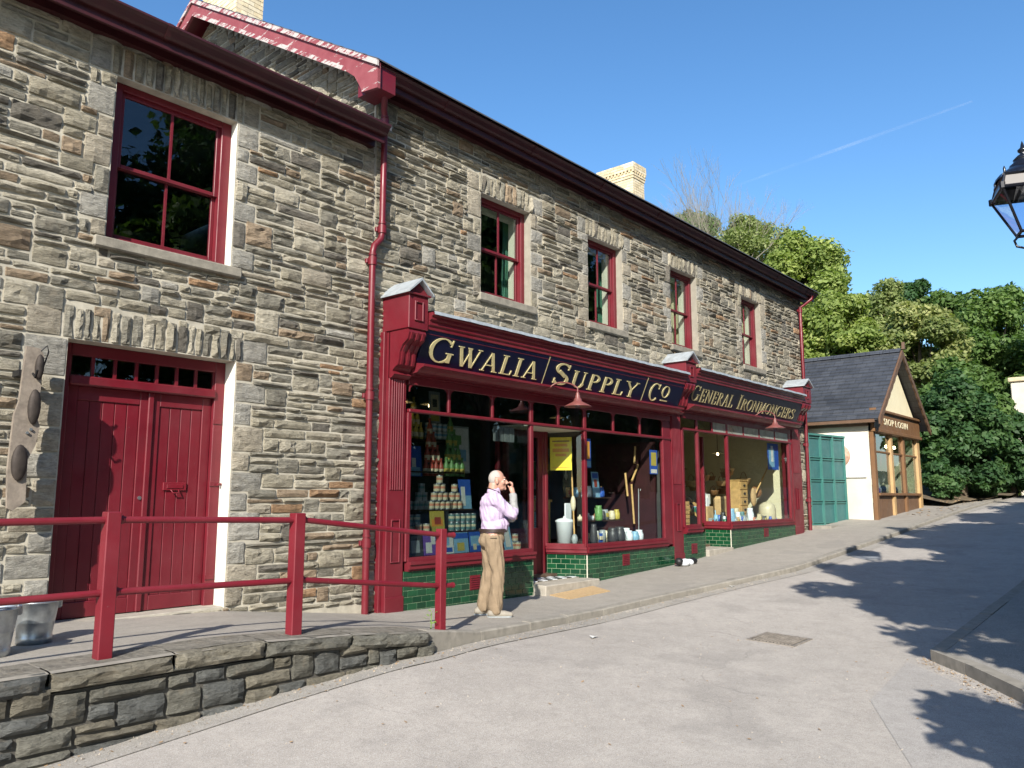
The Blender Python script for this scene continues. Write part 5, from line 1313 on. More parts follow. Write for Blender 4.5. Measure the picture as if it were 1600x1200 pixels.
def row(kind, x0, x1, y, z, desc, s=1.0, two=False):
    n = int((x1-x0)/(.1*s))
    for i in range(n):
        base, rest = desc.split(' in ', 1); rest = rest.replace(', two high', '')
        for k in range(2 if two else 1): item(kind, x0+(i+.5)*(x1-x0)/n, y, z+k*.117*s, '%s, %s from left%s, in %s' % (base, ORDN[i], (', upper', ', lower')[1-k] if two else '', rest), base+' in '+rest, s)
def card(x, y, z, w, h, lean, base, blobs, label, cat='poster', rz=0, seed=1, name='poster', thick=.008):
    """framed or bare printed card, local origin bottom centre"""
    t = thing(name, label, cat, (x, y, z), None, False, rz); t.rotation_euler = (-lean, 0, rz)
    MB().box(-w/2, w/2, 0, thick, 0, h).build('card', base, t)
    rnd = random.Random(seed); k = 0
    for (m, x0, x1, z0, z1) in blobs:
        k += 1; MB().box(-w/2+x0*w, -w/2+x1*w, -.0012*k, -.0012*k+.0011, z0*h, z1*h).build('print', m, t)
    return t
def blobcard(*a, **k): return card(*a, **k)
yb = 7.60
card(6.93, yb, -.755, .24, .26, .12, 't_dark', [('t_grey', .2, .8, .15, .75)], 'dark printed tin lid standing left in the bottom row of the shop window')
card(7.20, yb, -.755, .26, .27, .12, 't_purple', [('t_white', .15, .55, .1, .6), ('t_white', .5, .8, .5, .9)], 'purple and white card in the bottom row behind the railing post', seed=2)
card(7.48, yb, -.755, .26, .27, .12, 't_white', [('t_blue', .1, .9, .08, .3), ('t_lblue', .3, .7, .4, .8)], 'white and blue card in the bottom row of the window display', seed=3)
card(7.76, yb, -.755, .27, .27, .12, 't_lblue', [('t_blue', .0, 1, .7, .97), ('t_yellow', .2, .7, .1, .5)], 'light blue picture card with yellow shapes low in the window', seed=4)
card(8.03, yb, -.755, .22, .27, .12, 't_blue', [('t_lblue', .1, .9, .3, .8), ('t_cream', .3, .6, .1, .4)], 'deep blue picture card low in the window beside the man', seed=5)
row('teal', 6.78, 7.18, 7.80, ZS[1], 'teal banded tin in the window behind the rail', 1, True)
row('salmon', 7.02, 7.30, 7.74, ZS[1], 'cream and salmon tin in the low row behind the rail', 1)
card(7.46, 7.76, ZS[1]+.002, .26, .27, .10, 't_yellow', [('t_orange', .1, .9, .25, .6), ('t_red', .3, .75, .35, .7)], 'orange and yellow card in the second row of the window display', seed=6)
row('teal', 7.72, 8.25, 7.82, ZS[1], 'teal and cream tin in the stack beside the man', 1, True)
pyramid('grey', 6.98, 7.98, ZS[2], 4, 'grey tin in the left pyramid', 1)
pyramid('grey', 7.36, 7.99, ZS[2], 3, 'grey tin in the small pyramid behind', 1)
pyramid('salmon', 7.66, 7.95, ZS[2], 4, 'salmon tin in the tall middle pyramid', 1)
pyramid('salmon', 8.00, 8.0, ZS[2], 3, 'salmon tin in the pyramid beside the man', 1)
card(8.24, 8.0, ZS[2], .24, .42, .1, 't_blue', [('t_lblue', .0, 1, .0, .45), ('t_white', .15, .5, .1, .75)], 'blue poster with a white swan shape on the middle shelf beside the man', seed=7)
pyramid('red', 7.20, 8.2, ZS[3]-.06, 3, 'red tin in the dim stack', 1)
card(7.36, 8.14, ZS[3]-.07, .30, .42, .1, 't_blue', [('t_white', .4, .65, .25, .6), ('t_lblue', .1, .9, .02, .3)], 'royal blue poster on the upper shelf of the left window', seed=8)
pyramid('bottle_r', 7.76, 8.18, ZS[3]-.06, 4, 'red bottle in the upper shelf pyramid', 1.15)
pyramid('bottle_g', 8.15, 8.16, ZS[3]-.06, 4, 'bright green bottle in the upper shelf pyramid', 1.25)
row('white', 6.9, 7.4, 8.36, ZS[3]+.48, 'pale tin in the top left stack', 1, True)
row('white', 7.75, 8.22, 8.36, ZS[3]+.48, 'pale tin in the top right stack', 1, True)
MB().box(6.75, 8.3, 8.28, 8.44, ZS[3]+.44, ZS[3]+.46).build('shelf', 'darkwood', shelf)
pyramid('bottle_y', 7.56, 8.34, ZS[3]+.46, 3, 'yellow bottle in the top stack', 1.1)
card(7.02, 8.36, ZS[3]+.72, .22, .46, .05, 't_grey', [('t_yellow', .1, .9, .05, .25), ('t_cream', .15, .85, .35, .9), ('t_dark', .3, .7, .5, .75)], 'tall grey and yellow show card at the top left of the window display', seed=9)
card(7.95, 8.36, ZS[3]+.72, .22, .46, .05, 't_grey', [('t_yellow', .1, .9, .05, .25), ('t_cream', .15, .85, .35, .9), ('t_dark', .3, .7, .5, .75)], 'tall grey and yellow show card above the bottles, right of the yellow stack', seed=10)
card(8.44, 8.3, ZS[3]+.0, .38, .70, .05, 't_grey', [('t_white', .05, .95, .04, .96), ('t_green', .2, .55, .6, .8), ('t_lblue', .4, .8, .25, .5)], 'large pale printed sheet hanging behind the man', seed=11)
card(8.80, 7.66, -.77, .18, .42, .25, 't_lblue', [('t_white', .2, .8, .1, .9)], 'pale blue leaning card low in the window right of the man', seed=12)
for i, (x_, y_) in enumerate(((8.93, 7.72), (8.99, 7.66))):
    item('salmon', x_, y_, -.775, 'cream tin, %s of the pair standing by the doorway end of the window' % ('left', 'right')[i], 'tins by the doorway end'); 
item('salmon', 8.96, 7.69, -.66, 'cream tin on top of the pair by the doorway end of the window', 'tins by the doorway end')
# hanging reflection-like striped blind piece at top right of the first bay
bl = thing('blind', 'small grey striped blind at the top right of the first shop window', 'blind', (8.85, 7.9, .9)); b = MB()
for i in range(8): b.box(8.55+i*.06, 8.6+i*.06, 7.75+.01*(i % 2), 7.76+.01*(i % 2), .80, 1.02)
b.build('slats', 't_grey', bl)
# second bay of the first shop
def pendant(x, y, z, label):
    t = thing('pendant_lamp', label, 'lamp', (x, y, z), 'lit pendant lamps in the shops')
    b = MB(); b.tube([(x, y, z+.05), (x, y, 2.2)], .006, 6); b.build('flex', 'iron', t)
    b = MB(); b.lathe([(.02, .06), (.04, .05), (.16, 0), (.165, -.01), (.15, -.005), (.03, .035)], (x, y, z), 20); b.build('lamp_shade', 't_cream', t)
    b = MB(); b.lathe([(0, .0), (.022, -.01), (.026, -.035), (.015, -.055), (0, -.06)], (x, y, z), 12)
    if 'bulb_lit' not in M:
        n = N('lit_bulb'); n.b.inputs['Emission Color'].default_value = (1, .72, .38, 1); n.b.inputs['Emission Strength'].default_value = 14; M['bulb_lit'] = n.m
    b.build('bulb', 'bulb_lit', t)
pendant(7.25, 8.3, 1.30, 'lit lamp highest at the left behind the first top lights'); pendant(9.0, 9.6, 1.52, 'lit lamp behind the second top light of the first shop')
pendant(9.0, 9.9, 1.22, 'lower lit lamp just under the transom of the first shop window'); pendant(13.0, 10.0, 1.62, 'lit lamp behind the top lights over the second bay')
pendant(17.4, 8.6, 1.02, 'lit lamp hanging in the right hand ironmonger window'); pendant(16.4, 9.8, 1.45, 'dim lamp with pale shade seen through the ironmonger side window')
pa = Vector((10.40, 7.50)); 
cb = MB(); cb.box(10.45, 12.9, 7.54, 8.3, -.88, -.78); ds = thing('display_floor', 'low dark platform carrying the hardware in the second window bay', 'platform', (11.6, 7.9, -.85)); cb.build('platform', 'darkwood', ds)
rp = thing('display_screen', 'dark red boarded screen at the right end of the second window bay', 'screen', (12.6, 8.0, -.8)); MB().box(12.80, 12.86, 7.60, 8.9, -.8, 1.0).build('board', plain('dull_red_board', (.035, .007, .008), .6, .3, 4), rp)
card(10.36, 7.90, .42, .36, .54, 0, 'bright_yellow', [('t_orange', .12, .88, .55, .66), ('t_orange', .2, .8, .72, .80), ('t_orange', .25, .75, .42, .5), ('t_brown', .1, .9, .86, .9), ('t_orange', .1, .9, .08, .1)], 'bright yellow poster with orange lettering in the doorway side window', rz=R(-62), seed=20)
card(10.62, 7.56, .46, .22, .48, 0, 't_blue', [('t_orange', .15, .85, .3, .9), ('t_lblue', .05, .95, .04, .24)], 'blue and orange poster at the left edge of the second window bay', seed=21)
card(12.72, 7.56, .40, .26, .44, 0, 't_blue', [('t_yellow', .15, .85, .35, .9), ('t_white', .1, .9, .04, .2)], 'blue and yellow poster high at the right edge of the second window bay', seed=22)
card(10.75, 8.9, .12, .42, .50, .05, 't_grey', [('t_teal', .05, .45, .1, .9), ('t_dkgreen', .55, .95, .3, .95)], 'grey green printed notice hanging crooked behind the doorway window', rz=R(-6), seed=23)
wb = thing('washstand', 'wooden washstand with a blue ribbed washboard panel seen through the doorway window', 'washstand', (10.75, 8.6, -.8))
wx, wy = 10.66, 8.55
b = MB(); b.box(wx-.24, wx-.20, wy, wy+.3, -.8, -.1); b.box(wx+.20, wx+.24, wy, wy+.3, -.8, -.1); b.box(wx-.27, wx+.27, wy-.02, wy+.32, -.1, -.06); b.box(wx-.2, wx+.2, wy, wy+.02, -.24, -.1); b.build('frame', 'pine', wb)
b = MB(); 
for i in range(14): b.tube([(wx-.2, wy+.02, -.74+i*.035), (wx+.2, wy+.02, -.74+i*.035)], .014, 6)
b.build('washboard', 't_lblue', wb)
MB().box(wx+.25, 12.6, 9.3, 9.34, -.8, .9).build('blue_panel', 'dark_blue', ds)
for i in (0, 1): item('white', wx-.08+i*.07, wy+.1, -.06, 'small white pot, %s of the two on the washstand' % ('left', 'right')[i], 'white pots on the washstand', .6)
bn = thing('enamel_bin', 'white enamel bin with a lid beside the mop behind the doorway window', 'bin', (10.72, 8.1, -.78))
b = MB(); b.lathe([(0, 0), (.13, 0), (.15, .34), (.16, .35), (.165, .37), (.12, .40), (.03, .42), (.02, .45), (0, .45)], (10.74, 8.12, -.78), 24); b.build('body', 'white', bn)
tw = thing('towel', 'white cloth hanging behind the mop handle', 'towel', (10.98, 8.25, -.4)); MB().box(10.92, 11.10, 8.24, 8.27, -.60, -.12, 0, .01).build('cloth', 'white', tw)
mp = thing('mop', 'tall wooden mop standing in the doorway window', 'mop', (10.56, 7.86, -.78)); b = MB(); b.tube([(10.58, 7.80, -.75), (10.60, 7.86, .42)], .014, 8); b.build('handle', 'pine', mp)
b = MB(); b.ell((10.59, 7.83, -.12), .045, .045, .13); b.build('head', 't_cream', mp); b = MB(); b.ell((10.58, 7.8, -.70), .06, .05, .09); b.build('base', 't_grey', mp)
hw_ = thing('display_stand', 'dark two tier stand of hardware in the second window bay', 'display stand', (11.9, 8.1, -.78)); 
for z, y in ((-.42, 8.0), (-.02, 8.25)): MB().box(11.2, 12.35, y, y+.25, z-.02, z).build('shelf', 'darkwood', hw_)
def jug(x, y, z, r, h, mat, label, name='jug', cat='jug', group=None, spout=True):
    t = thing(name, label, cat, (x, y, z), group); b = MB(); b.lathe([(0, 0), (r*.8, 0), (r, h*.12), (r, h*.6), (r*.7, h*.85), (r*.78, h), (r*.72, h), (r*.62, h*.85), (0, h*.5)], (x, y, z), 16); b.build('body', mat, t)
    b = MB(); b.tube([(x+r*.95, y, z+h*.3), (x+r*1.5, y, z+h*.45), (x+r*1.4, y, z+h*.8), (x+r*.7, y, z+h*.9)], .007, 6); b.build('handle', mat, t)
    if spout: b = MB(); b.tube([(x-r*.9, y, z+h*.3), (x-r*1.6, y, z+h*.85)], [.018, .01], 8); b.build('spout', mat, t)
jug(11.05, 7.75, -.78, .06, .32, 't_dark', 'dark oil lamp in the left front of the second bay', 'oil_lamp', 'oil lamp', spout=False)
jug(11.42, 7.9, -.42, .07, .26, 't_green', 'green watering jug standing in the second bay')
jug(11.62, 7.75, -.78, .10, .24, 't_dark', 'black kettle left of the pair on the window floor', 'kettle', 'kettle'); jug(11.88, 7.78, -.78, .10, .25, 't_dark', 'black kettle right of the pair on the window floor', 'kettle', 'kettle')
jug(12.06, 7.7, -.78, .07, .18, 'white', 'white enamel jug beside the black kettles'); jug(12.22, 7.68, -.78, .08, .16, 't_lblue', 'pale blue enamel jug in the front row'); jug(12.42, 7.72, -.78, .08, .18, 'white', 'white enamel jug at the right end of the front row')
jug(12.10, 8.08, -.42, .06, .16, 't_cream', 'cream enamel jug on the lower tier'); jug(12.28, 8.1, -.42, .06, .18, 't_yellow', 'mustard coloured jug on the lower tier')
jug(11.3, 8.3, -.02, .05, .17, 't_lblue', 'blue jug at the left of the upper tier'); jug(11.58, 8.33, -.02, .05, .2, 'white', 'white jug left of two on the upper tier'); jug(11.74, 8.33, -.02, .05, .2, 'white', 'white jug right of two on the upper tier'); jug(12.12, 8.33, -.02, .07, .18, 't_blue', 'deep blue pot at the right of the upper tier')
card(11.95, 8.3, -.02, .22, .46, .1, 't_lblue', [('t_red', .3, .7, .4, .7), ('t_blue', .1, .9, .75, .95)], 'blue show card standing on the upper tier of the hardware stand', seed=25)
bk = []
for i in range(2): jug(11.68+i*.16, 8.1, -.42, .05, .16, 't_dark', 'dark tin mug on the lower tier, %s' % ('left of the cream jug' if i else 'nearest the green jug'), 'mug', 'mug', spout=False)
for i, (x_, z_, a_, L2) in enumerate(((12.55, -.5, .02, .72), (12.70, -.75, .12, .9), (12.35, .0, .03, .42), (12.50, .28, .8, .45), (12.6, .6, .35, .34), (12.78, .1, .7, .5))):
    t = thing('tool_handle', ['short thick wooden handle standing by the dark red screen', 'thin grey rod leaning at the right end of the window', 'pale wooden handle hanging above the jugs', 'wooden handle tilted to the right above the jugs', 'short wooden handle hanging highest by the screen', 'dark handle slanting across the red screen'][i], 'tool handle', (x_, 8.0, z_))
    b = MB(); b.tube([(x_, 7.9, z_), (x_+L2*math.sin(a_), 7.95, z_+L2*math.cos(a_))], .02 if i not in (1, 5) else .009, 8); b.build('shaft', 'pine' if i not in (1, 5) else 't_grey', t)
rnd = random.Random(8)
for i in range(9):
    x_ = 11.0+i*.2; t = thing('hanging_tool', 'dark hand tool, %s from left in the row at the back of the second bay' % ORDN[i], 'tool', (x_, 9.1, .6), 'tools hanging at the back of the second bay'); b = MB(); h_ = rnd.uniform(.2, .5); b.tube([(x_, 9.2, .9), (x_+.02, 9.2, .9-h_)], .012, 6); b.ell((x_+.02, 9.2, .88-h_), .05, .02, .07, 8, 6); b.build('tool_body', 't_dark' if i % 3 else 'galv', t)
# ironmonger windows
cr = thing('display_platform', 'pale platform of the ironmonger windows', 'platform', (16.5, 7.9, -.6)); MB().box(15.58, 18.84, 7.54, 8.4, -.68, -.60).build('platform', 'pine', cr); MB().box(13.62, 14.3, 7.54, 8.3, -.68, -.60).build('platform', 'pine', cr)
for i in range(6):
    t = thing('crate', 'slatted pine crate, %s in the stack at the left ironmonger window' % ['lowest', 'second from the bottom', 'third from the bottom', 'fourth from the bottom', 'fifth from the bottom', 'topmost'][i], 'crate', (13.9, 7.7, -.6+i*.085), 'stacked pine crates'); z = -.598+i*.085
    b = MB(); b.box(13.70, 14.06, 7.58, 7.90, z, z+.01)
    for q in ((13.70, 14.06, 7.58, 7.595), (13.70, 14.06, 7.885, 7.90), (13.70, 13.715, 7.595, 7.885), (14.045, 14.06, 7.595, 7.885)): b.box(*q, z+.01, z+.072, 0, .003)
    b.build('slats', 'pine', t)
b = thing('glass_cabinet', 'dim glass jars and shelves behind the left ironmonger window', 'shelves', (14.2, 9.5, -.5)); 
for z in (-.3, .1, .5, .9): MB().box(13.6, 15.0, 9.5, 9.8, z-.02, z).build('shelf', 'darkwood', b)
def dresser(x, y, z):
    t = thing('chest_of_drawers', 'pale pine chest of small drawers standing in the ironmonger window', 'drawers', (x, y, z)); w, d_, h = .42, .3, .95
    b = MB(); b.box(x-w/2, x+w/2, y+.012, y+d_, z, z+h, 0, .006); b.box(x-w/2-.02, x+w/2+.02, y-.01, y+d_+.01, z+h, z+h+.025, 0, .006); b.build('carcass', 'pine', t)
    for i in range(5):
        c = MB(); zz0 = z+.03+i*.182; c.box(x-w/2+.03, x+w/2-.03, y-.004, y+.012, zz0, zz0+.16, 0, .005); dr_ = c.build('drawer', 'pine', t)
        c = MB(); c.ell((x, y-.015, zz0+.085), .05, .018, .028, 10, 6); c.build('handle', 'iron', dr_)
dresser(17.35, 7.95, -.60)
sk = thing('sack', 'bulging sack with a round top in the right corner of the ironmonger window', 'sack', (18.3, 7.9, -.6)); b = MB(); b.lathe([(0, 0), (.17, 0), (.20, .10), (.20, .30), (.17, .40), (.08, .46), (.0, .47)], (18.35, 7.85, -.6), 20); b.build('body', 't_cream', sk)
sk = thing('globe', 'dull round globe standing on the sack behind the ironmonger glass', 'globe', (18.25, 8.3, .0)); b = MB(); b.ell((18.45, 8.15, .10), .14, .14, .15); b.build('ball', 't_brown', sk)
card(18.25, 7.6, .62, .62, .62, 0, 't_blue', [('t_lblue', .1, .6, .1, .8), ('t_white', .3, .5, .3, .9)], 'large blue poster in the right part of the ironmonger window', seed=30)
br = thing('brush', 'long handled brush leaning in the right corner of the ironmonger window', 'brush', (18.4, 7.8, -.6)); b = MB(); b.tube([(18.0, 8.0, -.0), (18.72, 7.70, 1.15)], .02, 8); b.build('handle', 'pine', br); b = MB(); b.ell((17.95, 8.0, -.02), .12, .06, .22, 12, 8); b.build('bristles', 'tan', br)
rnd = random.Random(12)
for i in range(16):
    x_ = 16.3+.125*i; y_ = rnd.uniform(8.3, 9.2); z_ = rnd.uniform(-.35, .5); r_ = rnd.uniform(.10, .17)
    t = thing('basket', 'brown wicker basket, %s from left in the heap behind the ironmonger window' % ORDN[i], 'basket', (x_, y_, z_), 'heap of brown baskets'); b = MB(); b.lathe([(0, 0), (r_*.7, 0), (r_, r_*.9), (r_*1.05, r_*.95), (r_*.92, r_*.9), (r_*.6, .03), (0, .03)], (x_, y_, z_), 16)
    b.build('bowl', 't_brown' if i % 3 else 'tan', t); b = MB(); b.tube([(x_-r_, y_, z_+r_*.9), (x_-r_*.7, y_, z_+r_*1.6), (x_, y_, z_+r_*1.9), (x_+r_*.7, y_, z_+r_*1.6), (x_+r_, y_, z_+r_*.9)], .01, 6); b.build('handle', 't_brown', t)
L3 = [('jug', 'white'), ('kettle', 't_dark'), ('jug', 't_lblue'), ('pot', 't_green'), ('pot', 'white'), ('jug', 't_cream'), ('kettle', 't_grey'), ('pot', 't_teal'), ('jug', 'white')]
dsc = ['white jug at the left end of the ironmonger window', 'black kettle next to the left end of the ironmonger window', 'pale blue jug near the left of the ironmonger window', 'small green pot in the ironmonger window', 'white pot left of the middle in the ironmonger window', 'cream jug in the middle of the ironmonger window', 'grey kettle in the middle of the ironmonger window', 'teal pot before the chest of drawers', 'white jug beside the chest of drawers']
for i, (nm, mt) in enumerate(L3): jug(15.78+i*.155, 7.68+.12*(i % 2), -.6, .055+.015*(i % 3), .18+.08*((i*7) % 3), mt, dsc[i], nm, nm)
sk = thing('sack', 'brown paper sack standing behind the jugs in the ironmonger window', 'sack', (16.6, 8.1, -.6)); b = MB(); b.box(16.45, 16.8, 8.05, 8.3, -.6, -.0, 0, .06); b.build('body', 'tan', sk)
wbx = thing('box', 'pale cardboard box leaning at the left of the ironmonger window', 'box', (15.95, 8.2, -.6)); MB().box(15.8, 16.1, 8.1, 8.3, -.6, -.22, 0, .01).build('body', 'tan', wbx)
# stock seen through the ironmonger side window
ls = thing('ladder_shelf', 'slanting pine shelf of packets seen through the ironmonger doorway window', 'shelf', (15.8, 8.4, -.6)); b = MB(); b.prism([(8.05, -.6), (8.12, -.6), (8.9, .0), (8.83, .0)], 'x', 15.75, 15.80); b.prism([(8.05, -.6), (8.12, -.6), (8.9, .0), (8.83, .0)], 'x', 16.25, 16.30); b.build('side', 'pine', ls, fix=True)
for i, (dx, dz, m_, nm) in enumerate(((.05, .05, 't_green', 'green'), (.3, .12, 'white', 'tall white'), (.55, .02, 'white', 'short white'), (.7, .1, 't_white', 'cream white'), (.45, -.1, 't_lblue', 'pale blue'), (.15, -.14, 't_salmon', 'pink'))):
    t = thing('packet', nm+' packet on the slanting shelf seen through the ironmonger doorway window', 'packet', (15.75+dx, 8.3, -.3+dz)); MB().box(15.72+dx, 15.86+dx, 8.25+.05*i, 8.33+.05*i, -.28+dz, -.05+dz, 0, .006).build('carton', m_, t)
rnd = random.Random(77)
MT = ['white', 't_cream', 't_dark', 't_grey', 't_lblue', 't_brown', 't_dkgreen', 't_white', 't_blue', 'tan', 't_salmon', 'galv']
CN = {'white': 'white', 't_cream': 'cream', 't_dark': 'black', 't_grey': 'grey', 't_lblue': 'pale blue', 't_brown': 'brown', 't_dkgreen': 'dark green', 't_white': 'off white', 't_blue': 'deep blue', 'tan': 'tan', 't_salmon': 'salmon pink', 'galv': 'shiny metal'}
def clutter(n, x0, x1, y0, y1, z, where, smin=.03, smax=.07, hmax=.22):
    for i in range(n):
        x_ = x0+(x1-x0)*(i+.5)/n+rnd.uniform(-.02, .02); y_ = rnd.uniform(y0, y1); m_ = rnd.choice(MT); r_ = rnd.uniform(smin, smax); h_ = rnd.uniform(.07, hmax); k = rnd.randint(0, 3)
        nm = ['pot', 'box', 'bottle', 'tin'][k]; t = thing(nm, '%s %s, %s from left %s' % (CN[m_], nm, ORDN[i], where), nm, (x_, y_, z), 'small goods '+where); b = MB()
        if k == 0: b.lathe([(0, 0), (r_, 0), (r_*1.1, h_*.7), (r_*.9, h_*.8), (r_*.9, h_), (r_*.8, h_), (0, h_*.9)], (x_, y_, z), 12)
        elif k == 1: b.box(x_-r_, x_+r_, y_-r_*.7, y_+r_*.7, z, z+h_, 0, .004)
        elif k == 2: b.lathe([(0, 0), (r_*.7, 0), (r_*.7, h_*.7), (r_*.25, h_*.9), (r_*.25, h_*1.2), (0, h_*1.2)], (x_, y_, z), 12)
        else: b.lathe([(0, 0), (r_, 0), (r_, h_), (r_*.9, h_*1.02), (0, h_*1.02)], (x_, y_, z), 14)
        b.build('body', m_, t)
        if k in (1, 3): MB().box(x_-r_*.6, x_+r_*.6, y_-r_-.004, y_-r_*.55 if k == 1 else y_-r_*.9, z+h_*.3, z+h_*.7).build('label_print', rnd.choice(['t_white', 't_cream', 't_red', 't_yellow']), t)
clutter(14, 11.0, 12.5, 7.85, 8.0, -.78, 'on the floor of the second window bay')
clutter(12, 11.25, 12.3, 8.15, 8.22, -.42, 'on the lower tier of the hardware stand', hmax=.18)
clutter(10, 11.25, 12.3, 8.4, 8.48, -.02, 'on the upper tier of the hardware stand')
clutter(18, 15.7, 17.0, 7.85, 8.05, -.6, 'in the left half of the ironmonger window', hmax=.26)
clutter(14, 15.65, 17.1, 7.6, 7.7, -.6, 'along the glass of the ironmonger window', .025, .05, .16)
clutter(10, 17.65, 18.7, 7.65, 7.8, -.6, 'in the right corner of the ironmonger window', .03, .06, .2)
clutter(12, 15.75, 16.3, 8.25, 8.6, -.42, 'on the slanting shelf of the ironmonger doorway', .03, .05, .2)
for z_, nn_ in ((-.3, 'lowest'), (.1, 'second'), (.5, 'third'), (.9, 'highest')): clutter(9, 13.65, 14.95, 9.55, 9.7, z_, 'on the %s dim back shelf' % nn_, .03, .06, .2)
for i, z_ in enumerate((-.2, .25, .7)):
    sh2 = thing('wall_shelf', '%s wall shelf of goods deep in the ironmonger shop' % ('low', 'middle', 'high')[i], 'shelf', (16.6, 9.9, z_)); MB().box(15.7, 18.3, 9.9, 10.2, z_-.02, z_).build('board', 'darkwood', sh2)
    clutter(16, 15.75, 18.2, 9.95, 10.1, z_, 'on the %s wall shelf deep in the ironmonger shop' % ('low', 'middle', 'high')[i], .04, .07, .25)
# sweet shop display
rnd = random.Random(3)
for i in range(16):
    x_ = 22.8+i*.25; zz0 = .05; m_ = ['t_white', 't_lblue', 't_dark', 't_cream', 't_purple', 'white'][i % 6]; h_ = rnd.uniform(.14, .34)
    t = thing('sweet_jar', '%s sweet jar, %s from left in the sweet shop window' % ({'t_white': 'creamy', 't_lblue': 'pale blue', 't_dark': 'dark', 't_cream': 'cream', 't_purple': 'purple', 'white': 'white'}[m_], ORDN[i]), 'jar', (x_, SY+.3, .05), 'jars along the sweet shop window'); b = MB(); b.lathe([(0, 0), (.08, 0), (.085, h_*.7), (.06, h_*.85), (.06, h_), (0, h_)], (x_, SY+.25+rnd.uniform(0, .3), zz0), 12); b.build('body', m_, t)
    if 4 < i < 11:
        c = MB(); c.ell((x_, SY+.6, .55+rnd.uniform(-.15, .25)), .13, .09, .2, 10, 7); c.build('bag', ['white', 't_white', 't_grey'][i % 3], t)
rc = thing('red_sign', 'dark red hanging card in the middle of the sweet shop window', 'card', (24.7, SY+.4, 1.0)); MB().box(24.35, 25.1, SY+.35, SY+.37, .72, 1.35, 0, .01).build('card', plain('dark_red_card', (.22, .02, .03), .5, .3, 9), rc)
for i in (0, 1):
    t = thing('spot_lamp', 'lit spot lamp, %s of the pair at the top of the sweet shop window' % ('left', 'right')[i], 'lamp', (24.25+i*.8, SY+.2, 1.3)); b = MB(); b.ell((24.30+i*.75, SY+.15, 1.42), .06, .05, .05, 12, 8); b.build('bulb', 'bulb_lit', t)
# curtains behind the upper windows
def curtain(x0, x1, z0, z1, y, mat, parent, slant=0):
    n = 24; b = MB(); v = []
    for i in range(n+1):
        x = x0+(x1-x0)*i/n; yy = y+.03*math.sin(i*1.9)
        for j in range(5): t = j/4; v.append((x+slant*(1-t)*(1-t), yy*1.0, z0+(z1-z0)*t))
    b.add(v, [(i*5+j, (i+1)*5+j, (i+1)*5+j+1, i*5+j+1) for i in range(n) for j in range(4)], 0, True); return b.build('curtain', mat, parent)
for i, (a, d, c, e) in enumerate(WN):
    cu = thing('curtain', ['green and cream curtain behind the leftmost upper window over the shop sign', 'green curtain behind the second upper window from the left', 'cream curtain with a green edge behind the third upper window', 'cream curtain behind the rightmost upper window'][i], 'curtain', ((a+c)/2, 8.05, d))
    y = W+.36
    if i < 2: curtain(c-.10, c+.20, d, e, y+.12, 'curtain_green', cu, -.08); curtain(c+.1, c+.42, d, e, y+.10, 'curtain_cream', cu)
    else: curtain(c-.38 if i == 2 else c-.55, c+.45, d, e, y+.10, 'curtain_cream', cu, .12); 
    if i == 2: curtain(a+.15, a+.45, d, d+.5, y+.2, 'curtain_green', cu)
    if i == 3: curtain(a-.2, c+.2, d+.75, e, y+.04, 'curtain_cream', cu)
# ================= the man
def remesh(o, vox, smooth=4, f=.5):
    m = o.modifiers.new('r', 'REMESH'); m.mode = 'VOXEL'; m.voxel_size = vox; m.use_smooth_shade = True
    s = o.modifiers.new('s', 'SMOOTH'); s.iterations = smooth; s.factor = f
def bake(o, post=None):
    bpy.context.view_layer.update(); dg = bpy.context.evaluated_depsgraph_get()
    me = bpy.data.meshes.new_from_object(o.evaluated_get(dg)); nm = o.name
    o.modifiers.clear(); o.data = me
    if post: post(me)
    me.polygons.foreach_set('use_smooth', [True]*len(me.polygons)); me.update(); return o
M['skin'] = plain('fair_skin', (.43, .235, .17), .55, .06, 30); M['skin'].node_tree.nodes['Principled BSDF'].inputs['Subsurface Weight'].default_value = .0
M['shirt'] = plain('pink_lilac_shirt', (.46, .365, .52), .85, .06, 9, bump=.3, bs=25); M['cuff'] = plain('grey_sleeve', (.27, .27, .265), .85, .06, 9)
M['chino'] = plain('tan_corduroy', (.225, .165, .105), .9, .10, 7, bump=.4, bs=30); M['shoe'] = plain('pale_shoe', (.25, .225, .185), .7, .1, 9); M['belt'] = plain('brown_belt', (.04, .025, .02), .5, .2, 9)
M['hair'] = plain('short_grey_hair', (.36, .33, .30), .9, .15, 60, bump=.6, bs=150)
MX, MY = 7.02, 6.38; MZ = zpave(MX, MY)
man = thing('person', 'man in lilac shirt and tan trousers, one hand raised to his face', 'person', (MX, MY, MZ), None, False, R(-40))
# local frame: x forward, y to his left, z up
sk = MB()
sk.ell((.055, 0, 1.585), .088, .072, .105, 20, 14)                 # skull
sk.ell((.085, 0, 1.535), .070, .060, .085, 16, 10)                # face
sk.ell((.105, 0, 1.480), .045, .048, .034, 14, 8)                 # jaw
sk.capsule((.150, 0, 1.475), (.153, 0, 1.468), .018, .016)        # chin
sk.capsule((.148, 0, 1.585), (.178, 0, 1.540), .010, .017)        # nose
sk.ell((.165, 0, 1.530), .016, .020, .010, 10, 6)
sk.ell((.142, 0, 1.600), .018, .048, .012, 12, 6)                 # brow
sk.ell((.150, 0, 1.508), .013, .024, .007, 10, 6); sk.ell((.149, 0, 1.494), .013, .022, .007, 10, 6)   # lips
for s in (-1, 1):
    sk.ell((.045, s*.076, 1.555), .022, .012, .034, 12, 8)        # ears
    sk.ell((.118, s*.045, 1.545), .03, .022, .03, 10, 8)          # cheeks
sk.capsule((.02, 0, 1.52), (.0, 0, 1.38), .062, .068)             # neck
sk.capsule((.01, 0, 1.34), (-.01, 0, .95), .10, .12)              # trunk under the clothes
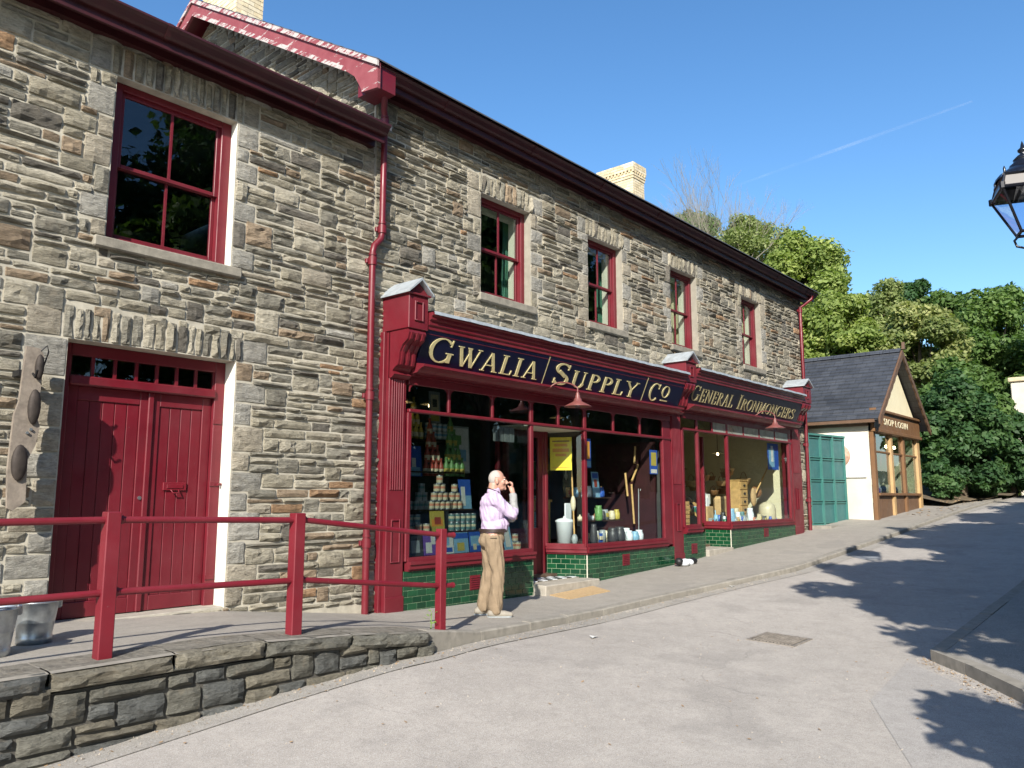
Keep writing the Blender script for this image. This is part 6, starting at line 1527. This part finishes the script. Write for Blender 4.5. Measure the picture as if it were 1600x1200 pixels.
# right hand raised to the mouth
WR = Vector((.235, -.075, 1.415)); HP = Vector((.222, -.045, 1.475))
sk.capsule((.250, -.11, 1.22), WR, .040, .029); sk.capsule(WR, HP, .028, .032, sy=.7)
fing = [((.010, .020, .028), (-.010, .018, .030), (-.022, .006, .012)), ((.012, .006, .034), (-.006, .012, .034), (-.022, .010, .010)), ((.012, -.010, .032), (-.004, .002, .030), (-.020, .006, .006)), ((.010, -.024, .026), (-.002, -.008, .024), (-.014, .002, .004))]
for a, b_, c_ in fing:
    p = HP+Vector(a); q = p+Vector(b_); r_ = q+Vector(c_)
    sk.capsule(HP+Vector(a)*.2, p, .0105, .0095); sk.capsule(p, q, .0095, .0085); sk.capsule(q, r_, .0085, .0075)
p = HP+Vector((-.018, .020, .002)); sk.capsule(WR+Vector((0, .01, .02)), p, .014, .011); sk.capsule(p, p+Vector((-.018, .006, .026)), .010, .008)
# left forearm crossing under the right elbow
sk.capsule((.02, .21, 1.36), (.10, .20, 1.10), .045, .040); sk.capsule((.10, .20, 1.10), (.235, -.02, 1.115), .037, .027); sk.capsule((.235, -.02, 1.115), (.262, -.09, 1.135), .024, .028, sy=.7)
for k in range(4): b0 = Vector((.262, -.09, 1.135+.014*(k-1.5))); sk.capsule(b0, b0+Vector((.004, -.045, .01)), .009, .0085); sk.capsule(b0+Vector((.004, -.045, .01)), b0+Vector((-.022, -.062, .014)), .0085, .0075)
# legs under trousers down to the ankles
for hx, hy, kx, ax, ay in ((0, -.09, .045, .035, -.10), (-.01, .09, -.02, -.085, .11)):
    sk.capsule((hx, hy, .92), (kx, hy*1.05, .50), .085, .055); sk.capsule((kx, hy*1.05, .50), (ax, ay, .10), .05, .035); sk.capsule((ax, ay, .10), (ax, ay, .05), .035, .032)
body = sk.build('body', 'skin', man); remesh(body, .0055, 3); bake(body)
# face colour detail: eyes
e = MB(); 
for s in (-1, 1): e.ell((.138, s*.032, 1.578), .010, .012, .008, 10, 6)
e.build('eye', 't_white', man); e = MB()
for s in (-1, 1): e.ell((.1465, s*.033, 1.578), .0035, .005, .005, 8, 6)
e.build('iris', 't_dark', man)
h = MB(); h.ell((.040, 0, 1.592), .090, .078, .098, 20, 12)
def cuth(me):
    b = bmesh.new(); b.from_mesh(me)
    dl = [v for v in b.verts if v.co.x > .105-(.0 if v.co.z < 1.66 else .02) or (v.co.z < 1.60 and v.co.x > .055) or v.co.z < 1.515+max(0, v.co.x)*.5 or (abs(v.co.y) > .06 and v.co.x > .02 and v.co.z < 1.6)]
    bmesh.ops.delete(b, geom=dl, context='VERTS'); b.to_mesh(me); b.free()
hr = h.build('hair', 'hair', man); s_ = hr.modifiers.new('s', 'SUBSURF'); s_.levels = 2; bake(hr, cuth)
# shirt
def wrinkle(seed, amp, fx, zmin=-9):
    def f(me):
        n = len(me.vertices); co = np.empty(n*3, np.float32); me.vertices.foreach_get('co', co); co = co.reshape(-1, 3); no = np.empty(n*3, np.float32); me.vertices.foreach_get('normal', no); no = no.reshape(-1, 3)
        for i in range(n):
            v = Vector((co[i][0]*fx[0], co[i][1]*fx[1], co[i][2]*fx[2]+co[i][0]*fx[3]))+Vector((seed, 0, 0))
            d = abs(noise.noise(v))*-1+.25+.4*noise.noise(v*2.3)
            co[i] += no[i]*amp*d
        me.vertices.foreach_set('co', co.ravel())
    return f
s = MB()
s.ell((.005, 0, 1.20), .150, .20, .215, 20, 14); s.ell((.030, 0, 1.05), .165, .185, .14, 20, 12); s.ell((-.015, 0, 1.31), .125, .20, .115, 18, 12)
s.capsule((.0, .145, 1.365), (.0, -.145, 1.365), .075, .075); s.capsule((.015, 0, 1.38), (.02, 0, 1.445), .085, .066)
s.capsule((.005, -.185, 1.35), (.215, -.150, 1.165), .078, .062); s.capsule((.215, -.15, 1.165), (.248, -.115, 1.215), .060, .050)
s.capsule((.0, .185, 1.35), (.09, .21, 1.12), .078, .06); s.capsule((.09, .21, 1.12), (.19, .06, 1.115), .056, .046)
s.ell((.010, 0, .985), .160, .178, .06, 20, 8)
sh = s.build('shirt', 'shirt', man); remesh(sh, .008, 5); bake(sh, wrinkle(3.1, .026, (13, 9, 7, 11)))
c = MB(); c.capsule((.246, -.118, 1.20), (.238, -.083, 1.37), .052, .043); c.capsule((.238, -.083, 1.37), (.236, -.077, 1.385), .046, .046); c.capsule((.20, .05, 1.115), (.236, -.015, 1.118), .045, .040)
cf = c.build('sleeve', 'cuff', man); remesh(cf, .007, 3); bake(cf, wrinkle(7.7, .012, (14, 9, 22, 5)))
cl = MB(); cl.lathe([(.068, 0), (.078, .012), (.072, .045), (.064, .05), (.062, .0)], (.012, 0, 1.418), 20); cl.build('collar', 'shirt', man)
cd_ = MB(); pts = [(.012+.076*math.cos(R(a)), .076*math.sin(R(a)), 1.452-.05*math.cos(R(a))*.6) for a in lin(0, 360, 20)]; cd_.tube(pts, .0055, 6); cd_.build('cord', 'belt', man)
t = MB()
t.ell((-.002, 0, .90), .148, .176, .125, 20, 12); t.ell((-.055, 0, .87), .105, .15, .10, 16, 10); t.ell((.015, 0, .965), .150, .172, .045, 18, 8)
for hx, hy, kx, ax, ay in ((.0, -.09, .055, .030, -.10), (-.01, .09, -.015, -.085, .105)):
    t.capsule((hx, hy, .86), (kx, hy*1.05, .52), .112, .083); t.capsule((kx, hy*1.05, .52), (ax, ay, .13), .082, .076); t.capsule((ax, ay, .13), (ax+.006, ay, .095), .078, .074)
tr = t.build('trousers', 'chino', man); remesh(tr, .008, 4); bake(tr, wrinkle(5.5, .022, (13, 11, 5, 6)))
b = MB(); pts = [(.012+.160*math.cos(R(a)), .182*math.sin(R(a)), .985) for a in lin(0, 360, 30)]
for dz in (-.012, .0, .012): b.tube([(p[0], p[1], p[2]+dz) for p in pts], .009, 6, cap=False)
b.build('belt', 'belt', man)
b = MB(); b.box(-.05, .03, -.196, -.186, .90, .905); b.build('pocket_seam', 'belt', man)
for nm_, ax, ay, rz in (('shoe', .030, -.10, -.08), ('shoe', -.10, .115, .12)):
    b = MB(); b.capsule((-.055, 0, .045), (.10, 0, .035), .044, .040, 14, sy=1.0); b.capsule((.10, 0, .035), (.175, 0, .030), .042, .028); b.capsule((-.03, 0, .06), (.0, 0, .10), .045, .042)
    def flat(me):
        for v in me.vertices:
            if v.co.z < .004: v.co.z = .004
    o = b.build(nm_, 'shoe', man); remesh(o, .006, 3); bake(o, flat); o.location = (ax, ay, 0); o.rotation_euler = (0, 0, rz)
    q = MB(); pr = []; 
    for a in lin(0, 360, 24)[:-1]:
        cx_ = .145 if math.cos(R(a)) > 0 else -.055; r_ = .044 if math.cos(R(a)) > 0 else .046; pr.append((cx_+r_*math.cos(R(a)), .95*r_*math.sin(R(a))))
    q.prism(pr, 'z', -.004, .014); so2 = q.build('sole', 't_grey', o, fix=True)

# ================= trees
def leaf_mat(name, c1, c2, c3, trans=.35):
    n = N(name); a = n.n('ShaderNodeVertexColor'); a.layer_name = 'Col'
    s = n.n('ShaderNodeSeparateColor'); n.l(a.outputs[0], s.inputs[0])
    c = n.ramp(s.outputs[0], [(0, c1), (.55, c2), (1, c3)]); n.base(c); n.set(Roughness=.55); n.b.inputs['Specular IOR Level'].default_value = .35
    t = n.n('ShaderNodeBsdfTranslucent'); n.l(n.mix(1, c, (1.1, 1.25, .5), 'MULTIPLY'), t.inputs[0])
    mx = n.n('ShaderNodeMixShader'); mx.inputs[0].default_value = trans+.08; n.l(n.b.outputs[0], mx.inputs[1]); n.l(t.outputs[0], mx.inputs[2]); n.l(mx.outputs[0], n.out.inputs[0]); return n.m
M['leaf_light'] = leaf_mat('light_green_leaves', (.14, .20, .05), (.25, .32, .085), (.40, .45, .14))
M['leaf_mid'] = leaf_mat('mid_green_leaves', (.065, .125, .034), (.115, .195, .052), (.19, .28, .08))
M['leaf_dark'] = leaf_mat('dark_green_leaves', (.035, .085, .034), (.06, .13, .045), (.13, .22, .075))
M['leaf_olive'] = leaf_mat('olive_leaves', (.14, .19, .06), (.23, .28, .10), (.36, .39, .16))
M['leaf_pale'] = leaf_mat('pale_turning_leaves', (.13, .18, .055), (.24, .28, .10), (.42, .42, .17))
M['bark'] = plain('bark', (.10, .075, .05), .95, .3, 6, bump=.8, bs=20); M['bark_pale'] = plain('pale_twigs', (.24, .215, .17), .9, .2, 6)
def leaves(name, clumps, n, size, mat, parent, seed, flat=.5, aspect=.55, hang=0):
    rs = np.random.RandomState(seed); cl = np.array([c[:3] for c in clumps]); rr = np.array([c[3] for c in clumps]); w = rr**2; w /= w.sum()
    k = rs.choice(len(clumps), n, p=w); d = rs.normal(size=(n, 3)); d /= np.linalg.norm(d, axis=1)[:, None]
    rad = rr[k]*(.45+.55*rs.rand(n)**.6); rad *= 1+.18*rs.normal(size=n)*.6
    p = cl[k]+d*rad[:, None]*np.array([1, 1, .72]); 
    if hang: p[:, 2] -= hang*rs.rand(n)**2
    nrm = d*.6+rs.normal(size=(n, 3))*.55+np.array([0, 0, flat]); nrm /= np.linalg.norm(nrm, axis=1)[:, None]
    a = np.cross(nrm, rs.normal(size=(n, 3))); a /= np.linalg.norm(a, axis=1)[:, None]; b = np.cross(nrm, a)
    s = size*(.6+.8*rs.rand(n))[:, None]
    V = np.stack([p-a*s, p+b*s*aspect, p+a*s+nrm*s*.25, p-b*s*aspect], 1).reshape(-1, 3).astype(np.float32)
    me = bpy.data.meshes.new(name); me.vertices.add(4*n); me.vertices.foreach_set('co', V.ravel()); me.loops.add(4*n); me.loops.foreach_set('vertex_index', np.arange(4*n)); me.polygons.add(n); me.polygons.foreach_set('loop_start', np.arange(0, 4*n, 4))
    me.materials.append(M[mat]); me.update(); me.validate()
    cc = rs.rand(len(clumps))[k]*.5+rs.rand(n)*.5; C = np.repeat(cc, 4); C = np.stack([C, C, C, np.ones_like(C)], 1).astype(np.float32)
    at_ = me.color_attributes.new('Col', 'FLOAT_COLOR', 'POINT'); at_.data.foreach_set('color', C.ravel()); return link(name, me, parent)
def crown_clumps(cx, cy, cz, rx, ry, rz, n, r, rnd):
    out = []
    for i in range(n):
        a = rnd.uniform(0, 6.283); z = rnd.uniform(-.9, 1); q = math.sqrt(1-z*z*.95)*rnd.uniform(.45, .98); out.append((cx+rx*q*math.cos(a), cy+ry*q*math.sin(a), cz+rz*z*rnd.uniform(.7, 1), r*rnd.uniform(.6, 1.25)))
    return out
def tree(x, y, zb, top, rx, rz, label, mat, n=9000, size=.16, seed=1, nm='broadleaf_tree', group='trees on the wooded hillside', clr=None, ncl=46, hang=0, ry=None, trunkr=None, extra=None):
    rnd = random.Random(seed); t = thing(nm, label, 'tree', (x, y, zb), group)
    cz = top-rz; ry = ry or rx; cl = crown_clumps(x, y, cz, rx*.82, ry*.82, rz*.86, ncl, clr or rx*.30, rnd)
    cl.append((x, y, top-rx*.35, rx*.32))
    cl += [(c[0]+(c[0]-x)*rnd.uniform(.12, .3), c[1]+(c[1]-y)*rnd.uniform(.1, .3), c[2]+(c[2]-cz)*rnd.uniform(.08, .25), c[3]*rnd.uniform(.3, .55)) for c in rnd.sample(cl, len(cl)//2)]
    if extra: cl += extra
    tr = trunkr or max(.12, (top-zb)*.018); b = MB(); b.tube([(x, y, zb-.5), (x+.05, y, zb+(top-zb)*.25), (x-.1, y+.1, zb+(top-zb)*.5), (x, y, zb+(top-zb)*.8)], [tr*1.3, tr, tr*.7, tr*.2], 8)
    for c in rnd.sample(cl, min(9, len(cl))):
        z0 = zb+(top-zb)*rnd.uniform(.25, .55); b.tube([(x, y, z0), ((x+c[0])/2, (y+c[1])/2, (z0+c[2])/2+.2), (c[0], c[1], c[2])], [tr*.5, tr*.3, tr*.1], 6)
    b.build('trunk', 'bark', t); leaves('crown', cl, n, size, mat, t, seed, hang=hang); return t
def pol(az, dist): return dist*math.cos(R(az)), dist*math.sin(R(az))
def ptree(px, pytop, dist, wpx, hpx, *a, **k):
    """tree seen at a pixel column: distance and size in metres follow from the plan"""
    v = CD+CR*((px-800)/FPX)-CU*((pytop-600)/FPX); h = math.hypot(v.x, v.y); s = dist/h
    x, y, top = v.x*s, v.y*s, v.z*s; dep = dist/h; rx = wpx/FPX*dep/2; rz = hpx/FPX*dep/2
    return tree(x, y, zter(x, y)+.2, top, rx, rz, *a, **k)
ptree(1255, 362, 40, 165, 215, 'large light green tree rising directly behind the right end of the stone building', 'leaf_light', n=42000, size=.105, seed=2, ncl=70, clr=.75)
ptree(1225, 470, 36, 120, 150, 'light green lower tree behind the right downpipe of the stone building', 'leaf_light', n=22000, size=.105, seed=12, ncl=40, clr=.7)
ptree(1315, 455, 36, 130, 150, 'light green tree behind the slate roof of the white shop', 'leaf_light', n=24000, size=.105, seed=22, ncl=44, clr=.6)
ptree(1378, 430, 47, 95, 150, 'olive birch like tree with drooping twigs between the light green tree and the dark ones', 'leaf_olive', n=15000, size=.10, seed=3, ncl=34, hang=1.2)
ptree(1418, 437, 60, 80, 90, 'small dark tree showing its top behind the olive tree', 'leaf_dark', n=8000, size=.14, seed=4, ncl=36)
ptree(1432, 470, 38, 150, 190, 'pale green tree with yellowing leaves right of the white shop ridge', 'leaf_pale', n=30000, size=.10, seed=5, ncl=60, clr=.65)
ptree(1475, 462, 60, 120, 80, 'mid green tree low on the skyline left of the tall dark tree', 'leaf_mid', n=6000, size=.2, seed=6, ncl=30)
ptree(1548, 448, 50, 185, 230, 'tall dark green tree on the skyline at the right edge', 'leaf_mid', n=36000, size=.13, seed=7, ncl=80, clr=1.0)
ptree(1655, 470, 46, 190, 260, 'dark green tree beside the right edge behind the far white chimney', 'leaf_mid', n=18000, size=.15, seed=8, ncl=60)
ptree(1165, 330, 60, 150, 130, 'olive tree behind the main roof below the bare twigs', 'leaf_olive', n=20000, size=.12, seed=9, ncl=40)
ptree(1082, 326, 66, 110, 80, 'olive green tree top just over the gutter, left of the bare twigs', 'leaf_mid', n=9000, size=.13, seed=10, ncl=24)
ptree(1500, 560, 34, 140, 160, 'bright mid green tree in front of the tall dark tree', 'leaf_mid', n=18000, size=.12, seed=14, ncl=50)
ptree(1490, 575, 31.5, 150, 215, 'deep green bushy tree overhanging the verge past the white shop', 'leaf_dark', n=34000, size=.095, seed=15, ncl=110, clr=.40)
ptree(1572, 632, 36, 120, 150, 'deep green bushy tree farther along the verge at the right edge', 'leaf_dark', n=22000, size=.11, seed=16, ncl=60, clr=.5)
ptree(1470, 712, 29.5, 60, 80, 'low bush beside the right wall of the white shop', 'leaf_dark', n=5000, size=.10, seed=27, ncl=24, clr=.25, nm='bush')
ptree(1530, 705, 33, 90, 76, 'low shaded bush on the verge under the deep green tree', 'leaf_dark', n=6000, size=.11, seed=28, ncl=30, clr=.3, nm='bush')
ptree(1585, 712, 40, 70, 60, 'low olive bush by the road where it leaves the picture', 'leaf_olive', n=4000, size=.12, seed=29, ncl=24, clr=.35, nm='bush')
ptree(1455, 640, 31, 60, 130, 'young dark bush against the right side of the white shop', 'leaf_dark', n=6000, size=.12, seed=17, ncl=24, clr=.35)
ptree(1590, 560, 60, 60, 70, 'mid green tree behind the far white chimney', 'leaf_mid', n=4000, size=.2, seed=24, ncl=20)
ptree(1640, 690, 50, 130, 110, 'shaded hedge tree closing the far end of the road', 'leaf_mid', n=8000, size=.18, seed=18, ncl=30)
for i, (px_, py_, d_, w_) in enumerate(((1200, 520, 52, 190), (1330, 560, 52, 190), (1450, 600, 52, 190), (1570, 640, 64, 190))):
    ptree(px_, py_, d_, w_, 170, ['dark understorey tree behind the light green tree', 'dark understorey tree behind the white shop roof', 'dark understorey tree behind the pale turning tree', 'dark understorey tree far behind the verge'][i], 'leaf_dark', n=7000, size=.22, seed=40+i, ncl=30)
# bare twiggy tree behind the roof
def bare(px, pytop, dist, wpx):
    v = CD+CR*((px-800)/FPX)-CU*((pytop-600)/FPX); h = math.hypot(v.x, v.y); s = dist/h; x, y, top = v.x*s, v.y*s, v.z*s; zb = zter(x, y); rnd = random.Random(6)
    t = thing('bare_tree', 'pale leafless tree with fine upright twigs showing above the main roof', 'tree', (x, y, zb)); b = MB(); W_ = wpx/FPX*s
    def grow(p, d, L, r, lv):
        q = p+d*L; b.tube([p, (p+q)/2+Vector((rnd.uniform(-.1, .1), rnd.uniform(-.1, .1), 0))*L*.3, q], [r, r*.8, r*.6], 5 if lv > 1 else 4, cap=False)
        if lv == 0 or q.z > top: return
        for i in range(rnd.choice((2, 3, 3))):
            dd = (d+Vector((rnd.uniform(-.5, .5), rnd.uniform(-.5, .5), rnd.uniform(-.05, .35)))).normalized(); grow(q, dd, L*rnd.uniform(.68, .85), r*.62, lv-1)
    H = top-zb
    for k in range(4): grow(Vector((x+(k-1.5)*W_*.16, y, zb)), Vector((rnd.uniform(-.12, .12)+(k-1.5)*.08, 0, 1)).normalized(), H*.285, .08, 6)
    b.build('branches', 'bark_pale', t)
bare(1120, 300, 58, 95)
# trees across the road: they throw the shade on the carriageway and show in the shop glass
def rtree(x, y, top, r, label, seed, n=7000, size=.15, low=2.6):
    zb = zter(x, y); rz = (top-(zb+low))/2; return tree(x, y, zb, top, r, rz, label, 'leaf_mid', n=n, size=size, seed=seed, ncl=64, clr=r*.185, group='trees across the road')
RT = [(5.0, -2.7, 8.2, 2.7, 3.6), (9.9, -3.1, 9.4, 3.3, 4.0), (14.5, -3.2, 9.6, 3.3, 4.6), (20, -3.6, 9.6, 3.4, 4.2), (25.5, -3.8, 9.8, 3.4, 4.2), (32, -4.6, 10.5, 3.8, 4), (40, -5, 11, 4.4, 3.5), (-3.0, -9.2, 7.2, 2.8, 2.6)]
for i, (x, y, top, r, low) in enumerate(RT):
    rtree(x, y, top-1.6+max(0, (x-9)*.05), r, 'leafy tree across the road, %s' % ['nearest the camera on its right', 'second along the right pavement', 'third along the right pavement', 'fourth along, opposite the ironmonger window', 'fifth along, opposite the white shop', 'sixth along, past the white shop', 'last one down the road', 'low one behind the camera'][i], 60+i, n=14000, low=low)
tree(2.9, -2.1, zter(2.9, -2.1)+.2, 2.1, 1.4, .8, 'small unseen sapling added right of the camera to shade the road', 'leaf_mid', n=2600, size=.11, seed=99, ncl=16, group='trees across the road')  # added out of view so that its shade falls on the near road
tree(5.0, -1.75, zter(5.0, -1.75)+.2, 2.95, 1.5, .9, 'taller unseen sapling added near the camera to shade the right pavement', 'leaf_mid', n=3600, size=.11, seed=98, ncl=20, group='trees across the road')  # another unseen one, added to shade the right pavement
ORD = ['first', 'second', 'third', 'fourth', 'fifth', 'sixth', 'seventh', 'eighth']
for i in range(9):
    x = 0+i*7.0; y = -12-(i % 2)*1.5; zb = zter(x, y)
    tree(x, y, zb, zb+15.5+1.2*(i % 3), 5.0, 7.6, 'tall dark tree in the back row across the road, %s from the camera' % (ORD+['ninth'])[i], 'leaf_dark', n=17000, size=.19, seed=80+i, ncl=48, clr=2.0, group='back row of trees across the road')
for i in range(9):
    x = 4+i*6.5; y = -9.2; zb = zter(x, y)
    tree(x, y, zb, zb+5.0, 4.2, 2.6, 'broad dark bush in the row under the trees across the road, %s from the camera' % (ORD+['ninth'])[i], 'leaf_dark', n=5000, size=.22, seed=120+i, ncl=34, clr=1.2, ry=1.6, nm='bush', group='bushes across the road')
# ================= far white building behind the trees
fh = thing('white_house', 'distant whitewashed house with a broad chimney showing between trees at the right edge', 'house', (55, 8, 1))
c0 = CD+CR*((1592-800)/FPX)-CU*((600-600)/FPX); s_ = 42/math.hypot(c0.x, c0.y); hx, hy = c0.x*s_, c0.y*s_
zt_ = s_*(CD+CR*((1592-800)/FPX)-CU*((590-600)/FPX)).z; zb_ = s_*(CD+CR*((1592-800)/FPX)-CU*((680-600)/FPX)).z
b = MB(); b.box(hx-.2, hx+4, hy-1.4, hy+.30, zb_-3, zt_-.2, 0, .03); b.build('wall', 'whitewash', fh)
b = MB(); b.box(hx-.3, hx+4.1, hy-1.5, hy+.38, zt_-.2, zt_, 0, .03); b.build('chimney_cap', 'brick' if 'brick' in M else 'cream', fh)
# ================= leaf litter and paper scraps
rs = np.random.RandomState(4); b = MB()
def scrap(b, x, y, z, s, rnd):
    a = rnd.uniform(0, 6.28); t = Vector((math.cos(a), math.sin(a), rnd.uniform(-.2, .4)))*s; w = Vector((-math.sin(a), math.cos(a), rnd.uniform(-.1, .3)))*s*.6; c = Vector((x, y, z+.006+s*.15)); b.add([c-t, c+w, c+t, c-w], [(0, 1, 2, 3)])
rnd = random.Random(4)
for i in range(520):
    u = rnd.random()
    if u < .35: x = rnd.uniform(1.5, 12); y = lerpt(KY, x)-.03-abs(rnd.gauss(0, .12)); z = zroad(x, y)
    elif u < .65: k_ = rnd.uniform(0, 1); x = 7.2+k_*1.6+rnd.gauss(0, .08)-.05; y = .95+k_*1.2+rnd.gauss(0, .05)+.12; z = zroad(x, y)
    elif u < .8: x = rnd.uniform(2, 9); y = rnd.uniform(1.5, 5.2); z = zroad(x, y)
    else: x = rnd.uniform(24, 30); y = rnd.uniform(5.5, 6.4); z = max(zpave(x, y), zverge(x, y) if x > 27.6 else -9)
    scrap(b, x, y, z, rnd.uniform(.008, .019) if u < .8 else .05, rnd)
lf = b.build('fallen_leaves', plain('dry_brown_leaf', (.34, .23, .13), .8, .35, 3)); lf['kind'] = 'stuff'
b = MB(); rnd = random.Random(14)
for i in range(2600):
    u = rnd.random()
    if u < .55: x = rnd.uniform(1.2, 14); y = lerpt(KY, x)-.02-abs(rnd.gauss(0, .10)); z = zroad(x, y)+.004
    elif u < .75: k_ = rnd.uniform(-.6, 1); x = 7.2+k_*1.6+rnd.gauss(0, .1)-.05; y = .95+k_*1.2+rnd.gauss(0, .06)+.1; z = zroad(x, y)
    else: x = rnd.uniform(1.5, 10); y = rnd.uniform(1.0, 5.3); z = zroad(x, y)
    s_ = rnd.uniform(.003, .009); q = [Vector((x+rnd.uniform(-1, 1)*s_, y+rnd.uniform(-1, 1)*s_, z+(.0 if k < 3 else s_*1.4))) for k in range(4)]
    b.add(q, [(0, 1, 2), (0, 1, 3), (1, 2, 3), (2, 0, 3)])
gr = b.build('road_grit', plain('pale_grit', (.33, .29, .24), .95, .5, 3)); gr['kind'] = 'stuff'
for (x, y, lb) in ((11.9, 5.72, 'white scrap of paper on the kerb past the doormat'), (7.1, 5.0, 'white scrap of paper on the road near the drain cover')):
    p_ = thing('paper_scrap', lb, 'litter', (x, y, zroad(x, y))); b = MB(); z = (zpave(x, y) if y > lerpt(KY, x) else zroad(x, y)); b.add([(x-.05, y-.02, z+.01), (x+.05, y-.03, z+.03), (x+.06, y+.03, z+.012), (x-.04, y+.03, z+.035)], [(0, 1, 2, 3)]); b.build('paper', 't_white', p_)
# ================= contrail
ctm = N('thin_vapour'); tb = ctm.n('ShaderNodeBsdfTransparent'); df = ctm.n('ShaderNodeBsdfDiffuse'); df.inputs[0].default_value = (.95, .95, .95, 1); mx = ctm.n('ShaderNodeMixShader')
f_ = ctm.ramp(ctm.noise(.004, 4), [(.35, .0), (.65, .035)]); ctm.l(f_, mx.inputs[0]); ctm.l(tb.outputs[0], mx.inputs[1]); ctm.l(df.outputs[0], mx.inputs[2]); ctm.l(mx.outputs[0], ctm.out.inputs[0]); M['vapour'] = ctm.m
A_ = Vector((.90, .42, .385)).normalized()*2600; B_ = Vector((1.072, .199, .484)).normalized()*2600
b = MB(); D_ = B_-A_; b.tube([A_-D_*.0, A_+D_*.35, A_+D_*.7, B_+D_*.1], [2.5, 5, 5, 3], 8); ct = b.build('contrail', 'vapour'); tag(ct, 'faint white aircraft trail slanting up across the blue sky', 'contrail'); 
for o in bpy.data.objects:
    if '_w' in o: del o['_w']
